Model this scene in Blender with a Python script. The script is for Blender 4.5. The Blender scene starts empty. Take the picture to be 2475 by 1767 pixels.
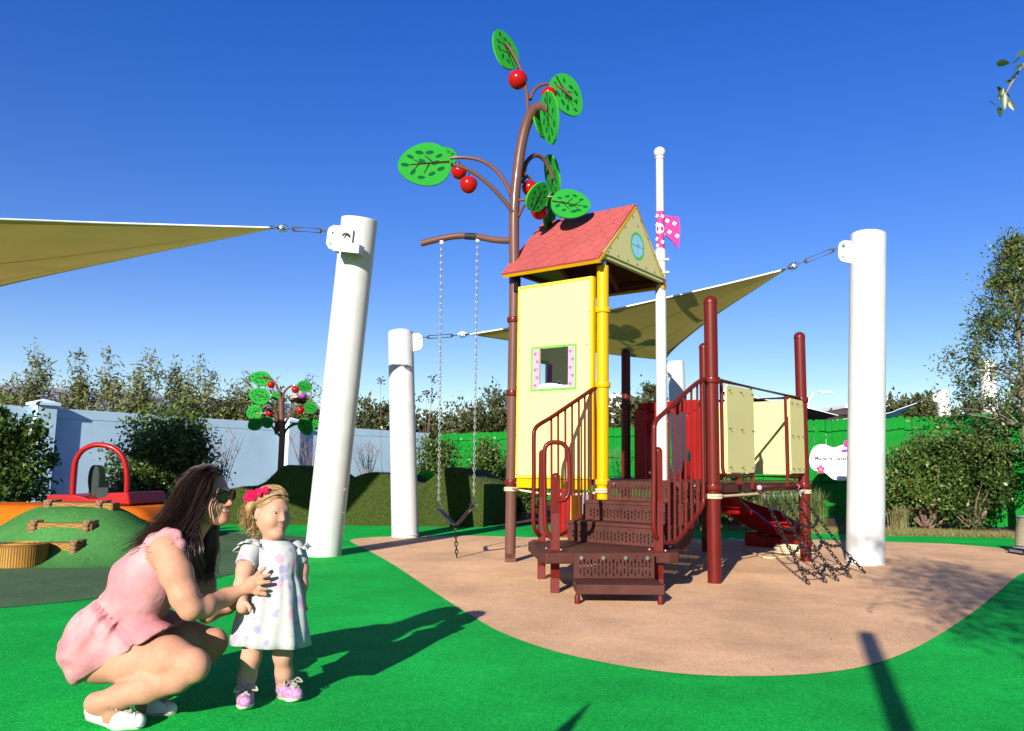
import bpy, math, random
import numpy as np
from mathutils import Vector, Matrix
random.seed(7); rng = np.random.default_rng(7)
scene = bpy.context.scene
COL = scene.collection
# ------------------------------------------------------------------ camera
F_PX, IW, IH = 1943.8, 2475.0, 1767.0
CAMZ = 0.97
_p, _r = math.radians(7.23), math.radians(0.905)
_F = np.array([0, math.cos(_p), math.sin(_p)]); _R0 = np.array([1.0, 0, 0]); _U0 = np.cross(_R0, _F)
_R = math.cos(_r)*_R0 + math.sin(_r)*_U0
_U = -math.sin(_r)*_R0 + math.cos(_r)*_U0
cd = bpy.data.cameras.new('camera'); cam = bpy.data.objects.new('camera', cd); COL.objects.link(cam)
cd.sensor_fit = 'HORIZONTAL'; cd.sensor_width = 36; cd.lens = F_PX/IW*36
cd.clip_start = 0.05; cd.clip_end = 3000
cam.matrix_world = Matrix(((_R[0], _U[0], -_F[0], 0), (_R[1], _U[1], -_F[1], 0), (_R[2], _U[2], -_F[2], CAMZ), (0, 0, 0, 1)))
scene.camera = cam
scene.render.resolution_x, scene.render.resolution_y = 1024, 731
# ------------------------------------------------------------------ sky, sun, exposure
SUN_EL, SUN_AZ = 20.5, 70.0      # shadows run towards azimuth 70 degrees
w = bpy.data.worlds.new('World'); scene.world = w; w.use_nodes = True
nt = w.node_tree; bg = nt.nodes['Background']
sky = nt.nodes.new('ShaderNodeTexSky'); sky.sky_type = 'NISHITA'; sky.sun_disc = False
sky.sun_elevation = math.radians(SUN_EL); sky.sun_rotation = math.radians(200)
sky.air_density = 1.0; sky.dust_density = 0.15; sky.ozone_density = 3.0; sky.altitude = 0
hsv = nt.nodes.new('ShaderNodeHueSaturation'); hsv.inputs['Hue'].default_value = 0.53; hsv.inputs['Saturation'].default_value = 1.52; hsv.inputs['Value'].default_value = 1.30
gam = nt.nodes.new('ShaderNodeGamma'); gam.inputs[1].default_value = 0.80
nt.links.new(sky.outputs[0], gam.inputs[0]); nt.links.new(gam.outputs[0], hsv.inputs['Color']); nt.links.new(hsv.outputs[0], bg.inputs[0])
bg.inputs[1].default_value = 0.075
sd = bpy.data.lights.new('sun', 'SUN'); sun = bpy.data.objects.new('sun', sd); COL.objects.link(sun)
sd.energy = 4.6; sd.angle = math.radians(0.5); sd.color = (1.0, 0.93, 0.82)
_a, _e = math.radians(SUN_AZ), math.radians(SUN_EL)
SDIR = Vector((math.cos(_a)*math.cos(_e), math.sin(_a)*math.cos(_e), -math.sin(_e)))
sun.rotation_euler = SDIR.to_track_quat('-Z', 'Y').to_euler()
sun.location = (-3, -8, 6)
vs = scene.view_settings; vs.view_transform = 'Standard'; vs.look = 'None'; vs.gamma = 1.0; vs.exposure = 1.2
# ------------------------------------------------------------------ pixel -> place (pixels of the photo shown 2275 wide)
S_ = IW/2275.0
def ray(x, y):
    return _F + _R*((x*S_-IW/2)/F_PX) - _U*((y*S_-IH/2)/F_PX)
def G(x, y, z=0.0):
    d = ray(x, y); t = (z-CAMZ)/d[2]; return Vector((d[0]*t, d[1]*t, CAMZ+d[2]*t))
def AY(x, y, Y):
    d = ray(x, y); t = Y/d[1]; return Vector((d[0]*t, Y, CAMZ+d[2]*t))
# ------------------------------------------------------------------ materials
def lin(r, g, b):
    def f(c):
        c /= 255.0
        return c/12.92 if c <= 0.04045 else ((c+0.055)/1.055)**2.4
    return (f(r), f(g), f(b))
MATS = {}
def mat(name, col, rough=0.6, var=0.12, scale=6.0, bump=0.0, bscale=60.0, metal=0.0, spec=0.15, coat=0.0, var2=0.0, scale2=1.0, trans=0.0, sss=0.0, hue=None, backbump=0.01):
    m = bpy.data.materials.new(name); m.use_nodes = True; n = m.node_tree; b = n.nodes['Principled BSDF']
    b.inputs['Roughness'].default_value = rough; b.inputs['Metallic'].default_value = metal
    b.inputs['Specular IOR Level'].default_value = spec
    if coat: b.inputs['Coat Weight'].default_value = coat*.45; b.inputs['Coat Roughness'].default_value = 0.12
    if sss:
        b.inputs['Subsurface Weight'].default_value = sss; b.inputs['Subsurface Radius'].default_value = (0.02, 0.008, 0.004); b.inputs['Subsurface Scale'].default_value = 0.35
    tc = n.nodes.new('ShaderNodeTexCoord')
    nz = n.nodes.new('ShaderNodeTexNoise'); nz.inputs['Scale'].default_value = scale; nz.inputs['Detail'].default_value = 6
    n.links.new(tc.outputs['Object'], nz.inputs['Vector'])
    rp = n.nodes.new('ShaderNodeValToRGB'); c = col
    c0 = tuple(max(0, x*(1-var)) for x in c); c1 = tuple(min(1, x*(1+var)) for x in c)
    if hue: c1 = hue
    rp.color_ramp.elements[0].position = 0.3; rp.color_ramp.elements[1].position = 0.7
    rp.color_ramp.elements[0].color = (*c0, 1); rp.color_ramp.elements[1].color = (*c1, 1)
    n.links.new(nz.outputs['Fac'], rp.inputs['Fac'])
    out = rp.outputs['Color']
    if var2:
        nz2 = n.nodes.new('ShaderNodeTexNoise'); nz2.inputs['Scale'].default_value = scale2; nz2.inputs['Detail'].default_value = 3
        n.links.new(tc.outputs['Object'], nz2.inputs['Vector'])
        mr = n.nodes.new('ShaderNodeMapRange'); mr.inputs[1].default_value = .3; mr.inputs[2].default_value = .7
        mr.inputs[3].default_value = 1-var2; mr.inputs[4].default_value = 1+var2
        n.links.new(nz2.outputs['Fac'], mr.inputs[0])
        vm = n.nodes.new('ShaderNodeVectorMath'); vm.operation = 'SCALE'
        n.links.new(out, vm.inputs[0]); n.links.new(mr.outputs[0], vm.inputs['Scale']); out = vm.outputs[0]
    n.links.new(out, b.inputs['Base Color'])
    if bump:
        nb = n.nodes.new('ShaderNodeTexNoise'); nb.inputs['Scale'].default_value = bscale; nb.inputs['Detail'].default_value = 4
        n.links.new(tc.outputs['Object'], nb.inputs['Vector'])
        bp = n.nodes.new('ShaderNodeBump'); bp.inputs['Strength'].default_value = bump; bp.inputs['Distance'].default_value = backbump
        n.links.new(nb.outputs['Fac'], bp.inputs['Height']); n.links.new(bp.outputs[0], b.inputs['Normal'])
    if trans:
        tr = n.nodes.new('ShaderNodeBsdfTranslucent'); n.links.new(out, tr.inputs[0])
        mx = n.nodes.new('ShaderNodeMixShader'); mx.inputs[0].default_value = trans
        n.links.new(b.outputs[0], mx.inputs[1]); n.links.new(tr.outputs[0], mx.inputs[2])
        n.links.new(mx.outputs[0], n.nodes['Material Output'].inputs[0])
    MATS[name] = m
    return m
# rubber paving: granules of two tones
def rubber(name, c, dark, light, amt=0.5):
    m = mat(name, c, rough=0.85, var=0.10, scale=1.3, spec=0.06)
    n = m.node_tree; b = n.nodes['Principled BSDF']; tc = [x for x in n.nodes if x.type == 'TEX_COORD'][0]
    src = b.inputs['Base Color'].links[0].from_socket
    vo = n.nodes.new('ShaderNodeTexVoronoi'); vo.inputs['Scale'].default_value = 150
    n.links.new(tc.outputs['Object'], vo.inputs['Vector'])
    sp = n.nodes.new('ShaderNodeSeparateColor'); n.links.new(vo.outputs['Color'], sp.inputs[0])
    rp = n.nodes.new('ShaderNodeValToRGB'); rp.color_ramp.elements[0].position = 0.0; rp.color_ramp.elements[1].position = 1
    rp.color_ramp.elements[0].color = (*dark, 1); rp.color_ramp.elements[1].color = (*light, 1)
    e = rp.color_ramp.elements.new(.5); e.color = (*c, 1)
    n.links.new(sp.outputs[0], rp.inputs[0])
    mx = n.nodes.new('ShaderNodeMix'); mx.data_type = 'RGBA'; mx.inputs[0].default_value = amt
    n.links.new(src, mx.inputs[6]); n.links.new(rp.outputs[0], mx.inputs[7]); out = mx.outputs[2]
    # scuffs and faint stains
    nz = n.nodes.new('ShaderNodeTexNoise'); nz.inputs['Scale'].default_value = 0.9; nz.inputs['Detail'].default_value = 9; nz.inputs['Roughness'].default_value = .68
    n.links.new(tc.outputs['Object'], nz.inputs['Vector'])
    mr = n.nodes.new('ShaderNodeMapRange'); mr.inputs[1].default_value = .38; mr.inputs[2].default_value = .66; mr.inputs[3].default_value = .76; mr.inputs[4].default_value = 1.12
    n.links.new(nz.outputs[0], mr.inputs[0])
    vm = n.nodes.new('ShaderNodeVectorMath'); vm.operation = 'SCALE'; n.links.new(out, vm.inputs[0]); n.links.new(mr.outputs[0], vm.inputs['Scale'])
    n.links.new(vm.outputs[0], b.inputs['Base Color'])
    bp = n.nodes.new('ShaderNodeBump'); bp.inputs['Strength'].default_value = .35; bp.inputs['Distance'].default_value = .003
    n.links.new(vo.outputs['Distance'], bp.inputs['Height']); n.links.new(bp.outputs[0], b.inputs['Normal'])
    return m
rubber('green_rubber', (.005, .35, .045), (.002, .17, .018), (.028, .52, .10), .58)
rubber('tan_rubber', (.64, .385, .215), (.42, .22, .10), (.80, .54, .34), .55)
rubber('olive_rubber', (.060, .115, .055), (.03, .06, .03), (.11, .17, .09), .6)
rubber('mound_rubber', (.045, .165, .040), (.02, .08, .02), (.09, .24, .075), .6)
rubber('orange_rubber', (.50, .105, .006), (.4, .08, .005), (.6, .14, .01), .35)
mat('white_paint', (.45, .45, .447), .36, var=.05, scale=1.5, coat=.12, var2=.06, scale2=4, bump=.04, bscale=9)
mat('red_brown', (.090, .0070, .0048), .45, var=.10, scale=5, coat=.2, bump=.05, bscale=300)
mat('brown_step', (.062, .020, .015), .55, var=.18, scale=9, bump=.25, bscale=260, var2=.12, scale2=2)
mat('trunk_brown', (.105, .047, .036), .38, var=.08, scale=4, coat=.25)
mat('yellow', (.52, .285, .001), .35, var=.05, scale=3, coat=.2)
mat('yellow_pale', (.54, .43, .045), .45, var=.05, scale=3)
mat('cream', (.52, .47, .205), .5, var=.03, scale=3)
mat('olive_panel', (.46, .42, .115), .5, var=.04, scale=3)
mat('apple_red', (.30, .005, .004), .22, var=.08, scale=8, coat=.5)
mat('plastic_red', (.25, .005, .006), .33, var=.06, scale=4, coat=.25)
mat('leaf_green', (.016, .20, .024), .75, var=.06, scale=5, spec=.04)
mat('leaf_edge', (.035, .27, .015), .7, spec=.04, var=.05, scale=5)
mat('leaf_print', (.003, .062, .018), .8, spec=.04, var=.1, scale=9)
mat('twig_print', (.020, .009, .007), .8, spec=.04, var=.1, scale=9)
mat('black_post', (.012, .008, .010), .3, var=.1, scale=6, coat=.3)
mat('steel', (.55, .56, .58), .28, var=.08, scale=40, metal=1.0)
mat('galvanised', (.60, .61, .62), .42, var=.15, scale=60, metal=.85)
mat('black_chain', (.022, .019, .018), .45, var=.3, scale=80, metal=.4)
mat('rope', (.50, .40, .27), .85, var=.2, scale=120, bump=.6, bscale=250)
mat('dark_rubber', (.018, .018, .022), .5, var=.2, scale=20)
mat('sail_tan', (.62, .55, .27), .75, var=.04, scale=2, trans=.48, bump=.15, bscale=400)
mat('sail_hem', (.45, .38, .16), .8, var=.05, scale=4, trans=.32)
mat('sail_teal', (.16, .50, .55), .75, var=.05, scale=2, trans=.5)
mat('sail_grey', (.07, .08, .08), .75, var=.05, scale=2)
mat('wall_blue', (.40, .56, .67), .8, var=.05, scale=2.0, bump=.18, bscale=90, var2=.05, scale2=.5)
mat('wall_cap', (.50, .64, .71), .75, var=.04, scale=3)
mat('fence_green', (.003, .165, .015), .65, var=.14, scale=7, bump=.3, bscale=45, var2=.10, scale2=1.2)
mat('fence_back', (.004, .05, .008), .8)
mat('turf', (.050, .075, .014), .9, var=.45, scale=55, bump=.9, bscale=220, backbump=.02)
mat('soil', (.085, .042, .026), .95, var=.4, scale=30, bump=.7, bscale=60)
mat('bark', (.17, .125, .095), .9, var=.3, scale=25, bump=.8, bscale=50)
mat('twig', (.16, .105, .085), .85, var=.25, scale=30)
mat('pink_flag', (.42, .035, .19), .45, var=.03, scale=4)
mat('pink_light', (.46, .25, .33), .45, var=.03, scale=4)
mat('magenta_edge', (.33, .05, .30), .5)
mat('white_print', (.82, .82, .82), .45, var=.02)
mat('lime', (.11, .32, .05), .45, var=.03)
mat('heart', (.36, .09, .18), .5, var=.03)
mat('sky_print', (.28, .50, .78), .45, var=.05)
mat('green_print', (.06, .45, .09), .5, var=.05)
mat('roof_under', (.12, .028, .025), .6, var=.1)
mat('wood_plank', (.155, .072, .018), .5, var=.15, scale=10)
mat('wood_grain', (.30, .165, .030), .5, var=.1, scale=10)
mat('wood_dark', (.13, .060, .028), .55, var=.15, scale=10)
mat('fake_rope', (.17, .095, .05), .55, var=.15, scale=20)
mat('dark_figure', (.012, .022, .02), .5)
mat('rock', (.30, .26, .21), .9, var=.25, scale=8, bump=.6, bscale=25)
mat('far_white', (.66, .67, .68), .7, var=.06, scale=2)
mat('far_roof', (.165, .18, .30), .5, var=.08, scale=2)
mat('far_roof_rib', (.10, .11, .22), .5, var=.08, scale=2)
mat('far_dark', (.03, .03, .035), .6)
mat('hose', (.24, .21, .15), .7, var=.12, scale=30)
mat('grey_plastic', (.16, .18, .23), .5)
mat('gold', (.40, .24, .02), .45, var=.05)
mat('black_print', (.02, .02, .022), .5)
mat('teal_print', (.10, .27, .25), .5)
mat('plum_print', (.055, .02, .04), .5)
mat('violet_print', (.20, .04, .30), .5)
# ------------------------------------------------------------------ mesh builder
ORIG = {}
def origin_of(o):
    return ORIG.get(o.name, Vector((0, 0, 0)))
def tag(o, label=None, cat=None, group=None, kind=None):
    if label: o['label'] = label
    if cat: o['category'] = cat
    if group: o['group'] = group
    if kind: o['kind'] = kind
    return o
def thing(name, label, cat, loc, group=None):
    o = bpy.data.objects.new(name, None); COL.objects.link(o); o.location = loc; o.empty_display_size = .1
    ORIG[o.name] = Vector(loc)
    return tag(o, label, cat, group)
def link_mesh(name, me, parent, center, loc_world=None):
    o = bpy.data.objects.new(name, me); COL.objects.link(o)
    ORIG[o.name] = Vector(center)
    if parent is not None:
        o.parent = parent; o.location = Vector(center) - origin_of(parent)
    else:
        o.location = center
    return o
def frame(d, up=(0, 0, 1)):
    d = Vector(d).normalized(); up = Vector(up)
    if abs(d.dot(up)) > .98: up = Vector((0, 1, 0)) if abs(d.y) < .9 else Vector((1, 0, 0))
    x = d.cross(up).normalized(); y = x.cross(d).normalized()
    return x, y, d
class MB:
    def __init__(s): s.v = []; s.f = []; s.m = []; s.sm = []
    def add(s, vs, fs, m=0, smooth=False):
        o = len(s.v); s.v.extend([tuple(p) for p in vs])
        for f in fs:
            s.f.append(tuple(i+o for i in f)); s.m.append(m); s.sm.append(smooth)
        return s
    def box(s, c, size, ax=None, m=0):
        c = Vector(c); X, Y, Z = ax if ax else (Vector((1, 0, 0)), Vector((0, 1, 0)), Vector((0, 0, 1)))
        h = [Vector(X)*size[0]/2, Vector(Y)*size[1]/2, Vector(Z)*size[2]/2]
        vs = [c + a*h[0] + b*h[1] + d*h[2] for a in (-1, 1) for b in (-1, 1) for d in (-1, 1)]
        fs = [(0, 1, 3, 2), (4, 6, 7, 5), (0, 4, 5, 1), (2, 3, 7, 6), (0, 2, 6, 4), (1, 5, 7, 3)]
        return s.add(vs, fs, m)
    def hexa(s, p, m=0):   # 8 points: bottom 4, top 4
        return s.add(p, [(3, 2, 1, 0), (4, 5, 6, 7), (0, 1, 5, 4), (1, 2, 6, 5), (2, 3, 7, 6), (3, 0, 4, 7)], m)
    def tube(s, pts, r, n=10, m=0, caps=True, closed=False):
        pts = [Vector(p) for p in pts]; k = len(pts)
        rs = r if isinstance(r, (list, tuple)) else [r]*k
        vs = []; px = None
        for i, p in enumerate(pts):
            if closed: d = pts[(i+1) % k] - pts[i-1]
            else: d = pts[min(i+1, k-1)] - pts[max(i-1, 0)]
            if d.length < 1e-9: d = Vector((0, 0, 1))
            d.normalize()
            if px is None: x, y, _ = frame(d)
            else:
                x = (px - d*px.dot(d))
                if x.length < 1e-6: x, y, _ = frame(d)
                x.normalize(); y = d.cross(x)
            px = x
            for j in range(n):
                a = 2*math.pi*j/n; vs.append(p + (x*math.cos(a) + y*math.sin(a))*rs[i])
        fs = []
        for i in range(k if closed else k-1):
            i2 = (i+1) % k
            for j in range(n):
                j2 = (j+1) % n; fs.append((i*n+j, i*n+j2, i2*n+j2, i2*n+j))
        s.add(vs, fs, m, True)
        if caps and not closed:
            o = len(s.v) - len(vs)
            s.f.append(tuple(o+j for j in reversed(range(n)))); s.m.append(m); s.sm.append(False)
            s.f.append(tuple(o+(k-1)*n+j for j in range(n))); s.m.append(m); s.sm.append(False)
        return s
    def lathe(s, prof, base, axis=(0, 0, 1), n=24, m=0, xs=1.0):
        x, y, d = frame(axis); base = Vector(base); vs = []; k = len(prof)
        for r, z in prof:
            for j in range(n):
                a = 2*math.pi*j/n; vs.append(base + d*z + (x*math.cos(a)*xs + y*math.sin(a))*r)
        fs = [(i*n+j, i*n+(j+1) % n, (i+1)*n+(j+1) % n, (i+1)*n+j) for i in range(k-1) for j in range(n)]
        s.add(vs, fs, m, True); o = len(s.v) - len(vs)
        if prof[0][0] > 1e-5: s.f.append(tuple(o+j for j in reversed(range(n)))); s.m.append(m); s.sm.append(False)
        if prof[-1][0] > 1e-5: s.f.append(tuple(o+(k-1)*n+j for j in range(n))); s.m.append(m); s.sm.append(False)
        return s
    def ball(s, c, r, n=12, m=0, rad=None):
        c = Vector(c); R = rad if rad else (r, r, r); vs = [c + Vector((0, 0, -R[2]))]; k = n//2
        for i in range(1, k):
            t = math.pi*i/k
            for j in range(n):
                a = 2*math.pi*j/n; vs.append(c + Vector((math.sin(t)*math.cos(a)*R[0], math.sin(t)*math.sin(a)*R[1], -math.cos(t)*R[2])))
        vs.append(c + Vector((0, 0, R[2]))); L = len(vs)-1; fs = []
        for j in range(n): fs.append((0, 1+(j+1) % n, 1+j)); fs.append((L, L-n+j, L-n+(j+1) % n))
        for i in range(k-2):
            for j in range(n): fs.append((1+i*n+j, 1+i*n+(j+1) % n, 1+(i+1)*n+(j+1) % n, 1+(i+1)*n+j))
        return s.add(vs, fs, m, True)
    def prism(s, poly, ext, m=0, medge=None):  # poly: 3D points, ext: vector
        n = len(poly); ext = Vector(ext); a = [Vector(p) for p in poly]; b = [p + ext for p in a]
        s.add(a+b, [tuple(reversed(range(n))), tuple(range(n, 2*n))], m)
        o = len(s.v) - 2*n
        for i in range(n):
            j = (i+1) % n; s.f.append((o+i, o+j, o+n+j, o+n+i)); s.m.append(m if medge is None else medge); s.sm.append(False)
        return s
    def build(s, name, mats, parent=None, bevel=0, sharp=35, center=None, solid=0):
        me = bpy.data.meshes.new(name); V = np.array(s.v, dtype=float)
        if center is None: center = Vector(((V[:, 0].min()+V[:, 0].max())/2, (V[:, 1].min()+V[:, 1].max())/2, V[:, 2].min()))
        V = V - np.array(center)
        me.from_pydata(V.tolist(), [], s.f)
        mats = mats if isinstance(mats, (list, tuple)) else [mats]
        for mm in mats: me.materials.append(MATS[mm])
        me.polygons.foreach_set('material_index', np.array(s.m, dtype=np.int32))
        me.polygons.foreach_set('use_smooth', np.array(s.sm, dtype=bool))
        me.update()
        if any(s.sm): me.set_sharp_from_angle(angle=math.radians(sharp))
        o = link_mesh(name, me, parent, center)
        if bevel:
            bm_ = o.modifiers.new('bevel', 'BEVEL'); bm_.width = bevel; bm_.segments = 2; bm_.limit_method = 'ANGLE'; bm_.angle_limit = math.radians(50)
        if solid:
            sm = o.modifiers.new('solid', 'SOLIDIFY'); sm.thickness = solid; sm.offset = 0
        return o
def spline(pts, n=8):
    P = [Vector(p) for p in pts]; out = []
    for i in range(len(P)-1):
        p0 = P[max(i-1, 0)]; p1 = P[i]; p2 = P[i+1]; p3 = P[min(i+2, len(P)-1)]
        for k in range(n):
            t = k/n
            out.append(.5*((2*p1) + (p2-p0)*t + (2*p0-5*p1+4*p2-p3)*t*t + (3*p1-p0-3*p2+p3)*t**3))
    out.append(P[-1]); return out
def lerpl(vals, n):
    out = []
    for i in range(len(vals)-1):
        for k in range(n): out.append(vals[i]+(vals[i+1]-vals[i])*k/n)
    return out+[vals[-1]]
def chain(mb, p0, p1, pitch=.034, r=.0042, sag=0.0, m=0, wide=.62):
    p0, p1 = Vector(p0), Vector(p1); L = (p1-p0).length; n = max(2, int(L/pitch)); pts = []
    for i in range(n+1):
        t = i/n; q = p0.lerp(p1, t); q.z -= sag*4*t*(1-t); pts.append(q)
    for i in range(n):
        a, b = pts[i], pts[i+1]; x, y, d = frame(b-a); s_ = x if i % 2 else y; l = (b-a).length*.66; ww = (b-a).length*wide*.5
        c = (a+b)/2; loop = []
        for j in range(8):
            t = 2*math.pi*(j+.5)/8; loop.append(c + d*math.cos(t)*l + s_*math.sin(t)*ww)
        mb.tube(loop, r, n=4, m=m, closed=True)
def sheet(name, poly, z, matname, kind='structure'):
    mb = MB(); mb.add([(p[0], p[1], z) for p in poly], [tuple(range(len(poly)))]); o = mb.build(name, matname); tag(o, kind=kind)
    if o.data.polygons[0].normal.z < 0: o.data.flip_normals()
    return o
# ================================================================== SETTING
big = 900
sheet('terrain', [(-big, -big), (big, -big), (big, big), (-big, big)], -0.012, 'soil')
FA, FB = Vector((11.9, 11.8, 0)), Vector((-2.6, 29.0, 0))          # green fence line
WB, WA = Vector((-2.9, 27.9, 0)), Vector((-12.6, 14.0, 0))         # blue wall line
gp = [G(1972, 1190), G(2060, 1191), G(2160, 1193), G(2240, 1195), G(2330, 1199)]
rub = [(-14, -12), (16, -12), (16, 9.5), (10.5, 11.2)] + [(p.x, p.y) for p in reversed(gp)] + [(3.5, 14.2), (1.6, 14.6), (-.3, 13.75), (-5.5, 13.6), (-9, 13.2), (-14, 12.2)]
sheet('ground', rub, -0.004, 'green_rubber')
tanpx = [(777, 1202), (790, 1197), (840, 1193), (930, 1191), (1050, 1190), (1180, 1194), (1330, 1195), (1480, 1196), (1620, 1197), (1800, 1199), (1975, 1204), (2080, 1207), (2160, 1212), (2230, 1219), (2300, 1229), (2380, 1246), (2350, 1257), (2275, 1272), (2230, 1305), (2180, 1346), (2130, 1382), (2080, 1414), (2030, 1441), (1980, 1462), (1920, 1480), (1850, 1492), (1770, 1499), (1680, 1502), (1590, 1501), (1500, 1495), (1400, 1482), (1310, 1465), (1230, 1446), (1160, 1423), (1100, 1398), (1050, 1369), (1000, 1338), (950, 1305), (900, 1271), (860, 1246), (820, 1224), (790, 1209)]
tp = [G(*p) for p in tanpx]; tp = spline(tp + [tp[0]], 4)[:-1]
sheet('tan_paving', [(p.x, p.y) for p in tp], 0.0, 'tan_rubber')
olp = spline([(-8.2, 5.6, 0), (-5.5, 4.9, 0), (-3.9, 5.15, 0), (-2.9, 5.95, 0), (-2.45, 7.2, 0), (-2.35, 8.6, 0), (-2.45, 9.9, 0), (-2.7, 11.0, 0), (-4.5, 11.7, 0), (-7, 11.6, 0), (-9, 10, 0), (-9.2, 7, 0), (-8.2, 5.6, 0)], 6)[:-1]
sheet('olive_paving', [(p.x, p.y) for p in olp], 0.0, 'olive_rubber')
# mound (heightfield) with the orange berm behind
def heightfield(name, x0, x1, y0, y1, nx, ny, fn, m):
    mb = MB(); vs = []
    for j in range(ny+1):
        for i in range(nx+1):
            x = x0+(x1-x0)*i/nx; y = y0+(y1-y0)*j/ny; vs.append((x, y, fn(x, y)))
    fs = []
    for j in range(ny):
        for i in range(nx):
            a = j*(nx+1)+i; q = (a, a+1, a+nx+2, a+nx+1)
            if max(vs[k][2] for k in q) > 0.002: fs.append(q)
    mb.add(vs, fs, 0, True); o = mb.build(name, m); tag(o, kind='structure'); return o
def sst(a, b, x):
    t = min(1, max(0, (x-a)/(b-a))); return t*t*(3-2*t)
MX, MY = -4.62, 8.75
def mound_h(x, y):
    dx, dy = (x-MX-(y-MY)*-.30)/1.32, (y-MY)/(1.26 if y < MY else 1.2)
    r = math.sqrt(dx*dx+dy*dy)
    return 0.50*(1-sst(.22, 1.05, r)) - 0.004
heightfield('mound', -6.6, -2.8, 6.9, 10.3, 64, 58, mound_h, 'mound_rubber')
def orange_h(x, y):
    e = sst(8.9, 9.55, y + .06*math.sin(x*1.3))*(1-sst(10.4, 11.0, y))
    return (0.432 + .015*math.sin(x*.9))*e*(1-sst(-4.35, -3.75, x)) - .005
heightfield('orange_berm', -10.5, -2.2, 8.8, 11.1, 60, 26, orange_h, 'orange_rubber')
# grass strip: soil bed is the terrain, blades are counted as one mass
def grass_patch(name, label, poly_fn, n, h0, h1, cols, spread=.35):
    V = []; Fc = []; Mi = []
    for i in range(n):
        p = poly_fn()
        h = random.uniform(h0, h1); a = random.uniform(0, 6.28); wd = random.uniform(.003, .006)
        dx, dy = math.cos(a)*wd, math.sin(a)*wd; lx, ly = random.gauss(0, spread)*h, random.gauss(0, spread)*h
        o = len(V); V += [(p[0]-dx, p[1]-dy, p[2]-.01), (p[0]+dx, p[1]+dy, p[2]-.01), (p[0]+lx, p[1]+ly, p[2]+h)]
        Fc.append((o, o+1, o+2)); Mi.append(random.randrange(len(cols)))
    mb = MB(); mb.v = V; mb.f = Fc; mb.m = Mi; mb.sm = [False]*len(Fc)
    o = mb.build(name, cols); return tag(o, label, 'grass', kind='stuff')
def gm(name, c, tr=.25): return mat(name, c, .6, var=.2, scale=9, trans=tr, spec=.3)
gm('grass_a', (.13, .14, .03)); gm('grass_b', (.20, .17, .06)); gm('grass_c', (.07, .11, .02)); gm('straw', (.30, .24, .12))
gm('leaf_dark', (.030, .060, .012), .18); gm('leaf_mid', (.055, .10, .018), .22); gm('leaf_lite', (.12, .17, .035), .3); gm('leaf_rust', (.26, .07, .025), .3)
gm('bam_a', (.14, .155, .045), .35); gm('bam_b', (.20, .215, .075), .35); gm('bam_c', (.05, .06, .02), .25)
gm('oak_a', (.050, .055, .018), .2); gm('oak_b', (.095, .09, .035), .25); gm('oak_c', (.14, .11, .05), .3)
gm('reed_a', (.12, .16, .05), .3); gm('reed_b', (.22, .25, .10), .3)
for nm in ('leaf_dark', 'leaf_mid', 'leaf_lite'):
    MATS[nm].node_tree.nodes['Principled BSDF'].inputs['Roughness'].default_value = .35
def strip_pt():
    while True:
        x = random.uniform(1.8, 10.8); y = random.uniform(11.9, 16.2)
        # between rubber edge and bed line
        ye = 12.95 + max(0, (5.6-x))*.25 - max(0, x-7.6)*.42
        yb = ye + 1.25 + .12*math.sin(x*2.2)
        if ye < y < yb: return (x, y, -.012)
grass_patch('lawn_strip', 'strip of dry short lawn grass along the green rubber edge', strip_pt, 42000, .03, .085, ['grass_a', 'grass_b', 'grass_c', 'straw'])
# ------------------------------------------------------------------ blue wall
wdir = (WB-WA).normalized(); wn = Vector((wdir.y, -wdir.x, 0))      # towards the playground
wall = thing('boundary_wall', 'long pale blue rendered boundary wall behind the shrubs on the left', 'wall', WA)
ZA = Vector((0, 0, 1))
WH = 2.10; Lw = (WB-WA).length
# piers where the photo shows them
def on_wall(px):
    d = ray(px, 1000); t = (WA.x*wdir.y-WA.y*wdir.x)/(d[0]*wdir.y-d[1]*wdir.x); return Vector((d[0]*t, d[1]*t, 0))
pier_s = [ (on_wall(85)-WA).dot(wdir), (on_wall(640)-WA).dot(wdir) ]
edges = [0.0, pier_s[0], pier_s[1], Lw]
for i in range(3):
    a, b = edges[i], edges[i+1]; c = WA + wdir*((a+b)/2)
    mb = MB(); mb.box(c + ZA*(WH-.22)/2, (b-a-.02, .16, WH-.22), (wdir, wn, ZA)); p = mb.build('wall_panel', 'wall_blue', wall, bevel=.006)
    mb = MB(); mb.box(c + ZA*(WH-.108), (b-a-.02, .172, .216), (wdir, wn, ZA)); mb.build('top_course', 'wall_blue', wall, bevel=.008)
for sdist in pier_s:
    c = WA + wdir*sdist + wn*.05
    mb = MB(); mb.box(c + ZA*(WH+.04)/2, (.42, .40, WH+.04), (wdir, wn, ZA)); pr = mb.build('pier', 'wall_blue', wall, bevel=.008)
    mb = MB(); z0 = WH+.042
    def ring(h, w): return [c + wdir*(sx*w/2) + wn*(sy*w/2) + ZA*h for sx, sy in ((-1, -1), (1, -1), (1, 1), (-1, 1))]
    mb.hexa(ring(z0, .50) + ring(z0+.06, .50)); t = ring(z0+.06, .50); ap = c+ZA*(z0+.15)
    mb.add(t+[ap], [(0, 1, 4), (1, 2, 4), (2, 3, 4), (3, 0, 4)]); mb.build('pier_cap', 'wall_cap', pr)
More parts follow.
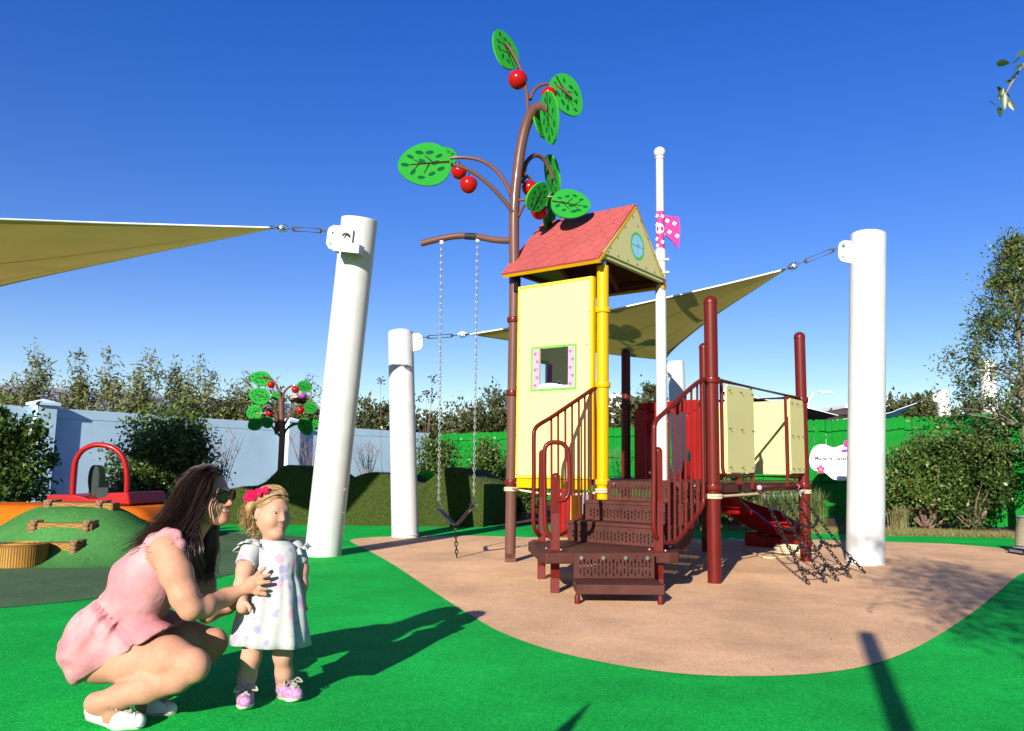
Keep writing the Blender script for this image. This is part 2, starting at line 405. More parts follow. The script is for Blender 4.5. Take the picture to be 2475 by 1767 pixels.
# ------------------------------------------------------------------ green fence, board by board
fdir = (FB-FA).normalized(); fn_ = Vector((fdir.y, -fdir.x, 0))
if fn_.dot(Vector((0, -1, 0))) < 0: fn_ = -fn_
fence = thing('board_fence', 'tall bright green board fence with dog-eared tops behind the playground', 'fence', FA)
FH = 2.12; pitch = .143; Lf = (FB-FA).length; nb = int(Lf/pitch)
def board_mesh(idx):
    mb = MB(); w2 = .0685; th = .022
    zs = [0.02, .235, .765, 1.285, 1.86, FH]
    for k in range(5):
        z0, z1 = zs[k] + (.013 if k else 0), zs[k+1]-(.013 if k < 4 else 0)
        if k < 4: poly = [(-w2, z0), (w2, z0), (w2, z1), (-w2, z1)]
        else: poly = [(-w2, z0), (w2, z0), (w2, z1-.035), (w2-.03, z1), (-w2+.03, z1), (-w2, z1-.035)]
        P = [Vector((x, -th/2, z)) for x, z in poly]; mb.prism(P, (0, th, 0))
    me = bpy.data.meshes.new('board'); me.from_pydata([tuple(p) for p in mb.v], [], mb.f); me.materials.append(MATS['fence_green']); me.update(); return me
bmesh_ = board_mesh(0); ang_f = math.atan2(fdir.y, fdir.x)
for i in range(nb):
    o = bpy.data.objects.new('board', bmesh_); COL.objects.link(o); o.parent = fence
    p = fdir*((i+.5)*pitch) + fn_*random.uniform(-.004, .004); o.location = (p.x, p.y, random.uniform(-.012, .012)); o.rotation_euler = (random.uniform(-.006, .006), random.uniform(-.004, .004), ang_f)
    o.scale = (1, 1, random.uniform(.995, 1.01))
mid = FA + fdir*Lf/2 - fn_*.03
for z in (.235, .765, 1.285, 1.86):
    mb = MB(); mb.box(mid + ZA*z, (Lf, .03, .09), (fdir, fn_, ZA)); mb.build('back_rail', 'fence_back', fence)
for i in range(int(Lf/2.44)+1):
    mb = MB(); mb.box(FA + fdir*(i*2.44+.6) + fn_*.026 + ZA*1.0, (.10, .03, 1.98), (fdir, fn_, ZA)); mb.build('batten', 'fence_green', fence, bevel=.003)
# ------------------------------------------------------------------ white pillars
PIL = {}
def pillar(label, base, top, r, lug_dir=None, lug_z=.16, extra=None, group='white sail pillars'):
    base, top = Vector(base), Vector(top); ax = (top-base).normalized(); L = (top-base).length
    t = thing('sail_pillar', label, 'pillar', base, group)
    b0 = base - ax*.03
    mb = MB(); mb.lathe([(r, 0), (r, .3), (r, L*.5), (r, L+.03-.006), (r-.006, L+.03)], b0, ax, n=48); mb.build('shaft', 'white_paint', t, center=base)
    mb = MB(); mb.lathe([(r+.012, 0), (r+.012, .006), (r-.002, .02)], base + ZA*.001, ax, n=48); mb.build('base_ring', 'white_paint', t)
    if lug_dir is not None:
        d = Vector(lug_dir); d = (d - ax*d.dot(ax)).normalized(); side = ax.cross(d)
        c = top - ax*lug_z; s0 = r*.9
        poly = [(s0, .13), (s0+.10, .13), (s0+.15, .10), (s0+.165, .05), (s0+.165, -.08), (s0+.13, -.13), (s0, -.15)]
        mb = MB(); mb.prism([c + d*x + ax*y - side*.011 for x, y in poly], side*.022); lg = mb.build('lug_plate', 'white_paint', t, bevel=.004)
        pin = c + d*(s0+.115) + ax*.06
        mb = MB(); mb.tube([pin - side*.035, pin + side*.035], .017, n=10); mb.tube([pin - side*.045, pin - side*.03], .026, n=6); mb.build('pin', 'steel', t)
        hole = c + d*(s0+.115) - ax*.075
        mb = MB(); mb.tube([hole - side*.0125, hole + side*.0125], .016, n=12); mb.build('spare_hole', 'grey_plastic', t)
        PIL[label] = pin
    return t, base, top, ax
def sail_hardware(parent, pin, tip, L=None):
    pin, tip = Vector(pin), Vector(tip); d = (tip-pin).normalized(); D = (tip-pin).length; x, y, _ = frame(d)
    mb = MB()
    a = pin; mb.tube([a, a+d*D*.2], .011, n=8)
    b0, b1 = pin+d*D*.18, pin+d*D*.66
    for s_ in (-1, 1): mb.tube([b0 + y*s_*.022, b1 + y*s_*.022], .009, n=6)
    for e in (b0, b1): mb.tube([e - d*.015, e + d*.015], .03, n=8)
    mb.tube([b1, pin+d*D*.80], .011, n=8); mb.build('turnbuckle', 'galvanised', parent)
    mb = MB(); c = pin+d*D*.87
    mb.tube([c + d*math.cos(t)*.06 + y*math.sin(t)*.035 for t in np.linspace(0, 2*math.pi, 13)[:-1]], .010, n=6, closed=True)
    mb.tube([c + x*.05, c - x*.05], .014, n=8); mb.tube([pin+d*D*.9, tip+d*.05], .02, n=8); mb.build('shackle', 'steel', parent)
p1b = G(717, 1233); p1t = AY(799, 487, 8.45)
pl1, b_, t_, ax1 = pillar('tall white round pillar leaning right, beside the child', p1b, p1t, .195, lug_dir=(-.97, .10, 0), lug_z=.22)
# tray-like bracket and hand hole on the leaning pillar
f_ = Vector((-.05, -1, 0)); f_ = (f_ - ax1*f_.dot(ax1)).normalized(); s1 = ax1.cross(f_)
c = p1t - ax1*.33 + f_*.195
mb = MB(); mb.box(c + f_*.10 - ax1*.0, (.275, .22, .012), (s1, f_, ax1)); mb.box(c + f_*.205 - ax1*.045, (.275, .012, .09), (s1, f_, ax1))
for k in (-1, 1): mb.box(c + f_*.1 + s1*k*.1315 - ax1*.045, (.012, .2, .09), (s1, f_, ax1))
mb.build('bracket_tray', 'white_paint', pl1, bevel=.003)
mb = MB(); mb.box(c + f_*.012 + ax1*.11, (.012, .05, .13), (s1, f_, ax1)); mb.build('fin', 'white_paint', pl1)
mb = MB(); q = c + ax1*.10 - s1*.07 - f_*.003; mb.tube([q + s1*(.035*math.cos(a)) + ax1*(.03*math.sin(a)) + f_*.012 for a in np.linspace(0, math.pi, 8)], .012, n=6); mb.build('cable_stub', 'black_print', pl1)
hh = p1b + ax1*.62; e_ = Vector((.93, -.36, 0)); e_ = (e_ - ax1*e_.dot(ax1)).normalized(); es = ax1.cross(e_)
mb = MB(); mb.tube([hh + e_*.188 + es*(.055*math.cos(t)) + ax1*(.13*math.sin(t)) + e_*(.004 - .02*math.cos(t)**2) for t in np.linspace(0, 2*math.pi, 25)[:-1]], .008, n=6, closed=True); mb.build('hand_hole_cover', 'white_paint', pl1)
p2b = G(900, 1193); p2t = AY(890, 739, 11.75)
pillar('shorter white pillar beside the chain swing', p2b, p2t, .185, lug_dir=(.98, -.15, 0), lug_z=.17)
p3b = G(1922, 1253); p3t = AY(1929, 522, 9.1)
pillar('thick white pillar on tan paving right of the chain net', p3b, p3t, .195, lug_dir=(-.99, .05, 0), lug_z=.22)
p4t = AY(1501, 803, 18.0)
pillar('distant white pillar seen through the red slide hood', (p4t.x+.15, 18.1, 0), p4t, .185, lug_dir=(-.98, -.2, 0), lug_z=.2)
p5t = AY(2094, 866, 26)
pillar('far white pillar beyond the fence holding the teal sail', (p5t.x+.2, 26.2, 0), p5t, .19, lug_dir=(-1, 0, 0), lug_z=.25)
p6t = AY(2192, 800, 20)
pillar('far white pillar half hidden behind the leafy tree', (p6t.x+.15, 20.2, 0), p6t, .19)
# ------------------------------------------------------------------ shade sails
def sail(name, label, A, AB, AC, n=28, k=14, m='sail_tan', hem='sail_hem', pull=.0, sagz=0.0, seams=(), cat='shade sail'):
    t = thing(name, label, cat, A)
    e1 = spline(AB, 8); e2 = spline(AC, 8)
    def ev(e, s): 
        f = s*(len(e)-1); i = min(int(f), len(e)-2); return e[i].lerp(e[i+1], f-i)
    ts = [0, .035, .04] + list(np.linspace(.1, .9, k-1)) + [.96, .965, 1]
    for q in seams: ts += [q-.006, q+.006]
    ts = sorted(set(ts)); ss = [0.015 + .985*i/n for i in range(n+1)] ; ss[-2] = .972
    vs = []; cen = (e1[-1]+e2[-1])/2
    for s_ in ss:
        a, b = ev(e1, s_), ev(e2, s_)
        for q in ts:
            p = a.lerp(b, q); p = p + (Vector(A)-cen)*pull*4*q*(1-q)*s_*s_; p.z -= sagz*4*q*(1-q)*math.sin(s_*math.pi*.8); vs.append(p)
    K = len(ts); mb = MB(); mh = MB()
    o1 = [];
    mb.add(vs, []); 
    for i in range(len(ss)-1):
        for j in range(K-1):
            f = (i*K+j, i*K+j+1, (i+1)*K+j+1, (i+1)*K+j)
            q = (ts[j]+ts[j+1])/2; ishem = q < .036 or q > .962 or i >= len(ss)-2 or any(abs(q-z) < .005 for z in seams)
            mb.f.append(f); mb.m.append(1 if ishem else 0); mb.sm.append(True)
    mb.build('fabric', [m, hem], t, solid=.004)
    for e in (e1, e2):
        mb = MB(); mb.tube([p - ZA*0 for p in e], .009, n=6); mb.build('edge_cable', 'white_print', t)
    return t
pin1 = PIL['tall white round pillar leaning right, beside the child']
A = AY(612, 506, 8.6)
sl = sail('shade_sail', 'olive tan shade sail stretched from the leaning pillar to the left', A,
     [A, AY(400, 500, 8.05), AY(200, 494, 7.55), AY(0, 487, 7.0), AY(-350, 478, 6.2)],
     [A, AY(450, 539, 9.2), AY(300, 570, 9.8), AY(150, 602, 10.35), AY(0, 636, 10.9), AY(-350, 722, 11.9)], sagz=.10, seams=(.46, .80))
sail_hardware(sl, pin1, A)
pin2 = PIL['shorter white pillar beside the chain swing']; pin3 = PIL['thick white pillar on tan paving right of the chain net']; pin4 = PIL['distant white pillar seen through the red slide hood']
A = AY(1746, 598, 9.25)
B2 = AY(1042, 743, 11.65); C2 = AY(1478, 800, 17.2)
sr = sail('shade_sail', 'olive tan shade sail behind the playhouse roof and flagpole', A,
     [A, AY(1600, 634, 9.7), AY(1450, 668, 10.2), AY(1340, 691, 10.55), AY(1128, 729, 11.3), B2],
     [A, AY(1670, 647, 10.6), AY(1590, 700, 12.3), AY(1520, 755, 14.8), AY(1490, 783, 16.3), C2], sagz=.12, pull=.03, seams=(.35, .68))
sail_hardware(sr, pin3, A); sail_hardware(sr, pin2, B2); sail_hardware(sr, pin4, C2)
pin5 = PIL['far white pillar beyond the fence holding the teal sail']
A = AY(2040, 894, 25.9)
st = sail('shade_sail', 'far teal shade sail rising above the green fence', A, [A, AY(2000, 908, 25.6), AY(1960, 920, 25.2), AY(1800, 940, 24.5)], [A, AY(2005, 915, 27), AY(1975, 932, 27.5), AY(1860, 970, 28.5)], m='sail_teal', hem='sail_teal', n=12, k=6)
sail_hardware(st, pin5, A)
A = AY(1600, 868, 24)
sail('shade_sail', 'far dark grey shade sail behind the right guard panels', A, [A, AY(1690, 886, 24), AY(1780, 903, 24), AY(1862, 923, 24)], [A, AY(1640, 905, 26), AY(1700, 925, 26.5), AY(1790, 945, 27)], m='sail_grey', hem='sail_grey', n=10, k=5)
# ================================================================== PLAY STRUCTURE
T0 = np.array([.012, 8.773])*.97
_an = math.radians(-37.0); UU = np.array([math.cos(_an), math.sin(_an)]); VV = np.array([-UU[1], UU[0]])
U3, V3 = Vector((UU[0], UU[1], 0)), Vector((VV[0], VV[1], 0))
def L(a, b, z=0.0): q = T0 + a*UU + b*VV; return Vector((q[0], q[1], z))
def PA(x, y, a):   # pixel -> structure plane a = const
    d = ray(x, y); t = (a + T0 @ UU)/(d[:2] @ UU); return Vector(d*t + np.array([0, 0, CAMZ]))
def PB(x, y, b):
    d = ray(x, y); t = (b + T0 @ VV)/(d[:2] @ VV); return Vector(d*t + np.array([0, 0, CAMZ]))
AXS = (U3, V3, ZA)
ps = thing('play_structure', 'playhouse tower with salmon roof, brown stairs, red posts and giant apple tree post', 'play structure', L(1.1, 1.0))
DZ = .86
P = dict(trunk=(0, 0), yellow=(1.09, .02), back_l=(0, 1.29), flag=(1.09, 1.30), red=(2.22, .02), right=(2.285, 2.375), black=(-.03, 2.52), backred=(1.05, 2.56))
def post(name, key, ztop, m, r=.060, dome=True, z0=-.02, label=None):
    prof = [(r, z0)] + [(r, ztop-.03 if dome else ztop)]
    if dome: prof += [(r*1.04, ztop-.075), (r*1.04, ztop-.05)] ; prof = [(r, z0), (r, ztop-.078), (r*1.05, ztop-.076)] + [(r*1.05*math.cos(t), ztop-.06 + .06*math.sin(t)) for t in np.linspace(0, math.pi/2-.02, 7)] + [(.0001, ztop)]
    mb = MB(); mb.lathe(prof, L(*P[key], 0), n=28); o = mb.build(name, m, ps)
    if label: o['label'] = label
    return o
po = {}
po['red'] = post('post', 'red', 2.553, 'red_brown'); po['right'] = post('post', 'right', 2.553, 'red_brown'); po['backred'] = post('post', 'backred', 2.553, 'red_brown')
po['black'] = post('post', 'black', 2.553, 'red_brown'); po['yellow'] = post('post', 'yellow', 2.985, 'yellow', dome=False); po['back_l'] = post('post', 'back_l', 2.985, 'yellow', dome=False)
def clamp(key, z, m, dirs=(), r=.060):
    c = L(*P[key], z); mb = MB()
    mb.lathe([(r+.001, -.032), (r+.014, -.026), (r+.019, 0), (r+.014, .026), (r+.001, .032)], c, n=28)
    for d in dirs: d = Vector(d).normalized(); mb.box(c + d*(r+.03), (.06, .03, .045), (d, ZA.cross(d), ZA)); mb.ball(c + d*(r+.02)+Vector((0, 0, 0))-ZA.cross(d)*.02, .010, n=8, m=1)
    mb.build('clamp', [m, 'steel'], po.get(key, trunk_o if key == 'trunk' else ps))
# --- flagpole
fp = L(*P['flag'])
mb = MB(); mb.lathe([(.060, -.02), (.060, 3.43), (.058, 3.448), (.044, 3.452), (.044, 4.545)], fp, n=28); po['flag'] = mb.build('flagpole', 'white_paint', ps)
mb = MB(); mb.ball(fp + ZA*4.60, .068, n=20); mb.lathe([(.052, 4.525), (.052, 4.545), (.03, 4.56)], fp, n=20); mb.build('ball_finial', 'white_paint', po['flag'])
mb = MB(); mb.lathe([(.0455, 3.463), (.0465, 3.465), (.0465, 3.892), (.0455, 3.894)], fp, n=28)
toC = Vector((-fp.x, -fp.y, 0)).normalized(); sd_ = ZA.cross(toC).normalized()
def flower(mb, c, X, Y, N, r, m, mc=None):
    for k in range(4):
        a = math.pi/2*k + .3; cc = c + X*math.cos(a)*r*.62 + Y*math.sin(a)*r*.62
        mb.add([cc + X*math.cos(t)*r*.45 + Y*math.sin(t)*r*.45 + N*.002 for t in np.linspace(0, 2*math.pi, 9)[:-1]], [tuple(range(8))], m)
    mb.add([c + X*math.cos(t)*r*.30 + Y*math.sin(t)*r*.30 + N*.0032 for t in np.linspace(0, 2*math.pi, 9)[:-1]], [tuple(range(8))], mc if mc is not None else m)
def pole_pt(th, z): return fp + (toC*math.cos(th) + sd_*math.sin(th))*.048 + ZA*z
for th, z in ((.55, 3.83), (.5, 3.53), (-.75, 3.84), (-.8, 3.74), (-.85, 3.57), (1.2, 3.62), (-.7, 3.49)):
    N = (toC*math.cos(th)+sd_*math.sin(th)); flower(mb, pole_pt(th, z), ZA.cross(N), ZA, N, .022, 1, 0)
N = (toC*math.cos(-.15)+sd_*math.sin(-.15)); X = ZA.cross(N)
def on_pole(xoff, z, r=.0490):
    th = -.15 + xoff/.046; return fp + (toC*math.cos(th)+sd_*math.sin(th))*r + ZA*z
for rr, mi, ro in ((.062, 2, .0478), (.054, 1, .0490)):
    mb.add([on_pole(0, 3.685, ro)] + [on_pole(math.cos(t)*rr, 3.685+math.sin(t)*rr, ro) for t in np.linspace(0, 2*math.pi, 25)[:-1]], [(0, 1+i, 1+(i+1) % 24) for i in range(24)], mi)
mb.build('print_sleeve', ['pink_flag', 'white_print', 'grey_plastic'], po['flag'])
# flag panel, stands out to the right of the pole
FX = (Vector((1, .12, 0))).normalized(); FN = Vector((FX.y, -FX.x, 0))
def fpt(dx, z): return fp + FX*(.05+dx) + ZA*z
out = [(0, 3.862), (.05, 3.850), (.10, 3.846), (.165, 3.850), (.178, 3.78), (.182, 3.70), (.180, 3.62), (.172, 3.55), (.155, 3.468), (.12, 3.52), (.08, 3.565), (.04, 3.60), (0, 3.625)]
mb = MB(); mb.prism([fpt(x, z)-FN*.007 for x, z in out], FN*.014, 0, 1)
cx, cz = .09, 3.70
for i in range(len(out)):
    j = (i+1) % len(out); p, q = out[i], out[j]
    pi_, qi_ = [(cx+(k[0]-cx)*.93, cz+(k[1]-cz)*.95) for k in (p, q)]
    for sg in (1, -1): mb.add([fpt(*p)+FN*sg*.0085, fpt(*q)+FN*sg*.0085, fpt(*qi_)+FN*sg*.0085, fpt(*pi_)+FN*sg*.0085], [(0, 1, 2, 3)], 1)
for x, z in ((.03, 3.79), (.115, 3.765), (.055, 3.66), (.145, 3.62)):
    for sg in (1, -1): flower(mb, fpt(x, z)+FN*sg*.0075, FX, ZA, FN*sg, .024, 2, 1)
mb.build('flag', ['pink_flag', 'magenta_edge', 'white_print'], po['flag'])
for z in (3.325, 3.178): 
    c = fp + ZA*z; mb = MB(); mb.lathe([(.061, -.02), (.069, -.014), (.069, .014), (.061, .02)], c, n=24)
    mb.box(c + (toC*.4+sd_*1).normalized()*.085, (.03, .03, .022), (sd_, toC, ZA)); mb.build('clamp', 'white_paint', po['flag'])
# --- giant apple tree: trunk > branch, leaf, apple
TY = L(0, 0).y
def tpath(pts, Y0, n=6): return spline([AY(x, y, Y0+(dy)) for x, y, dy in pts], n)
tp_ = [L(0, 0, -.02), L(0, 0, 1.0), L(0, 0, 2.0), L(0, 0, 2.9)] + [AY(x, y, TY+dy) for x, y, dy in ((1142, 500, 0), (1144, 440, 0), (1150, 380, 0), (1159, 318, -.02), (1172, 270, -.06), (1190, 243, -.13), (1208, 237, -.22), (1219, 243, -.30))]
mb = MB(); tpp = spline(tp_, 6); nn = len(tpp)
mb.tube(tpp, [.056 if i < nn*.55 else .056+.004*(i/nn) for i in range(nn)], n=24); mb.ball(tpp[-1], .060, n=16)
trunk_o = mb.build('tree_trunk', 'trunk_brown', ps); trunk_o['label'] = 'tall brown steel tree trunk post curling over at the top'
def leaf_mesh(mb, c, ax_px, wimg, wtrue, Y, flip=1, tw=1, seed=0, th=.022, tilt_sign=1, stem=None):
    """c: px centre; ax_px: px half-length vector of the long axis; wimg: px half width seen; wtrue: px real half width"""
    rnd = random.Random(seed)
    C0 = AY(c[0], c[1], Y); k = (AY(c[0]+1, c[1], Y)-C0).length
    vd = (C0 - Vector((0, 0, CAMZ))).normalized(); ex = Vector((_R[0], _R[1], _R[2])); ey = -Vector((_U[0], _U[1], _U[2]))
    A_ = (ex*ax_px[0] + ey*ax_px[1])*k; la = A_.length; A_.normalize()
    B0 = vd.cross(A_).normalized(); ca = min(1, wimg/wtrue); sa = math.sqrt(1-ca*ca)*tilt_sign
    B_ = (B0*ca + vd*sa).normalized(); N_ = A_.cross(B_).normalized(); wb = wtrue*k
    if N_.dot(vd) > 0: N_ = -N_
    n = 28; pts = []
    for i in range(n):
        t = 2*math.pi*i/n; sx = math.cos(t); sy = math.sin(t)*(1-.16*sx)
        pts.append(C0 + A_*la*sx + B_*wb*sy)
    o = len(mb.v)
    mb.prism([p - N_*th/2 for p in pts], N_*th, 0, 1)
    for f in range(len(mb.f)-n-2, len(mb.f)-n):      # caps are concave-safe ellipses
        pass
    for sg in (1, -1):
        off = N_*sg*(th/2+.0015)
        spots = [(-.62, .30), (-.60, -.28), (-.25, .52), (-.22, -.50), (.02, .10), (.15, .55), (.18, -.55), (.45, .38), (.48, -.34), (.70, .08), (-.38, .02)]
        for (sx, sy) in spots:
            sx += rnd.uniform(-.05, .05); sy += rnd.uniform(-.05, .05); r1 = rnd.uniform(.13, .17); r2 = r1*.55; a = rnd.uniform(-.9, .9)
            q = [(sx + r1*math.cos(t)*math.cos(a) - r2*math.sin(t)*math.sin(a), sy + r1*math.cos(t)*math.sin(a) + r2*math.sin(t)*math.cos(a)) for t in np.linspace(0, 2*math.pi, 11)[:-1]]
            mb.add([C0 + A_*la*x + B_*wb*y + off for x, y in q], [tuple(range(10))], 2)
        veins = [((-.95, 0), (.55, .05), .05), ((-.35, .02), (-.05, .42), .03), ((-.2, .02), (.05, -.42), .03), ((.1, .03), (.4, .30), .025), ((.2, .03), (.5, -.3), .025)]
        for (p0, p1, wv) in veins:
            dx, dy = p1[0]-p0[0], p1[1]-p0[1]; l = math.hypot(dx, dy); nx, ny = -dy/l*wv, dx/l*wv
            q = [(p0[0]+nx, p0[1]+ny), (p0[0]-nx, p0[1]-ny), (p1[0]-nx*.4, p1[1]-ny*.4), (p1[0]+nx*.4, p1[1]+ny*.4)]
            mb.add([C0 + A_*la*x + B_*wb*y + off*1.15 for x, y in q], [(0, 1, 2, 3)], 3)
LM = ['leaf_green', 'leaf_edge', 'leaf_print', 'twig_print']
def apple(mb, c, r):
    prof = []
    for t in np.linspace(-math.pi/2, math.pi/2, 15):
        rr = r*math.cos(t)*(1+.10*math.sin(t)); zz = r*.98*math.sin(t)
        if t > 1.0: zz -= r*.30*((t-1.0)/.57)**2
        if t < -1.1: zz += r*.18*((-t-1.1)/.47)**2
        prof.append((max(rr, .0004), zz))
    mb.lathe(prof, c, n=20); mb.tube([c + ZA*r*.62, c + ZA*r*1.35], .006, n=6, m=1); mb.ball(c - ZA*r*.86, r*.10, n=8, m=1)
branches = [ # px path with depth offset, radius
    ([(1137, 436, .03), (1126, 412, .10), (1104, 380, .18), (1072, 358, .25), (1036, 350, .30), (1000, 351, .33)], .026),
    ([(1141, 474, -.03), (1120, 446, -.08), (1085, 409, -.13), (1040, 377, -.17), (990, 364, -.2), (945, 366, -.22), (922, 377, -.22)], .024),
    ([(1174, 262, .02), (1172, 225, .08), (1168, 192, .12), (1156, 152, .16), (1138, 116, .20), (1126, 98, .22)], .022),
    ([(1178, 222, .06), (1186, 202, .08), (1202, 189, .10), (1225, 187, .12), (1250, 198, .13), (1268, 214, .14)], .020),
    ([(1163, 392, .05), (1168, 364, .12), (1186, 346, .2), (1206, 352, .28), (1222, 378, .34), (1228, 398, .36)], .028),
    ([(1150, 446, -.02), (1180, 441, -.06), (1215, 437, -.10), (1248, 440, -.13)], .017),
    ([(1152, 482, -.03), (1164, 458, -.08), (1182, 445, -.13), (1198, 438, -.16)], .017),
    ([(1160, 405, .08), (1172, 392, .14), (1184, 408, .18)], .02),
]
for pts, r in branches:
    mb = MB(); q = tpath(pts, TY, 6); mb.tube(q, [r*(1-.25*i/len(q)) for i in range(len(q))], n=12); mb.build('branch', 'trunk_brown', trunk_o)
leaves = [ # centre, half axis (px, from stem outwards), seen half width, real half width, depth offset, tilt
    ((943, 366), (-59, 6), 46, 50, -.245, 1), ((985, 348), (-30, -4), 20, 42, .36, 1),
    ((1122, 110), (-20, -43), 23, 40, .25, 1), ((1259, 212), (26, 44), 31, 40, .165, -1),
    ((1221, 262), (4, 60), 19, 40, -.36, 1), ((1204, 268), (8, 40), 16, 36, .02, -1),
    ((1228, 395), (8, 52), 15, 42, .40, 1), ((1268, 454), (44, 6), 31, 40, -.155, -1),
    ((1195, 437), (14, -32), 22, 30, -.19, 1), ((1222, 470), (4, -42), 12, 38, .3, 1)]
for i, (c, a, wi, wt, dy, ts) in enumerate(leaves):
    mb = MB(); leaf_mesh(mb, c, a, wi, wt, TY+dy, seed=i, tilt_sign=ts); mb.build('leaf', LM, trunk_o)
for (x, y, r, dy) in ((1020, 382, 18, .26), (1041, 411, 20, -.17), (1150, 178, 22, .12), (1219, 210, 17, .11), (1177, 419, 18, .2), (1198, 470, 19, .05)):
    k = (AY(x+1, y, TY+dy)-AY(x, y, TY+dy)).length; mb = MB(); apple(mb, AY(x, y, TY+dy), r*k); mb.build('apple', ['apple_red', 'twig_print'], trunk_o)
SWY = 8.76
mb = MB(); q = spline([L(0, 0, 2.86)*0 + AY(1138, 535, TY), AY(1100, 533, TY+.07), AY(1060, 526, TY+.14), AY(1020, 524, TY+.2), AY(980, 530, TY+.24), AY(936, 541, TY+.29)], 6); mb.tube(q, .036, n=14); arm = mb.build('swing_arm', 'trunk_brown', trunk_o)
mb = MB(); mb.tube(spline([AY(1060, 526.0, TY+.14), AY(1047, 525.2, TY+.16), AY(1034, 524.6, TY+.18)], 4), .0385, n=14); mb.build('arm_sleeve', 'dark_rubber', trunk_o)
def trunk_z(y): return AY(1138, y, TY).z
for y in (711, 874, 1072): clamp('trunk', trunk_z(y), 'red_brown', [(UU[0], UU[1], 0)], r=.056)
for z in (.845, 1.79, 2.537): clamp('yellow', z, 'yellow', [(-UU[0], -UU[1], 0)] if z > 2 else ())
for k in ('red', 'right'):
    for z in (.825, 1.776): clamp(k, z, 'red_brown', [(VV[0], VV[1], 0)] if k == 'red' else [(-VV[0], -VV[1], 0)])
for k in ('black', 'backred'):
    for z in (.84, 1.79): clamp(k, z, 'red_brown', [(UU[0], UU[1], 0)] if k == 'black' else [(-UU[0], -UU[1], 0)])
# --- decks
mb = MB()
mb.prism([L(.07, .0, DZ), L(1.06, .0, DZ), L(1.06, 2.5, DZ), L(.0, 2.47, DZ)], -ZA*.05); mb.prism([L(1.10, .0, DZ), L(2.16, .0, DZ), L(2.21, 2.36, DZ), L(1.10, 2.5, DZ)], -ZA*.05)
mb.box(L(2.195, 1.19, DZ-.045), (.03, 2.2, .088), (U3*.9995+V3*.03, V3-U3*-.03, ZA)); mb.box(L(1.64, .0, DZ-.0575), (.98, .02, .035), AXS); mb.box(L(1.6, 2.44, DZ-.045), (1.0, .02, .088), AXS)
mb.build('deck', 'brown_step', ps, bevel=.006)
# --- house walls (front and back) with window, skirt and curtains
def house_wall(b, zoff, front):
    sg = -1 if front else 1; N = -V3 if front else V3
    a0, a1, z0, z1 = .107, 1.02, .868, 2.876; o0, o1, w0, w1 = .392, .745, 1.80+zoff, 2.188+zoff
    mb = MB(); th = .022
    def bx(x0, x1, y0, y1): mb.box(L((x0+x1)/2, b, (y0+y1)/2), (x1-x0, th, y1-y0), AXS)
    bx(a0, o0, z0, z1); bx(o1, a1, z0, z1); bx(o0, o1, w1, z1); bx(o0, o1, z0, w0); wl = mb.build('house_wall', 'cream', ps)
    f = L(0, b, 0) - V3*(th/2+.0015)
    def strip(mb, x0, x1, y0, y1, m=0, off=0.0): 
        c = f + U3*(x0+x1)/2 + ZA*(y0+y1)/2 - V3*off; mb.box(c, (x1-x0, .003, y1-y0), AXS, m)
    mb = MB(); strip(mb, a0, a1, z1-.032, z1); strip(mb, a0, a0+.022, z0, z1-.032); strip(mb, a1-.022, a1, z0, z1-.032); strip(mb, a0+.022, a1-.022, z0, z0+.03); mb.build('wall_border', 'yellow_pale', wl)
    g0, g1, h0, h1 = .288, .846, 1.75+zoff, 2.212+zoff
    mb = MB(); strip(mb, g0, g1, h1-.024, h1); strip(mb, g0, g1, h0, h0+.024); strip(mb, g0, g0+.024, h0+.024, h1-.024); strip(mb, g1-.024, g1, h0+.024, h1-.024); mb.build('window_frame', 'lime', wl)
    for (x0, x1) in ((.312, .392), (.745, .822)):
        mb = MB(); strip(mb, x0, x1, h0+.024, h1-.024, 0)
        for k in range(5):
            cx = (x0+x1)/2 + (.014 if k % 2 else -.012); cz = h0+.06+k*.082; q = []
            for t in np.linspace(0, 2*math.pi, 17)[:-1]:
                hx = 16*math.sin(t)**3; hz = 13*math.cos(t)-5*math.cos(2*t)-2*math.cos(3*t)-math.cos(4*t); q.append(f + U3*(cx+hx*.0012) + ZA*(cz+hz*.0013) - V3*.0025)
            cc = f + U3*cx + ZA*cz - V3*.0025; mb.add([cc]+q, [(0, 1+i, 1+(i+1) % 16) for i in range(16)], 1)
        mb.build('curtain', ['pink_light', 'heart'], wl)
    mb = MB(); q = [(o0, h0+.026)] + [(o0+(o1-o0)*i/10, w0+.012+.016*math.sin(i/10*math.pi*1.5)) for i in range(11)] + [(o1, h0+.026)]
    mb.prism([f + U3*x + ZA*z for x, z in q], -V3*.004); mb.build('sill_print', 'white_print', wl)
    mb = MB()
    for x in (.15, .42, .69, .97): mb.ball(f + U3*x + ZA*(z1-.018), .009, n=8)
    for (x, z) in ((.117, 2.52), (.99, 2.52), (.14, 2.19), (.965, 2.19), (.112, 1.80), (.12, .90), (.42, h1-.012), (.70, h1-.012), (.42, h0+.012), (.70, h0+.012), (.37, 1.98), (.76, 1.98), (.117, 1.3)): mb.ball(f + U3*x + ZA*z, .009, n=8)
    mb.build('bolts', 'steel', wl)
    mb = MB(); mb.box(L(.56, b, .814), (.88, .022, .094), AXS); sk = mb.build('skirt_board', 'yellow', ps, bevel=.004)
    mb = MB(); mb.box(L(a1+.014, b, 1.87), (.02, .04, 2.0), AXS); mb.build('wall_frame', 'yellow', wl)
    return wl
hw = house_wall(-.06, 0, True)
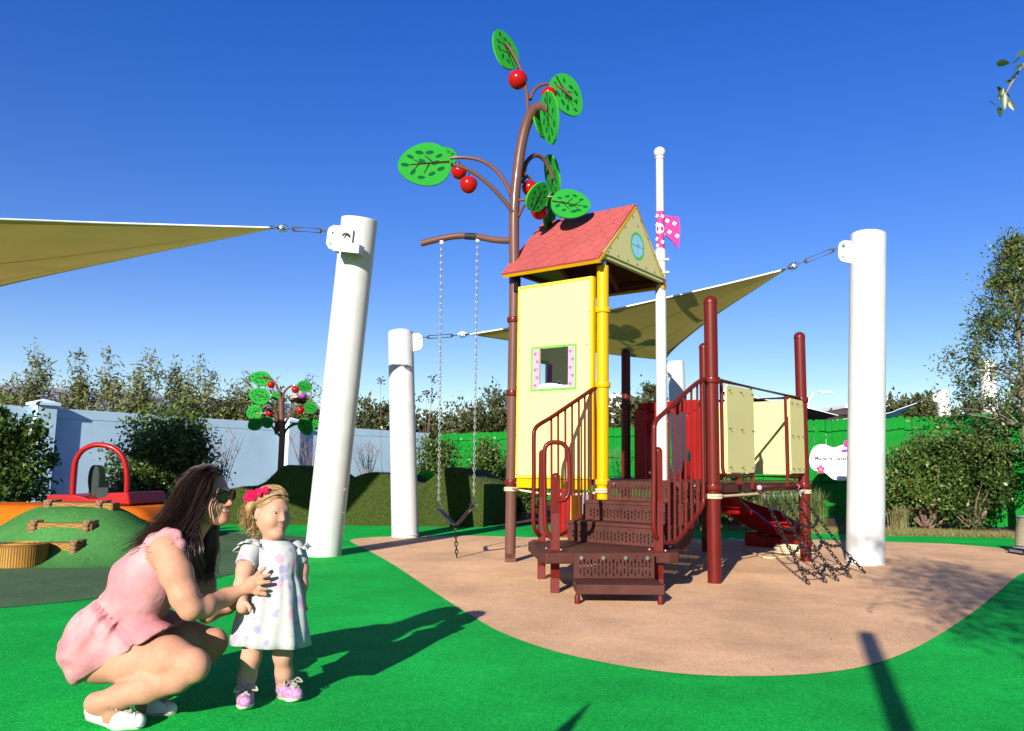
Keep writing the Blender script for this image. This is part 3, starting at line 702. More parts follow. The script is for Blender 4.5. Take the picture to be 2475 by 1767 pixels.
# left side wall, seen through the window from inside
def W2(b, z, o=0.0): return L(.0+o, b, z)
mb = MB()
for (b0, b1, z0, z1) in ((.075, .20, .868, 2.876), (.62, 1.215, .868, 2.876), (.20, .62, 2.13, 2.876), (.20, .62, .868, 1.74)): mb.box(W2((b0+b1)/2, (z0+z1)/2), (.022, b1-b0, z1-z0), AXS)
hb = mb.build('house_wall', 'cream', ps)
mb = MB(); mb.box(W2(.41, 2.15, .014), (.005, .50, .035), AXS); mb.build('window_frame', 'lime', hb)
mb = MB(); mb.box(W2(.675, 1.93, .014), (.004, .085, .42), AXS)
for k in range(5): mb.ball(W2(.675+(.012 if k % 2 else -.012), 1.76+k*.082, .017), .014, n=8, m=1, rad=(.003, .015, .015))
mb.build('curtain', ['violet_print', 'heart'], hb)
for (bb, z, k) in ((.86, 1.93, 0), (.86, 1.79, 1)):
    mb = MB(); c = W2(bb, z, .014); mb.box(c, (.004, .085, .085), AXS, 0)
    if k == 0: flower(mb, c + U3*.003, V3, ZA, U3, .028, 1, 2)
    else: mb.tube([c + U3*.004 + V3*math.cos(t)*.022 + ZA*(math.sin(t)*.024-.012) for t in np.linspace(0, math.pi, 8)], .005, n=4, m=1)
    mb.build('wall_picture', ['white_print', 'black_print', 'violet_print'], hb)
# --- roof
RA0, RA1 = -.03, 1.165; RB, RZ = .58, 3.755; EB, EZ = -.185, 3.0; EBb = 1.28
def roof_side(sign):
    eb = EB if sign < 0 else EBb
    e0, e1, r0, r1 = L(RA0, eb, EZ), L(RA1, eb, EZ), L(RA0, RB, RZ), L(RA1, RB, RZ)
    up = (r0-e0); sl = up.length; up.normalize(); N = U3.cross(up) if sign < 0 else up.cross(U3)
    if N.z < 0: N = -N
    mb = MB(); mb.prism([e0, e1, r1, r0], N*.022, 0)
    mb.f[-6] = mb.f[-6]
    # underside
    mb.add([e0-N*.001, e1-N*.001, r1-N*.001, r0-N*.001], [(0, 1, 2, 3)], 2)
    W_ = (e1-e0).length; off = N*.0235
    def pt(x, y): return e0 + U3*x + up*y + off
    rows = 8; rh = sl/rows; cw = W_/6.5
    def wob(x, k): return .028*math.sin(2*math.pi*(x/cw + (k % 2)*.5) - .6)
    for k in range(1, rows):
        xs = np.linspace(0.0, W_, 60); prev = None
        for x in xs:
            y = min(max(k*rh + wob(x, k), .004), sl-.004); p = (pt(x, y-.0028), pt(x, y+.0028))
            if prev: mb.add([prev[0], p[0], p[1], prev[1]], [(0, 1, 2, 3)], 1)
            prev = p
    for k in range(rows):
        for j in range(8):
            x = (j + (.5 if k % 2 else 0))*cw + .06
            if x > W_-.01: continue
            ya, yb = k*rh + (wob(x, k) if k else 0), (k+1)*rh + (wob(x, k+1) if k < rows-1 else 0)
            mb.add([pt(x-.003, ya), pt(x+.003, ya), pt(x+.003, yb), pt(x-.003, yb)], [(0, 1, 2, 3)], 1)
    rs = mb.build('roof_panel', ['roof_salmon', 'roof_line', 'roof_under'], roof)
    mb = MB()
    for i in range(5):
        for y in (.03, .34, .66, .97): mb.ball(pt(.04+(W_-.08)*i/4, y*sl), .009, n=8)
    mb.build('bolts', 'steel', roof)
    mb = MB(); c = (e0+e1)/2 - N*.018 + up*.012; mb.box(c, (W_-.02, .03, .032), (U3, up, N)); mb.build('eave_trim', 'yellow', roof)
    return N
mat('roof_salmon', (.31, .066, .060), .5, var=.06, scale=4, var2=.08, scale2=1.5); mat('roof_line', (.255, .045, .042), .5, var=.05)
mb = MB(); mb.box(L(.02, .58, 3.06), (.05, 1.38, .045), AXS)
for a0, b0, a1, b1 in ((1.1, 0, .6, 1.2), (.1, 1.2, .6, 0)):
    p, q = L(a0, b0, 3.02), L(a1, b1, 3.02); d = (q-p).normalized(); mb.box((p+q)/2, ((q-p).length, .035, .035), (d, ZA.cross(d), ZA))
for b in (-.03, 1.2): mb.box(L(.56, b, 3.06), (1.1, .04, .045), AXS)
roof = mb.build('roof', 'roof_under', ps)
roof_side(-1); roof_side(1)
for a, vis in ((1.150, 1), (-.012, 0)):
    N = U3 if vis else -U3; mb = MB(); tri = [(-.115, 3.088), (1.275, 3.088), (.58, 3.735)]
    mb.prism([L(a, b, z) for b, z in tri], N*.02); gb = mb.build('gable', 'olive_panel' if 0 else 'cream', roof)
    if not vis: continue
    f = a + .0215
    def C2(b, z, o=0): return L(f+o, b, z)
    mb = MB(); bc, zc = .60, 3.315
    ts = np.linspace(0, 2*math.pi, 33)[:-1]
    mb.add([C2(bc+math.cos(t)*.150, zc+math.sin(t)*.150) for t in ts] + [C2(bc+math.cos(t)*.122, zc+math.sin(t)*.122) for t in ts], [(i, (i+1) % 32, 32+(i+1) % 32, 32+i) for i in range(32)], 0)
    mb.add([C2(bc+math.cos(t)*.122, zc+math.sin(t)*.122, -.0006) for t in ts], [tuple(range(32))], 1)
    for (w_, h_) in ((.008, .24), (.24, .008)): mb.box(C2(bc, zc, .0006), (.001, w_, h_), AXS, 0)
    mb.build('round_window_print', ['green_print', 'sky_print'], roof)
    mb = MB()
    for b in np.linspace(-.02, 1.18, 7): mb.ball(C2(b, 3.118), .010, n=8)
    for t in (.12, .35, .6, .86): 
        for sgn in (-1, 1): mb.ball(C2(.58+sgn*(.63-.63*t), 3.10+.60*t), .010, n=8)
    mb.ball(C2(.60, 3.54), .010, n=8); mb.ball(C2(.60, 3.33, .002), .010, n=8); mb.build('bolts', 'steel', roof)
    for sgn, b0, z0_ in ((-1, EB, EZ), (1, 1.16, EZ+.13)):
        p, q = L(a+.003, b0, z0_-.012), L(a+.003, .58, RZ-.012); d = (q-p).normalized(); n2 = U3.cross(d)
        mb = MB(); mb.box((p+q)/2 - ZA*.01, (.035, (q-p).length, .03), (U3, d, n2)); mb.build('rake_trim', 'yellow', roof)
    mb = MB(); mb.box(L(a-.02, .58, 3.07), (.05, 1.38, .045), AXS); mb.build('tie_beam', 'cream', roof, bevel=.004)
mb = MB(); mb.tube([L(*P['trunk'], 2.83) - V3*.0, L(.02, .02, 3.05)], .03, n=8); mb.box(L(.06, -.03, 2.95), (.05, .06, .22), AXS); mb.build('roof_bracket', 'black_post', roof)
mb = MB(); mb.box(L(1.09, .02, 3.01), (.05, .05, .05), AXS); mb.ball(L(1.10, -.03, 3.015), .016, n=8); mb.build('roof_bracket', 'steel', roof)
# --- guard panels and net on the right side
def RA(b): return 2.225 + .026*b
def R3(b, z, o=0.0): return L(RA(b)+o, b, z)
mb = MB(); mb.tube([R3(.07, 1.79), R3(2.33, 1.79)], .021, n=12); rail = mb.build('guard_rail', 'red_brown', ps)
def guard(b0, b1, label, side):
    fr = MB(); r = .017; z0, z1 = .93, 1.775; rad = .07
    inner = b1 if side < 0 else b0; outer = b0 if side < 0 else b1
    sg = 1 if side < 0 else -1
    path = [R3(outer-sg*.005, z1), R3(outer-sg*.005, z0+rad), R3(outer+sg*.012, z0+.02), R3(outer+sg*rad, z0), R3(inner, z0)]
    fr.tube(path, r, n=10); fr.tube([R3(inner, z1), R3(inner, .80), R3(inner, .80, .06)], r, n=10)
    fr.tube([R3((b0+b1)/2, z0), R3((b0+b1)/2, .85), R3((b0+b1)/2, .85, .05)], r, n=10); o = fr.build('guard_frame', 'red_brown', ps)
    mb = MB(); bb0, bb1 = b0+.02, b1-.02; zz0, zz1 = .955, 1.758; c_ = .03
    poly = [(bb0+c_, zz0), (bb1-c_, zz0), (bb1, zz0+c_), (bb1, zz1-c_), (bb1-c_, zz1), (bb0+c_, zz1), (bb0, zz1-c_), (bb0, zz0+c_)]
    mb.prism([R3(b, z, .02) for b, z in poly], U3*.019); pn = mb.build('guard_panel', 'cream', o, bevel=.003)
    mb = MB()
    for b in np.linspace(bb0+.05, bb1-.05, 3):
        for z in (zz0+.05, (zz0+zz1)/2, zz1-.05): mb.tube([R3(b, z, .039), R3(b, z, .062)], .008, n=8)
    mb.build('bolts', 'steel', o)
guard(.22, .90, '', -1); guard(1.86, 2.33, '', 1)
# cream panel at the far side of the deck
mb = MB(); mb.box(L(1.67, 2.46, 1.36), (1.02, .02, .84), AXS); bp_ = mb.build('guard_panel', 'cream', ps, bevel=.003)
mb = MB()
for a in (1.3, 1.66, 2.05):
    for z in (1.0, 1.36, 1.7): mb.ball(L(a, 2.448, z), .009, n=8)
mb.build('bolts', 'steel', bp_)
mb = MB(); mb.tube([L(1.1, 2.47, 1.81), L(2.26, 2.41, 1.81)], .02, n=10); mb.tube([L(1.1, 2.47, .915), L(2.26, 2.41, .915)], .02, n=10)
mb.tube([L(1.14, 2.47, .915), L(1.14, 2.47, 1.81)], .018, n=10); mb.build('guard_frame', 'red_brown', ps)
# net
bar0, bar1 = R3(.87, .815, .08), R3(1.92, .815, .08)
mb = MB(); mb.tube([bar0, bar1], .023, n=12); mb.ball(bar0, .027, n=10, m=1); mb.ball(bar1, .027, n=10, m=1)
for b in (.95, 1.84): mb.tube([R3(b, .815, .08), R3(b, .815, 0)], .015, n=8)
netbar = mb.build('net_bar', ['red_brown', 'pink_light'], ps)
gpts = [G(1797, 1300), G(1835, 1296), G(1862, 1292), G(1890, 1285), G(1922, 1275)]
tops = [R3(b, .795, .085) for b in (.91, 1.15, 1.39, 1.63, 1.87)]
def netp(i, t):
    q = tops[i].lerp(gpts[i]+ZA*.012, t); q.z -= .035*4*t*(1-t); return q
for i in range(5):
    mb = MB(); d = (netp(i, .08)-tops[i])
    for s_ in (-.012, .012): mb.tube([tops[i] + V3*s_, tops[i] + d*.5 + V3*s_*1.6], .006, n=6, m=1); mb.tube([tops[i] + d*.5 + V3*s_*1.6, tops[i] + d*.75, tops[i] + d*1.05], .007, n=6, m=2)
    for k in range(12):
        a, b = netp(i, .08+.92*k/12), netp(i, .08+.92*(k+1)/12); chain(mb, a, b, pitch=.037, r=.0058, wide=.78)
    mb.build('net_chain', ['black_chain', 'red_brown', 'galvanised'], netbar)
for row, t in enumerate((.36, .60, .84)):
    mb = MB()
    for i in range(4):
        t0 = t + (.05 if (i+row) % 2 else -.03); t1 = t + (.05 if (i+1+row) % 2 else -.03)
        a, b = netp(i, t0), netp(i+1, t1); chain(mb, a, b, pitch=.037, r=.0058, sag=.03, wide=.78)
        mb.ball(a, .012, n=8); mb.ball(a+Vector((.006, -.008, .006)), .0065, n=6, m=1)
    mb.build('cross_chain', ['black_chain', 'galvanised'], netbar)
# --- stairs
ST = dict(l=.325, t3=.503, t4=.681)
def slotted(mb, p0, dirx, W_, z0, z1, n, thick=.012, rows=2, edge=.03):
    """vertical plate from p0 along dirx, W wide, staggered vertical slots"""
    nrm = ZA.cross(dirx); H_ = z1-z0
    def bx(x0, x1, y0, y1): mb.box(p0 + dirx*((x0+x1)/2) + ZA*((y0+y1)/2 + z0 - p0.z), (x1-x0, thick, y1-y0), (dirx, nrm, ZA))
    m_ = .028; pitch_ = (W_-2*edge)/n; sw = pitch_*.42
    bx(0, W_, 0, m_*.6); bx(0, W_, H_-m_*1.3, H_); ya, yb = m_*.6, H_-m_*1.3; hh_ = yb-ya
    bx(0, edge, ya, yb); bx(W_-edge, W_, ya, yb)
    for i in range(n):
        x0 = edge + i*pitch_; bx(x0, x0+pitch_-sw, ya, yb); xs, xe = x0+pitch_-sw, x0+pitch_
        if i % 2: segs = [(.26, .40), (.86, 1.0)]; segs = [(0, .04), (.30, .38), (.64, .72), (.96, 1)]
        else: segs = [(0, .16), (.46, .54), (.84, 1)]
        for s0, s1_ in segs: bx(xs, xe, ya+hh_*s0, ya+hh_*s1_)
A0, A1 = 1.075, 2.02
land = [(.878, -.907), (1.475, -1.575), (1.545, -1.60), (2.228, -.872), (2.262, -.79), (2.15, -.53), (1.04, -.53)]
for a in (A0-.005, A1+.075):
    mb = MB(); mb.prism([L(a, b, z) for b, z in ((-.56, ST['l']), (-.56, ST['t3']-.034), (-.30, ST['t3']-.034), (-.30, ST['t4']-.034), (-.04, ST['t4']-.034), (-.04, ST['t4']-.16), (-.30, ST['l']-.05))], U3*.012)
    if a < 1.5: stairs = mb.build('stairs', 'brown_step', ps)
    else: mb.build('stringer', 'brown_step', stairs)
mb = MB(); mb.prism([L(a, b, ST['l']) for a, b in reversed(land)], -ZA*.085); mb.build('landing', 'brown_step', stairs, bevel=.012)
def tread(a0, a1, b0, b1, z, nm='tread'):
    mb = MB(); mb.box(L((a0+a1)/2, (b0+b1)/2, z-.016), (a1-a0, b1-b0, .032), AXS); mb.build(nm, 'brown_step', stairs, bevel=.008)
tread(A0-.02, A1+.05, -.565, -.29, ST['t3']); tread(A0+.01, A1+.07, -.305, -.03, ST['t4'])
for (a0, a1, b, z0, z1) in ((A0-.01, A1+.04, -.548, ST['l'], ST['t3']-.032), (A0+.02, A1+.06, -.292, ST['t3'], ST['t4']-.032), (1.17, 2.14, -.02, ST['t4'], DZ)):
    mb = MB(); slotted(mb, L(a0, b, z0), U3, a1-a0, z0, z1, 26); 
    if z1 == DZ:
        for x in (.08, .5, .9): mb.ball(L(a0+x, b-.012, DZ-.03), .012, n=8, m=1)
    mb.build('riser', ['brown_step', 'steel'], stairs)
# bottom step, turned towards the lawn side
e0, e1 = L(1.70, -1.455, 0), L(2.16, -1.02, 0); ed = (e1-e0).normalized(); en = Vector((ed.y, -ed.x, 0))
if en.y > 0: en = -en
mb = MB(); slotted(mb, e0 + en*.022, ed, (e1-e0).length, .13, ST['l']-.001, 20)
for x in (.09, .36, .64, .91): mb.tube([e0 + ed*(x*(e1-e0).length) + en*.026 + ZA*.292, e0 + ed*(x*(e1-e0).length) + en*.036 + ZA*.292], .015, n=10, m=1)
mb.build('riser', ['brown_step', 'steel'], stairs)
f0, f1 = L(1.918, -1.743, 0), L(2.412, -1.345, 0)
q0 = e0 + en*.012; q1 = e1 + en*.012
top4 = [Vector((p.x, p.y, .140)) for p in (q0, f0, f1, q1)]
mb = MB(); mb.prism(top4, -ZA*.012); 
for p, q in ((q0, f0), (f0, f1), (f1, q1)):
    d = (q-p).normalized(); n3 = Vector((d.y, -d.x, 0)); mb.box(Vector(((p.x+q.x)/2, (p.y+q.y)/2, .105)), ((q-p).length, .008, .068), (d, n3, ZA))
mb.build('bottom_tread', 'brown_step', stairs, bevel=.006)
for p in (f0.lerp(f1, .015)-en*.03, f0.lerp(f1, .97)-en*.03):
    mb = MB(); mb.lathe([(.014, -.005), (.021, .002), (.021, .05), (.010, .075), (.010, .135)], Vector((p.x, p.y, 0)), n=12); mb.build('leg', 'red_brown', stairs)
# legs and newel posts of the landing
NW = dict(n1=(1.497, -1.40), n2=(.965, -.82), nr=(2.125, -.855))
for k, (a, b) in NW.items():
    mb = MB(); mb.tube([L(a, b, -.02), L(a, b, .24)], .036, n=16); mb.build('leg', 'red_brown', stairs)
    mb = MB(); mb.box(L(a, b, ST['l']+.004), (.17, .09, .008), AXS); mb.tube([L(a, b, ST['l']), L(a, b, {'n1': .90, 'n2': 1.10, 'nr': 1.12}[k])], .036, n=16)
    mb.ball(L(a, b, {'n1': .90, 'n2': 1.10, 'nr': 1.12}[k]), .0355, n=12)
    for dx in (-.07, .07): mb.ball(L(a+dx, b-.02, ST['l']+.01), .012, n=8, m=1)
    mb.build('newel_post', ['red_brown', 'steel'], stairs)
# railings: planes through the newel and the upper post
def railing(pts_px, plane, r=.021, n=8):
    return [plane(x, y) for x, y in pts_px]
def plane_through(a0, b0, a1, b1):
    p, q = L(a0, b0), L(a1, b1); d2 = np.array([q.x-p.x, q.y-p.y]); nrm = np.array([d2[1], -d2[0]])
    def f(x, y):
        d = ray(x, y); t = (np.array([p.x, p.y]) @ nrm)/(d[:2] @ nrm); return Vector(d*t + np.array([0, 0, CAMZ]))
    return f
pl = plane_through(1.04, -.02, .965, -.82)
lr = MB(); lr.tube(spline([pl(1330, 862), pl(1318, 864), pl(1300, 876), pl(1262, 902), pl(1225, 927), pl(1200, 942), pl(1189, 953), pl(1186, 972), pl(1186, 1060), pl(1185, 1150), pl(1190, 1180), pl(1203, 1190), pl(1222, 1189), pl(1240, 1189)], 5), .0195, n=12)
lr.tube(spline([pl(1240, 1189), pl(1256, 1182), pl(1267, 1172), pl(1290, 1152), pl(1305, 1138), pl(1318, 1122), pl(1322, 1100), pl(1322, 1000), pl(1321, 920), pl(1320, 866)], 5), .0185, n=12)
lr.build('stair_railing', 'red_brown', stairs)
for (x, yt, yb) in ((1225, 928, 1187), (1240, 918, 1186), (1256, 907, 1180), (1271, 897, 1165), (1286, 887, 1152), (1299, 878, 1140), (1311, 869, 1128)):
    mb = MB(); mb.tube([pl(x, yt), pl(x+.8, yb)], .0105, n=8); mb.build('baluster', 'red_brown', stairs)
pr_ = plane_through(2.22, -.08, 2.125, -.855)
rr_ = MB(); rr_.tube(spline([pr_(1566, 843), pr_(1556, 846), pr_(1535, 862), pr_(1505, 890), pr_(1478, 915), pr_(1462, 930), pr_(1455, 942), pr_(1453, 962), pr_(1453, 1060), pr_(1452, 1150), pr_(1454, 1182), pr_(1461, 1198), pr_(1472, 1206), pr_(1492, 1206), pr_(1508, 1196), pr_(1530, 1168), pr_(1552, 1138), pr_(1562, 1118), pr_(1563, 1090), pr_(1562, 1000), pr_(1561, 900), pr_(1560, 848)], 5), .0195, n=12)
rr_.build('stair_railing', 'red_brown', stairs)
for (x, yt, yb) in ((1486, 909, 1203), (1499, 896, 1200), (1511, 886, 1190), (1523, 874, 1176), (1536, 862, 1160), (1549, 852, 1143)):
    mb = MB(); mb.tube([pr_(x, yt), pr_(x+.5, yb)], .0105, n=8); mb.build('baluster', 'red_brown', stairs)
pn1 = plane_through(1.497, -1.40, 2.1, -.90)
lp = MB(); lp.tube(spline([pn1(1232, 1199), pn1(1222, 1192), pn1(1214, 1178), pn1(1211, 1150), pn1(1210, 1080), pn1(1209, 1015), pn1(1212, 993), pn1(1222, 984), pn1(1238, 983), pn1(1250, 986), pn1(1260, 998), pn1(1264, 1020), pn1(1265, 1070), pn1(1264, 1095), pn1(1256, 1108), pn1(1246, 1112), pn1(1238, 1112)], 5), .0185, n=12)
lp.build('loop_handle', 'red_brown', stairs)
# --- slide hood and slide at the back
def hood_pt(x, y): return PB(x, y, 2.52)
mb = MB(); lo = [(1409, 1068), (1408, 915), (1414, 903), (1418, 896), (1470, 893), (1530, 888), (1552, 888), (1556, 905), (1562, 925), (1562, 1070)]
li = [(1540, 1070), (1540, 1020), (1528, 1000), (1524, 960), (1526, 930), (1515, 915), (1500, 925), (1486, 918), (1477, 935), (1474, 965), (1474, 1068)]
poly = [hood_pt(*p) for p in lo] + [hood_pt(*p) for p in li]
# two cheeks and a header instead of one concave polygon
def cheek(px): mb.prism([hood_pt(*p) for p in px], V3*.10)
cheek([(1474, 1068), (1474, 922), (1416, 905), (1408, 917), (1409, 1068)]); cheek([(1562, 1070), (1562, 925), (1556, 905), (1525, 922), (1526, 995), (1538, 1015), (1540, 1070)])
cheek([(1416, 905), (1474, 922), (1486, 914), (1500, 921), (1513, 912), (1525, 922), (1556, 905), (1552, 888), (1530, 888), (1470, 893), (1418, 896)])
hood = mb.build('slide_hood', 'plastic_red', ps, bevel=.012)
mb = MB(); mb.tube([hood_pt(1445, 935)-V3*.02, hood_pt(1446, 1000)-V3*.025, hood_pt(1446, 1055)-V3*.02], .045, n=10); mb.tube([hood_pt(1440, 898)-V3*.01, hood_pt(1440, 920)-V3*.015], .04, n=10); mb.build('moulded_rib', 'plastic_red', hood)
mb = MB(); mb.tube([hood_pt(1450, 1050)-V3*.06, hood_pt(1450, 1050)-V3*.075], .015, n=10); mb.build('bolt', 'steel', hood)
path = spline([L(.52, 2.6, .83), L(.62, 2.95, .80), Vector((2.50, 10.85, .66)), Vector((2.88, 11.05, .45)), Vector((3.22, 10.95, .27)), Vector((3.46, 10.70, .18)), Vector((3.60, 10.50, .17))], 6)
mb = MB(); prof = [(-.30, .23), (-.30, .25), (-.26, .25), (-.245, .12), (-.19, .03), (-.08, 0), (.08, 0), (.19, .03), (.245, .12), (.26, .25), (.30, .25), (.30, .23)]
prof += [(.275, .10), (.21, -.0), (.08, -.035), (-.08, -.035), (-.21, -.0), (-.275, .10)]
vs = []; K = len(prof); n_ = len(path)
for i, p in enumerate(path):
    d = path[min(i+1, n_-1)] - path[max(i-1, 0)]; d.z *= .6; d.normalize(); sx = d.cross(ZA).normalized(); up = sx.cross(d); hs = 1.0 if i < n_*.75 else max(.30, 1-.7*(i-n_*.75)/(n_*.25))
    for x, y in prof: vs.append(p + sx*x + up*y*(hs if y > 0 else 1))
fs = [(i*K+j, i*K+(j+1) % K, (i+1)*K+(j+1) % K, (i+1)*K+j) for i in range(n_-1) for j in range(K)] + [tuple((n_-1)*K+j for j in range(K))]
mb.add(vs, fs, 0, True); slide = mb.build('slide', 'plastic_red', ps, sharp=60)
mb = MB()
for k in (-13, -10, -7, -4):
    q = path[k]; q2 = path[k+3]; d = Vector((q2.x-q.x, q2.y-q.y, 0)); ln = d.length; d.normalize(); c = (q+q2)/2; zt = min(q.z, q2.z)-.034; mb.box(Vector((c.x, c.y, zt/2)), (ln, .36, zt), (d, ZA.cross(d), ZA))
mb.build('slide_foot', 'plastic_red', slide, bevel=.02)
# --- swing hanging from the arm
sw = thing('swing', 'belt swing on long chains hanging from the brown branch arm', 'swing', G(1015, 1240))
c1t, c2t = AY(981, 541, TY+.24), AY(1061, 537, TY+.14)
c1b, c2b = AY(975, 1112, 8.80), AY(1053, 1103, 8.72)
for a, b in ((c1t, c1b), (c2t, c2b)):
    mb = MB(); chain(mb, a, b, pitch=.038, r=.0048, wide=.62); mb.build('chain', 'galvanised', sw)
    mb = MB(); mb.tube([a + ZA*.05, a], .012, n=8); mb.box(a + ZA*.02, (.03, .03, .04)); mb.build('hanger', 'galvanised', sw)
    tri = [b, b + Vector((-.048, 0, -.09)), b + Vector((.048, 0, -.09))]
    mb = MB(); mb.tube([tri[0].lerp(tri[1], .1), tri[1], tri[2], tri[0].lerp(tri[2], .1)], .009, n=6, closed=True); mb.build('triangle_link', 'steel', sw)
e0, e1 = c1b - ZA*.085, c2b - ZA*.085; m_ = (e0+e1)/2
pts = []
for t in np.linspace(0, 1, 15):
    q = e0.lerp(e1, t); q.z -= .20*(1-abs(2*t-1)**1.15); pts.append(q)
mb = MB(); sdv = (e1-e0).cross(ZA).normalized(); vs = []
for q in pts: vs += [q - sdv*.075, q + sdv*.075]
mb.add(vs, [(2*i, 2*i+1, 2*i+3, 2*i+2) for i in range(14)], 0, True); seat = mb.build('seat', 'dark_rubber', sw, solid=.012)
for i0 in (1, 12):
    q = [pts[i0]-sdv*.045+ZA*.008, pts[i0]+sdv*.02+ZA*.008, pts[i0+1]+sdv*.02+ZA*.008, pts[i0+1]-sdv*.045+ZA*.008]
    mb = MB(); mb.add(q + [p-ZA*.02 for p in q], [(0, 1, 2, 3), (7, 6, 5, 4)]); mb.build('care_tag', 'white_print', seat)
mb = MB(); low = m_ - ZA*.2; mb.tube([low, low-ZA*.06], .012, n=8); chain(mb, low - ZA*.05, G(1015, 1240)+ZA*.005, pitch=.04, r=.006, wide=.75); mb.build('anchor_chain', 'black_chain', sw)
# --- ropes
rp_ = thing('barrier_rope', 'beige rope wound round the posts under the deck edge', 'rope', L(0, 0, 0))
def rope_ring(c, r, z, turns=2):
    mb = MB()
    for k in range(turns): mb.tube([c + Vector((math.cos(t)*(r+.011), math.sin(t)*(r+.011), z+k*.022)) for t in np.linspace(0, 2*math.pi, 21)[:-1]], .0115, n=6, closed=True)
    mb.build('coil', 'rope', rp_)
for k, z, r in (('trunk', .735, .056), ('yellow', .75, .06), ('red', .735, .06), ('right', .745, .06)): rope_ring(L(*P[k]), r, z)
def rope_span(p, q, sag=.03):
    mb = MB(); mb.tube([p.lerp(q, t) - ZA*sag*4*t*(1-t) for t in np.linspace(0, 1, 12)], .0115, n=8); mb.build('span', 'rope', rp_)
rope_span(L(.06, -.05, .755), L(1.05, -.05, .74), .035); rope_span(R3(.06, .745, .03), R3(1.0, .755, .03), .0)
rope_span(R3(1.0, .755, .03), R3(2.3, .765, .03), .012)
rc = thing('rope_coil', 'loose beige rope coiled on the tan paving below the net', 'rope', G(1762, 1232))
cpos = G(1762, 1232); pts = [G(1650, 1222)+ZA*.012, G(1680, 1234)+ZA*.012, G(1715, 1242)+ZA*.012]
for k in range(46): a = k*.55; rr2 = .20 - .0012*k; pts.append(cpos + Vector((math.cos(a)*rr2*(1.2+.15*math.sin(k*.7)), math.sin(a)*rr2*.9, .014+.0022*k)))
pts += [G(1790, 1242)+ZA*.012, G(1808, 1236)+ZA*.012]
mb = MB(); mb.tube(spline(pts, 3), .0115, n=7); mb.build('rope', 'rope', rc)
# ================================================================== OTHER THINGS
# --- small apple tree beyond the turf hills
AYT = 14.6
sb = AY(624, 1030, AYT); sb.z = 0
sat = thing('play_apple_tree', 'small cut-out apple tree with a bird nest behind the dark turf hills', 'play tree', sb)
mb = MB(); mb.tube([sb - ZA*.02, Vector((sb.x, sb.y, AY(624, 960, AYT).z)), AY(625, 920, AYT), AY(625, 886, AYT)], [.058, .055, .052, .05], n=18); stk = mb.build('tree_trunk', 'trunk_brown', sat)
for pts in ([(624, 915, 0), (622, 876, 0), (606, 845, .05), (585, 836, .05)], [(626, 912, 0), (631, 874, 0), (648, 857, -.05), (670, 858, -.05)], [(622, 952, 0), (612, 912, -.1), (596, 893, -.2), (580, 884, -.25)], [(621, 957, 0), (606, 928, .06), (588, 918, .08), (570, 920, .08)], [(628, 950, 0), (645, 922, -.06), (664, 908, -.1), (682, 908, -.1)], [(628, 968, 0), (642, 948, -.1), (660, 941, -.15), (677, 948, -.15)], [(622, 970, 0), (610, 954, -.1), (599, 940, -.12)], [(627, 962, 0), (650, 945, .15), (690, 935, .2)]):
    mb = MB(); q = tpath(pts, AYT, 5); mb.tube(q, [.022*(1-.3*i/len(q)) for i in range(len(q))], n=8); mb.build('branch', 'trunk_brown', stk)
for i, (c, a, wi, dy) in enumerate([((579, 841), (-24, -3), 16, .07), ((576, 880), (-23, -6), 18, -.28), ((565, 916), (-16, 8), 16, .1), ((617, 880), (-14, 2), 9, .1), ((677, 859), (16, 5), 12, -.07), ((690, 906), (14, 4), 13, -.12), ((679, 948), (10, 18), 15, -.17), ((592, 938), (-14, -5), 12, -.14), ((566, 943), (-14, 8), 14, .02), ((616, 950), (-3, 16), 6, .12), ((700, 942), (14, 8), 12, .2)]):
    mb = MB(); leaf_mesh(mb, c, a, wi, wi*1.1, AYT+dy, seed=40+i, th=.02); mb.build('leaf', LM, stk)
for (x, y, dy) in ((602, 855, .03), (656, 866, -.05), (599, 918, 0), (667, 912, -.12)):
    mb = MB(); apple(mb, AY(x, y, AYT+dy), .068); mb.build('apple', ['apple_red', 'twig_print'], stk)
nc = AY(662, 890, AYT-.05); nest = thing('bird_nest', 'twig nest with small purple and pink birds in the small apple tree', 'nest', nc)
mb = MB()
for k in range(60):
    a = random.uniform(0, 6.28); z = random.uniform(-.05, .03); r = .15+z*.8; b = a + random.uniform(.5, 1.3)
    mb.tube([nc + Vector((math.cos(a)*r, math.sin(a)*r*.8, z)), nc + Vector((math.cos((a+b)/2)*r*1.05, math.sin((a+b)/2)*r*.85, z+random.uniform(-.01, .02))), nc + Vector((math.cos(b)*r, math.sin(b)*r*.8, z+random.uniform(-.02, .02)))], .007, n=4)
mb.build('nest_bowl', 'twig_print', nest)
for dx, dz, r, m2, m3 in ((.09, .09, .055, 'violet_print', 'yellow'), (-.03, .05, .04, 'pink_light', 'yellow'), (-.08, .045, .035, 'pink_light', 'yellow')):
    c = nc + Vector((dx, -.02, dz)); mb = MB(); mb.ball(c, r, n=12, rad=(r*1.15, r, r)); mb.ball(c + Vector((-r*.85, -.01, r*.55)), r*.62, n=10, m=1); mb.lathe([(r*.25, 0), (.001, r*.6)], c + Vector((-r*1.35, -.01, r*.5)), (-1, 0, -.1), n=8, m=2)
    mb.add([c + Vector((r*.9, 0, 0)), c + Vector((r*1.7, 0, r*.5)), c + Vector((r*1.75, .01, -r*.1))], [(0, 1, 2), (2, 1, 0)], 2); mb.build('bird', [m2, m3, 'pink_flag'], nest)
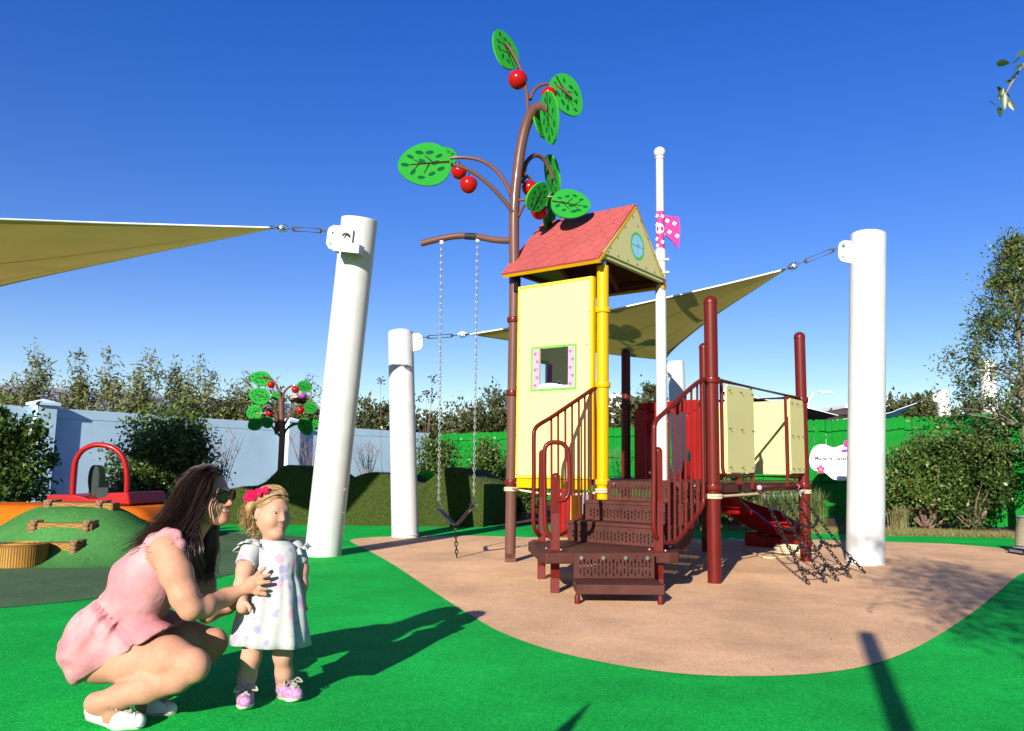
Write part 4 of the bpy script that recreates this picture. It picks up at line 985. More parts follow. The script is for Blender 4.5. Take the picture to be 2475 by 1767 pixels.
# --- turf hills
top = [(400, 1092), (450, 1098), (500, 1088), (540, 1081), (575, 1078), (598, 1062), (620, 1041), (641, 1033), (665, 1038), (690, 1055), (715, 1072), (740, 1074), (765, 1070), (800, 1055), (832, 1049), (860, 1056), (890, 1072), (915, 1080), (940, 1076), (965, 1058), (985, 1043), (1002, 1038), (1025, 1044), (1050, 1062), (1075, 1075)]
HYf = 13.32
def hy(x): return HYf + (x-900)*.0004
tops_ = spline([AY(x, y, hy(x)) for x, y in top], 4)
th_ = thing('turf_hill', 'wavy hill-shaped wall covered in dark artificial turf behind the pillars', 'turf hill', (tops_[len(tops_)//2].x, HYf, 0))
mb = MB(); n_ = len(tops_); vs = []
back = Vector((.42, 1.5, 0))
for p in tops_:
    q = p + back; vs += [Vector((p.x, p.y, -.01)), p - ZA*.03 + Vector((0, 0, 0)), p + Vector((0, .05, 0)), Vector((q.x, q.y, p.z*.96)), Vector((q.x, q.y, -.01))]
for i in range(n_-1):
    for j in range(4): mb.f.append((i*5+j, (i+1)*5+j, (i+1)*5+j+1, i*5+j+1)); mb.m.append(0); mb.sm.append(j not in (0, 3))
mb.v = [tuple(p) for p in vs]
for i0 in (0, n_-1): mb.f.append(tuple(i0*5+j for j in range(5))); mb.m.append(0); mb.sm.append(False)
hillo = mb.build('hill_body', 'turf', th_)
V = []; Fc = []; Mi = []
for k in range(26000):
    i = random.randrange(n_-1); f = random.random(); p = tops_[i].lerp(tops_[i+1], f)
    if random.random() < .88: z = random.uniform(0, p.z-.02); b = Vector((p.x, p.y, z)); d = Vector((random.gauss(0, .4), -1, random.gauss(-.1, .4)))
    else: b = p + back*random.random()**2*.5; b.z = p.z*.99; d = Vector((random.gauss(0, .4), random.gauss(0, .4), 1))
    d = d.normalized()*random.uniform(.012, .028); s_ = Vector((d.z, 0, -d.x)); s_ = s_.normalized()*.0035 if s_.length > 1e-5 else Vector((.0035, 0, 0))
    o = len(V); V += [tuple(b-s_), tuple(b+s_), tuple(b+d)]; Fc.append((o, o+1, o+2)); Mi.append(k % 3)
mb = MB(); mb.v = V; mb.f = Fc; mb.m = Mi; mb.sm = [False]*len(Fc)
gm('turf_a', (.06, .09, .015)); gm('turf_b', (.10, .13, .03)); gm('turf_c', (.035, .055, .01))
tag(mb.build('turf_fibres', ['turf_a', 'turf_b', 'turf_c'], th_), kind='stuff')
# small round green cut-out bush
cb = AY(946, 1074, 14.9); cb.z = 0
ds = thing('cutout_bush', 'small bright green round cut-out bush behind the turf hill', 'cut-out', cb)
mb = MB(); r0 = .20; zc = AY(946, 1072, 14.9).z
pol = [Vector((cb.x + math.cos(t)*r0, cb.y, zc + math.sin(t)*r0*1.15)) for t in np.linspace(0, math.pi, 19)]
mb.prism([Vector((cb.x-r0, cb.y, 0)), Vector((cb.x+r0, cb.y, 0))] + pol, Vector((0, .03, 0)), 0, 1)
for t in np.linspace(.3, 2.8, 6): mb.tube([Vector((cb.x, cb.y-.004, zc-.02)), Vector((cb.x+math.cos(t)*r0*.75, cb.y-.004, zc+math.sin(t)*r0*.8))], .006, n=4, m=2)
mb.build('cutout_panel', ['leaf_edge', 'leaf_green', 'leaf_print'], ds)
# --- things on the mound
def hit_mound(px, py):
    d = ray(px, py); t = 5.0
    while t < 14:
        q = d*t; z = CAMZ + d[2]*t
        if z <= max(0, mound_h(q[0], q[1])): return Vector((q[0], q[1], z))
        t += .01
    return G(px, py)
def plank_step(label, xl, xr, yb, hpx, knots):
    a, b = hit_mound(xl, yb+hpx*.5), hit_mound(xr, yb+hpx*.5); Y = (a.y+b.y)/2 - .02
    p, q = AY(xl, yb, Y), AY(xr, yb, Y); p.z = q.z = (p.z+q.z)/2
    d = (q-p); Ln = d.length; d.normalize(); nrm = Vector((d.y, -d.x, 0)); k = Ln/(xr-xl); H_ = hpx*k
    c = (p+q)/2
    t = thing('step_plank', label, 'step', c - ZA*H_, 'plank steps on the mound')
    mb = MB(); mb.box(c - ZA*H_*.5 - nrm*.06, (Ln, .16, H_*1.15), (d, nrm, ZA)); o = mb.build('plank', ['wood_plank'], t, bevel=.012)
    mb = MB()
    for j in range(5):
        z = -H_*(.12+.19*j); amp = .006
        pts = [p + d*(Ln*(.03+.94*i/24)) + ZA*(z + amp*math.sin(i*.9+j*1.7) + amp*.7*math.sin(i*.37+j)) + nrm*.0215 for i in range(25)]
        for i in range(24): mb.add([pts[i]-ZA*.0035, pts[i+1]-ZA*.0035, pts[i+1]+ZA*.0035, pts[i]+ZA*.0035], [(0, 1, 2, 3)])
    mb.build('wood_grain', 'wood_grain', t)
    for kx in knots:
        kc = AY(kx, yb+hpx*.5, Y) ; kc = c + d*((kc-c).dot(d)); mb = MB()
        for j in range(3): mb.ball(kc + nrm*.03 - ZA*(H_*(.05+.42*j)), .032, n=10, rad=(.036, .026, .030))
        for j in range(3): mb.tube([kc + nrm*.03 + ZA*.02 + d*(j-1)*.02, kc - nrm*.06 + ZA*(H_*.12) + d*(j-1)*.02, kc - nrm*.17 + ZA*.02 + d*(j-1)*.02], .014, n=6)
        mb.build('rope_knot', 'fake_rope', t)
plank_step('topmost rope-tied wooden plank step on the green mound', 97, 254, 1118, 22, (110, 222))
plank_step('middle rope-tied wooden plank step on the green mound', 62, 207, 1163, 24, (77, 194))
plank_step('lowest rope-tied wooden plank step beside the log stump', 96, 176, 1207, 22, (166,))
sc = G(44, 1263); sc = Vector((sc.x-.13, sc.y+.20, 0)); stp = thing('log_stump', 'round wooden log stump step at the foot of the mound', 'stump', sc)
R_ = (G(103, 1250)-G(40, 1250)).length*.90; Hs = .20
mb = MB(); n_ = 40
ring0 = [sc + Vector((math.cos(t)*R_*(1+.015*math.sin(7*t)), math.sin(t)*R_*(1+.015*math.sin(7*t)), -.01)) for t in np.linspace(0, 2*math.pi, n_+1)[:-1]]
ring1 = [p + ZA*(Hs+.01) for p in ring0]; mb.add(ring0+ring1, [(i, (i+1) % n_, n_+(i+1) % n_, n_+i) for i in range(n_)], 0, True); mb.add(ring1, [tuple(range(n_))], 1); mb.build('log_body', ['wood_plank', 'wood_dark'], stp)
mb = MB()
for i in range(64):
    t = i/64*6.283; a_ = Vector((math.cos(t), math.sin(t), 0)); r1 = R_*(1+.015*math.sin(7*t))+.002
    s_ = ZA.cross(a_)*random.uniform(.004, .009); q = sc + a_*r1; mb.add([q - s_ + ZA*.005, q + s_ + ZA*.005, q + s_*.6 + ZA*(Hs-.02), q - s_*.6 + ZA*(Hs-.02)], [(0, 1, 2, 3)])
for rr in (.25, .45, .65, .85): mb.tube([sc + Vector((math.cos(t)*R_*rr, math.sin(t)*R_*rr, Hs+.001)) for t in np.linspace(0, 6.283, 31)[:-1]], .004, n=4, closed=True)
mb.build('wood_grain', 'wood_grain', stp)
# red ride-on car with hoop
CY = 9.75
def cp(x, y, dy=0): return AY(x, y, CY+dy)
car = thing('play_car', 'red moulded play car with tall hoop on top of the mound', 'play car', Vector((cp(195, 1112).x, CY, .44)))
mb = MB(); prof = [(101, 1122), (103, 1100), (112, 1099), (165, 1099), (182, 1103), (195, 1108), (215, 1108), (232, 1104), (240, 1095), (285, 1094), (289, 1122)]
pts = [cp(*p) for p in prof]; mb.prism(pts, Vector((.12, .75, 0))); mb.build('car_body', 'plastic_red', car, bevel=.02)
mb = MB(); mb.tube(spline([cp(161, 1108, .06), cp(163, 1060, .06), cp(168, 1025, .06), cp(182, 1002, .06), cp(205, 990, .06), cp(228, 989, .06), cp(254, 997, .06), cp(273, 1016, .06), cp(281, 1045, .06), cp(282, 1075, .06), cp(281, 1100, .06)], 6), .032, n=12); mb.build('hoop', 'plastic_red', car)
mb = MB(); mb.prism([cp(207+13*math.cos(t)+(4*max(0, -math.sin(t)) if math.cos(t) > 0 else 0), 1069+36*math.sin(t), .28) for t in np.linspace(0, 6.283, 21)[:-1]], Vector((.05, .07, 0)))
mb.box(cp(235, 1095, .3), (.16, .2, .14)); mb.tube([cp(245, 1090, .3), cp(243, 1068, .3)], .016, n=8); mb.build('dashboard', 'dark_figure', car, bevel=.01)
# --- sign on the fence side
SY = 16.3
def sp(x, y, o=0): return AY(x, y, SY) - Vector((0, o, 0))
sg = thing('garden_sign', 'white cloud-shaped sign with handwritten lettering, flowers and a butterfly', 'sign', Vector((sp(1860, 1060).x, SY, 0)))
cl = [(1802, 1006), (1808, 995), (1820, 988), (1834, 988), (1846, 993), (1858, 994), (1870, 989), (1884, 989), (1898, 995), (1912, 1000), (1926, 1000), (1938, 1006), (1944, 1020), (1940, 1036), (1926, 1044), (1910, 1048), (1898, 1058), (1884, 1066), (1866, 1068), (1850, 1064), (1838, 1054), (1826, 1047), (1812, 1046), (1802, 1038), (1799, 1022)]
pts = spline([sp(*p) for p in cl] + [sp(*cl[0])], 3)[:-1]
mb = MB(); mb.prism(pts, Vector((0, .03, 0)), 0, 0); mb.build('sign_board', ['white_print'], sg)
mb = MB(); mb.box(sp(1870, 1080)*0 + Vector((sp(1870, 1030).x, SY+.06, .55)), (.08, .06, 1.1)); mb.build('sign_post', 'fence_green', sg)
def lettering(txt, px, py, hpx, m, name='lettering'):
    cu = bpy.data.curves.new('t', 'FONT'); cu.body = txt; cu.size = 1.0; cu.extrude = .004; cu.offset = .022
    to = bpy.data.objects.new('t', cu); COL.objects.link(to); bpy.context.view_layer.update()
    me = bpy.data.meshes.new_from_object(to.evaluated_get(bpy.context.evaluated_depsgraph_get())); bpy.data.objects.remove(to)
    k = (sp(px, py)-sp(px, py-hpx)).length/.72
    V_ = np.empty(len(me.vertices)*3); me.vertices.foreach_get('co', V_); V_ = V_.reshape(-1, 3); org = sp(px, py, .006)
    W_ = np.stack([V_[:, 0]*k, -V_[:, 2]*.3, V_[:, 1]*k + V_[:, 0]*k*.012], 1); me.vertices.foreach_set('co', W_.ravel()); me.materials.clear(); me.materials.append(MATS[m]); me.update()
    return link_mesh(name, me, sg, org)
lettering("Madame Gazelle's", 1810, 1022, 8.5, 'plum_print'); lettering('Nature Trail', 1821, 1037, 8.5, 'teal_print')
mb = MB(); 
for (x, y, r, m_, mc) in ((1823, 1043, .055, 0, 1), (1842, 1049, .038, 2, 1), (1900, 1050, .05, 0, 1)):
    c = sp(x, y, .004)
    for k in range(5):
        a = k*1.2566+.3; q = c + Vector((math.cos(a)*r, 0, math.sin(a)*r)); mb.add([q + Vector((math.cos(t)*r*.62, -.001*k, math.sin(t)*r*.62)) for t in np.linspace(0, 6.283, 13)[:-1]], [tuple(range(12))], m_)
    mb.add([c + Vector((math.cos(t)*r*.5, -.008, math.sin(t)*r*.5)) for t in np.linspace(0, 6.283, 13)[:-1]], [tuple(range(12))], mc)
for (x, y, rx, rz) in ((1879, 986, .05, .075), (1886, 996, .045, .05)): mb.add([sp(x, y, .006) + Vector((math.cos(t)*rx, 0, math.sin(t)*rz)) for t in np.linspace(0, 6.283, 15)[:-1]], [tuple(range(14))], 0)
for i in range(4): c = sp(1872+i*5, 1002-i*.5, .01); mb.add([c + Vector((math.cos(t)*.035, -.002*i, math.sin(t)*.035)) for t in np.linspace(0, 6.283, 13)[:-1]], [tuple(range(12))], 3)
mb.build('sign_print', ['pink_flag', 'yellow', 'sky_print', 'violet_print'], sg)
# --- activity panel standing behind the stairs
ab = G(1252, 1192); ap = thing('activity_panel', 'red, gold and grey activity panel glimpsed under the deck', 'play panel', ab)
def abp(x, y): return AY(x, y, ab.y)
mb = MB(); mb.prism([abp(1238, 1193), abp(1262, 1195), abp(1266, 1150), abp(1268, 1095), abp(1244, 1085), abp(1238, 1110)], Vector((0, .12, 0))); mb.build('red_side', 'plastic_red', ap, bevel=.02)
mb = MB(); mb.prism([abp(1266, 1170), abp(1281, 1170), abp(1281, 1092), abp(1268, 1092)], Vector((0, .05, 0))); mb.build('gold_panel', 'gold', ap)
mb = MB(); mb.prism([abp(1282, 1150), abp(1318, 1150), abp(1318, 1095), abp(1282, 1095)], Vector((0, .05, 0))); mb.add([abp(1297, 1148)-Vector((0, .004, 0)), abp(1306, 1148)-Vector((0, .004, 0)), abp(1306, 1112)-Vector((0, .004, 0)), abp(1300, 1120)-Vector((0, .004, 0))], [(0, 1, 2, 3)], 1); mb.build('grey_panel', ['grey_plastic', 'teal_print'], ap)
mb = MB(); mb.tube([abp(1278, 1196)+Vector((0, .05, 0)), abp(1278, 1100)+Vector((0, .05, 0))], .03, n=8); mb.tube([abp(1316, 1196)+Vector((0, .05, 0)), abp(1316, 1100)+Vector((0, .05, 0))], .03, n=8); mb.build('panel_post', 'red_brown', ap)
# --- hose reel cart at the right edge
hc = G(2272, 1234) + Vector((.05, 0, 0)); hr = thing('hose_reel', 'beige hose reel cart with black wheels at the right edge', 'hose reel', hc)
c = hc + Vector((.10, .10, .24)); ax_ = Vector((.25, .1, 1)).normalized()
mb = MB(); prof = []
for i in range(15): prof += [(.125+.012*math.sin(i/14*3.14), -.17+i*.024), (.135+.012*math.sin(i/14*3.14), -.158+i*.024)]
mb.lathe(prof, c, ax_, n=24); mb.build('hose_coil', 'hose', hr)
mb = MB(); mb.lathe([(.15, .185), (.15, .205)], c, ax_, n=24); mb.lathe([(.15, -.20), (.15, -.185)], c, ax_, n=24); mb.box(c - ZA*.20, (.34, .26, .03)); mb.build('reel_frame', 'grey_plastic', hr)
for dx, dy in ((-.13, -.10), (.17, -.10), (-.13, .12), (.17, .12)):
    w_ = hc + Vector((.08+dx, .1+dy, .045)); mb = MB(); mb.tube([w_ - Vector((.018, 0, 0)), w_ + Vector((.018, 0, 0))], .045, n=16); mb.build('wheel', 'dark_rubber', hr)
# --- boulder in the grass bed
bc = G(1775, 1172); bo = MB(); bo.ball(bc + ZA*.14, .2, n=16, rad=(.20, .17, .20)); bo.v = [(x+.02*math.sin(z*17+y*9), y+.02*math.sin(x*15), max(z, -.02)+.015*math.sin(x*21)) for x, y, z in bo.v]
tag(bo.build('boulder', 'rock'), 'pale boulder in the planting bed behind the right red post', 'boulder')
# --- things far behind the fence
def far_box(name, label, cat, x0, x1, y0, y1, Y, dep, m, zb=0):
    a, b = AY(x0, y0, Y), AY(x1, y0, Y); t = thing(name, label, cat, ((a.x+b.x)/2, Y+dep/2, 0))
    mb = MB(); mb.box(((a.x+b.x)/2, Y+dep/2, a.z/2), (b.x-a.x, dep, a.z)); mb.build('wall', m, t); return t, a, b
t, a, b = far_box('building', 'white flat-roofed building with red signs far beyond the fence', 'building', 1818, 1896, 921, 960, 62, 12, 'far_white')
mb = MB(); mb.box(((a.x+b.x)/2-.2, 62-.5, a.z+.12), (b.x-a.x+1.2, 13, .25)); mb.build('roof', 'far_white', t)
mb = MB(); mb.box(((a.x+b.x)/2+.6, 61.9, a.z-.55), (.9, .1, .5)); mb.box(((a.x+b.x)/2-.9, 61.9, a.z-.75), (.3, .1, .4)); mb.build('window', 'far_dark', t)
for x in (1829, 1883): q = AY(x, 917, 62); mb = MB(); mb.box(q, (.7, .3, .45)); mb.build('roof_sign', 'plastic_red', t)
t, a, b = far_box('building', 'white building with gabled porch behind the black post', 'building', 1358, 1432, 905, 960, 60, 10, 'far_white')
mb = MB(); mb.prism([Vector((a.x-.6, 59.6, a.z)), Vector((b.x+.6, 59.6, a.z)), Vector(((a.x+b.x)/2, 59.6, a.z+.75))], (0, 11, 0)); mb.build('roof', 'far_white', t)
mb = MB(); mb.box((a.x+1.0, 59.93, a.z-.9), (.5, .1, .7)); mb.build('window', 'far_dark', t)
q = AY(1369, 888, 50); t = thing('road_sign', 'small white sign with a dark picture far beyond the fence', 'sign', (q.x, 50, 0))
mb = MB(); mb.box(q, (.75, .05, .75)); mb.build('sign_face', 'far_white', t); mb = MB(); mb.ball(q - Vector((0, .03, 0)), .2, n=10, rad=(.26, .02, .14)); mb.ball(q - Vector((-.12, .03, -.12)), .1, n=8, rad=(.12, .02, .10)); mb.build('picture', 'far_dark', t)
mb = MB(); mb.tube([Vector((q.x, 50.06, 0)), Vector((q.x, 50.06, q.z))], .05, n=8); mb.build('sign_pole', 'galvanised', t)
q = AY(1834, 871, 55); lb = Vector((AY(1796, 871, 55).x, 55, 0)); t = thing('street_lamp', 'distant street lamp with a flat arm above the fence', 'street lamp', lb)
mb = MB(); mb.tube(spline([lb, Vector((lb.x, 55, q.z-1.2)), Vector((lb.x+.2, 55, q.z-.35)), Vector((q.x-.8, 55, q.z-.02))], 5), .07, n=8); mb.build('pole', 'galvanised', t)
mb = MB(); mb.box(q, (.95, .3, .12)); mb.build('lamp_head', 'far_white', t, bevel=.03)
# long blue-violet metal roof beyond the wall
t = thing('building', 'long low building with blue-violet ribbed roof behind the bamboo', 'building', (-20, 46, 0))
r0, r1, r2, r3 = AY(-120, 850, 52), AY(700, 905, 52), AY(740, 985, 42), AY(-160, 960, 42)
mb = MB(); mb.add([r3, r2, r1, r0, r3-ZA*.2, r2-ZA*.2, r1-ZA*.2, r0-ZA*.2], [(0, 1, 2, 3), (7, 6, 5, 4), (0, 4, 5, 1), (1, 5, 6, 2), (2, 6, 7, 3), (3, 7, 4, 0)]); rf = mb.build('roof', 'far_roof', t)
for k in range(17):
    f = k/16; p, q = r3.lerp(r0, f)+ZA*.05, r2.lerp(r1, f)+ZA*.05; mb = MB(); d = (q-p).normalized(); mb.box((p+q)/2, ((q-p).length, .12, .09), (d, Vector((0, 1, 0)), ZA)); mb.build('roof_rib', 'far_roof_rib', rf)
mb = MB(); mb.prism([Vector((r3.x, r3.y+.5, 0)), Vector((r2.x, r2.y+.5, 0)), Vector((r1.x, r1.y, 0)), Vector((r0.x, r0.y, 0))], ZA*(min(r3.z, r2.z)-.25)); mb.build('wall', 'far_white', t)
# ================================================================== PLANTS
def fast_mesh(name, V, Fq, mi, mats, parent, kind=None):
    me = bpy.data.meshes.new(name); c = V.reshape(-1, 3).mean(0); c[2] = V.reshape(-1, 3)[:, 2].min()
    W_ = V.reshape(-1, 3)-c; nv = len(W_); nf = len(Fq); k = Fq.shape[1]
    me.vertices.add(nv); me.vertices.foreach_set('co', W_.ravel().astype(np.float32))
    me.loops.add(nf*k); me.loops.foreach_set('vertex_index', Fq.ravel().astype(np.int32))
    me.polygons.add(nf); me.polygons.foreach_set('loop_start', np.arange(0, nf*k, k, dtype=np.int32)); me.polygons.foreach_set('loop_total', np.full(nf, k, dtype=np.int32))
    for m in mats: me.materials.append(MATS[m])
    me.polygons.foreach_set('material_index', mi.astype(np.int32)); me.update(calc_edges=True); me.validate()
    return link_mesh(name, me, parent, Vector(c))
def leaves_at(P, size, asp=.45, up=.3, out=None, droop=0.0):
    n = len(P); d = rng.normal(size=(n, 3)); d[:, 2] += up - droop
    if out is not None: d += out*.8
    d /= np.linalg.norm(d, axis=1)[:, None]
    s = np.cross(d, rng.normal(size=(n, 3))); s /= np.linalg.norm(s, axis=1)[:, None]
    l = size*rng.uniform(.6, 1.25, (n, 1)); w = l*asp*.5
    V = np.stack([P, P + d*l*.45 + s*w, P + d*l, P + d*l*.45 - s*w], 1)
    return V
def crown_points(n, c, R, clumps, tight=.22, shell=.55, seed=0, shape=None, floor=None):
    r = np.random.default_rng(seed); c = np.array(c); R = np.array(R)
    u = r.normal(size=(clumps, 3)); u /= np.linalg.norm(u, axis=1)[:, None]; rad = r.uniform(shell, 1.0, (clumps, 1))
    cc = u*rad
    if shape == 'cone':
        z = r.uniform(-1, 1, clumps)*1.0; a = r.uniform(0, 6.283, clumps); rr = np.sqrt(r.uniform(.1, 1, clumps))*np.clip((1-z)/1.7, .06, 1)*np.where(z < -.7, (z+1)/.3*.6+.4, 1); cc = np.stack([np.cos(a)*rr, np.sin(a)*rr, z], 1)
    k = r.integers(0, clumps, n); p = cc[k] + r.normal(size=(n, 3))*tight*r.uniform(.4, 1.2, (clumps, 1))[k]
    P = c + p*R
    if floor is not None: P = P[P[:, 2] > floor]
    o = p/np.maximum(np.linalg.norm(p, axis=1)[:, None], .05)
    return P, (o if floor is None else o[:len(P)]), c+cc*R
def limb_tree(mb, base, ends, r0, r1, bend=.15, seed=0, mid=.45):
    r = random.Random(seed); base = Vector(base)
    for e in ends:
        e = Vector(e); m = base.lerp(e, mid) + Vector((r.uniform(-bend, bend), r.uniform(-bend, bend), r.uniform(0, bend))); pts = spline([base, m, e], 4)
        mb.tube(pts, [r0+(r1-r0)*i/(len(pts)-1) for i in range(len(pts))], n=5, caps=False)
def shrub(label, x, y, h, rx, ry, n=5200, size=.055, mats=('leaf_dark', 'leaf_mid', 'leaf_lite'), wts=(.4, .4, .2), seed=1, clumps=70, rust=0, group='leafy shrubs along the walls', name='shrub', zc=None):
    t = thing(name, label, 'shrub', (x, y, -.01), group); zc = zc or h*.52
    P, O, CC = crown_points(int(n*1.7), (x, y, zc), (rx, ry, h*.48), int(clumps*1.3), .17, .30, seed, floor=.02)
    V = leaves_at(P, size*1.25, .55, .35, O); mi = rng.choice(len(mats), len(P), p=wts)
    ms = list(mats)
    if rust: ms.append('leaf_rust'); mi[rng.random(len(P)) < rust] = len(mats)
    F_ = np.arange(len(P)*4).reshape(-1, 4); fast_mesh('foliage', V, F_, mi, ms, t)
    mb = MB(); limb_tree(mb, (x, y, -.03), [tuple(q) for q in CC[:36]], .028, .006, .12, seed); mb.build('stems', 'twig', t)
    return t
def atpx(x, Y): return AY(x, 1000, Y).x
shrub('dark shaded shrub in front of the left wall pier, cut by the photo edge', atpx(8, 12.2), 12.2, 1.80, .72, .7, 5600, .075, wts=(.7, .25, .05), seed=2)
shrub('large glossy shrub behind the red hoop', atpx(368, 15.4), 15.4, 2.02, .98, .85, 9000, .065, wts=(.3, .4, .3), seed=3, clumps=110)
shrub('low shrub hidden behind the left turf hill', atpx(330, 15.0), 14.9, 1.05, .9, .6, 3600, .06, seed=33, wts=(.5, .4, .1))
shrub('small rounded shrub between pillar and left swing chain', atpx(965, 17.5), 17.5, 1.62, .55, .5, 4600, .06, seed=4, rust=.01)
shrub('small rounded shrub behind the right swing chain', atpx(1085, 17.3), 17.3, 1.60, .52, .5, 4600, .06, seed=5)
shrub('low dark shrub behind the brown tree trunk', atpx(1150, 15.8), 15.8, 1.0, .5, .4, 2500, .06, seed=51, wts=(.6, .35, .05))
shrub('broad shrub with rusty leaves right of the thick pillar', atpx(2030, 15.0), 14.7, 1.62, .78, .6, 8200, .062, seed=6, rust=.012, wts=(.25, .4, .35), clumps=90)
shrub('big dense shrub in front of the right fence, leaves darkened for the shadow on it', atpx(2150, 14.6), 14.5, 1.86, .80, .62, 9000, .062, seed=7, wts=(.75, .22, .03), clumps=100)  # darker leaf mix stands in for the shadow over this half of the bush
shrub('leafy low bush behind the red slide', atpx(1635, 14.4), 14.4, .95, .48, .4, 3600, .065, seed=8, wts=(.3, .4, .3))
shrub('dark low bush under the far end of the deck', atpx(1560, 14.6), 14.6, .8, .5, .4, 2600, .06, seed=81, wts=(.6, .35, .05))
def tuft(label, x, y, h, r, n=520, seed=0, mats=('reed_a', 'reed_b', 'grass_c')):
    rr = np.random.default_rng(seed); t = thing('ornamental_grass', label, 'grass clump', (x, y, -.01), 'ornamental grass clumps')
    V = []; F_ = []; mi = []
    for i in range(n):
        a = rr.uniform(0, 6.283); sp_ = rr.uniform(.1, 1.0); hh_ = h*rr.uniform(.6, 1.05); b = np.array([x+rr.normal()*r*.16, y+rr.normal()*r*.16, -.01]); d = np.array([math.cos(a), math.sin(a), 0]); s_ = np.array([-d[1], d[0], 0])*.004
        m = b + d*r*sp_*.35 + np.array([0, 0, hh_*.7]); e = b + d*r*sp_*1.05 + np.array([0, 0, hh_*(1.0-.30*sp_)])
        o = len(V); V += [b-s_, b+s_, m+s_*.8, m-s_*.8, e+s_*.2, e-s_*.2]; F_ += [(o, o+1, o+2, o+3), (o+3, o+2, o+4, o+5)]; k = rr.integers(0, len(mats)); mi += [k, k]
    fast_mesh('blades', np.array(V), np.array(F_), np.array(mi), list(mats), t)
tuft('ornamental grass clump between the net and the slide', atpx(1700, 14.2), 14.2, .78, .5, seed=1); tuft('ornamental grass clump left of the right red post', atpx(1748, 14.0), 14.0, .80, .5, seed=2)
tuft('ornamental grass clump right of the right red post', atpx(1806, 14.3), 14.3, .76, .45, seed=3); tuft('small dry grass clump beside the thick pillar', atpx(1990, 13.9), 13.9, .5, .35, 260, seed=4, mats=('reed_b', 'straw', 'grass_b'))
# bare crape myrtles
def bare(label, x, y, h, spread, n=13, seed=0, group='bare multi-stemmed shrubs'):
    r = random.Random(seed); t = thing('bare_shrub', label, 'bare shrub', (x, y, -.01), group); mb = MB(); base = Vector((x, y, -.03))
    for i in range(n):
        a = r.uniform(0, 6.283); s_ = r.uniform(.15, 1)*spread; e = base + Vector((math.cos(a)*s_, math.sin(a)*s_*.7, h*r.uniform(.75, 1.0))); m = base.lerp(e, .5) + Vector((math.cos(a)*-.06, 0, .05))
        pts = spline([base, m, e], 5); mb.tube(pts, [.011-.0085*k/(len(pts)-1) for k in range(len(pts))], n=5, caps=False)
        for j in range(5):
            k = r.randrange(4, len(pts)-1); p = pts[k]; q = p + Vector((r.uniform(-.25, .25), r.uniform(-.2, .2), r.uniform(.12, .38)*h*.5)); pp = spline([p, p.lerp(q, .5)+Vector((0, 0, .02)), q], 3); mb.tube(pp, [.005-.0032*z/(len(pp)-1) for z in range(len(pp))], n=4, caps=False)
    mb.build('stems', 'twig', t)
bare('bare shrub against the wall left of the small apple tree', atpx(497, 17.5), 17.5, 1.75, .62, 15, 1); bare('bare shrub between the small apple tree and leaning pillar', atpx(690, 18), 18, 1.75, .62, 15, 2)
bare('bare shrub between the two left pillars', atpx(822, 18.5), 18.5, 1.7, .6, 14, 3); bare('bare twiggy shrub in front of the fence behind the black post', atpx(1385, 18), 18, 1.5, .5, 12, 4)
# tall seed stalks
for lab, px, top_, n in (('tall seed-headed stalks right of the shorter pillar', 935, 838, 5), ('single tall seed stalk between the left pillars', 858, 846, 1)):
    x = atpx(px, 18.5); t = thing('seed_stalks', lab, 'plant', (x, 18.5, -.01)); mb = MB(); r = random.Random(px)
    for i in range(n):
        e = AY(px + (r.uniform(-8, 32) if n > 1 else -12), top_ + r.uniform(0, 50 if n > 1 else 3), 18.5); b = Vector((x, 18.5, -.02)); pts = spline([b, b.lerp(e, .5)+Vector((r.uniform(-.05, .05), 0, .1)), e], 5); mb.tube(pts, [.008-.005*k/(len(pts)-1) for k in range(len(pts))], n=4, caps=False)
        for k in range(14): q = e + Vector((r.gauss(0, .06), r.gauss(0, .05), r.gauss(0, .06))); mb.ball(q, .018, n=6, m=1); mb.tube([e - Vector((0, 0, .05)), q], .003, n=3, m=0, caps=False)
    mb.build('stalks', ['twig', 'twig_print'], t)
# bamboo clumps behind the wall
def bamboo(label, px, topy, Y, n=5, seed=0, wid=.8, leaves=900, lean=0.0):
    r = random.Random(seed); x = atpx(px, Y); H_ = AY(px, topy, Y).z; t = thing('bamboo', label, 'bamboo', (x, Y, -.01), 'bamboo clumps behind the blue wall'); mb = MB(); pts_all = []
    for i in range(n):
        b = Vector((x+r.uniform(-.4, .4)*wid, Y+r.uniform(-.4, .4), -.02)); hh_ = H_*(1.0 if i == 0 else r.uniform(.66, .92)); bx = r.uniform(-.55, .55)*wid + lean*.8
        if i == 0: bx = lean
        e = Vector((x+bx, Y+r.uniform(-.4, .4), hh_)); m = b.lerp(e, .6); m.x -= bx*.25
        pts = spline([b, m, e], 10); mb.tube(pts, [.022-.018*k/(len(pts)-1) for k in range(len(pts))], n=5, caps=False)
        for q in pts[5:]: pts_all.append((q, hh_))
    mb.build('culms', 'bam_c', t)
    P = []
    for i in range(leaves):
        q, hh_ = r.choice(pts_all); f = q.z/hh_; s_ = .10 + .42*max(0, (1.0-f))**.8*wid*1.4 + (.1 if f < .8 else 0)
        P.append((q.x + r.gauss(0, s_), q.y + r.gauss(0, s_*.8), q.z + r.gauss(0, .16)))
    P = np.array(P); V = leaves_at(P, .20, .24, -.15); mi = rng.choice(3, len(P), p=(.4, .35, .25)); fast_mesh('foliage', V, np.arange(len(P)*4).reshape(-1, 4), mi, ['bam_a', 'bam_b', 'bam_c'], t)
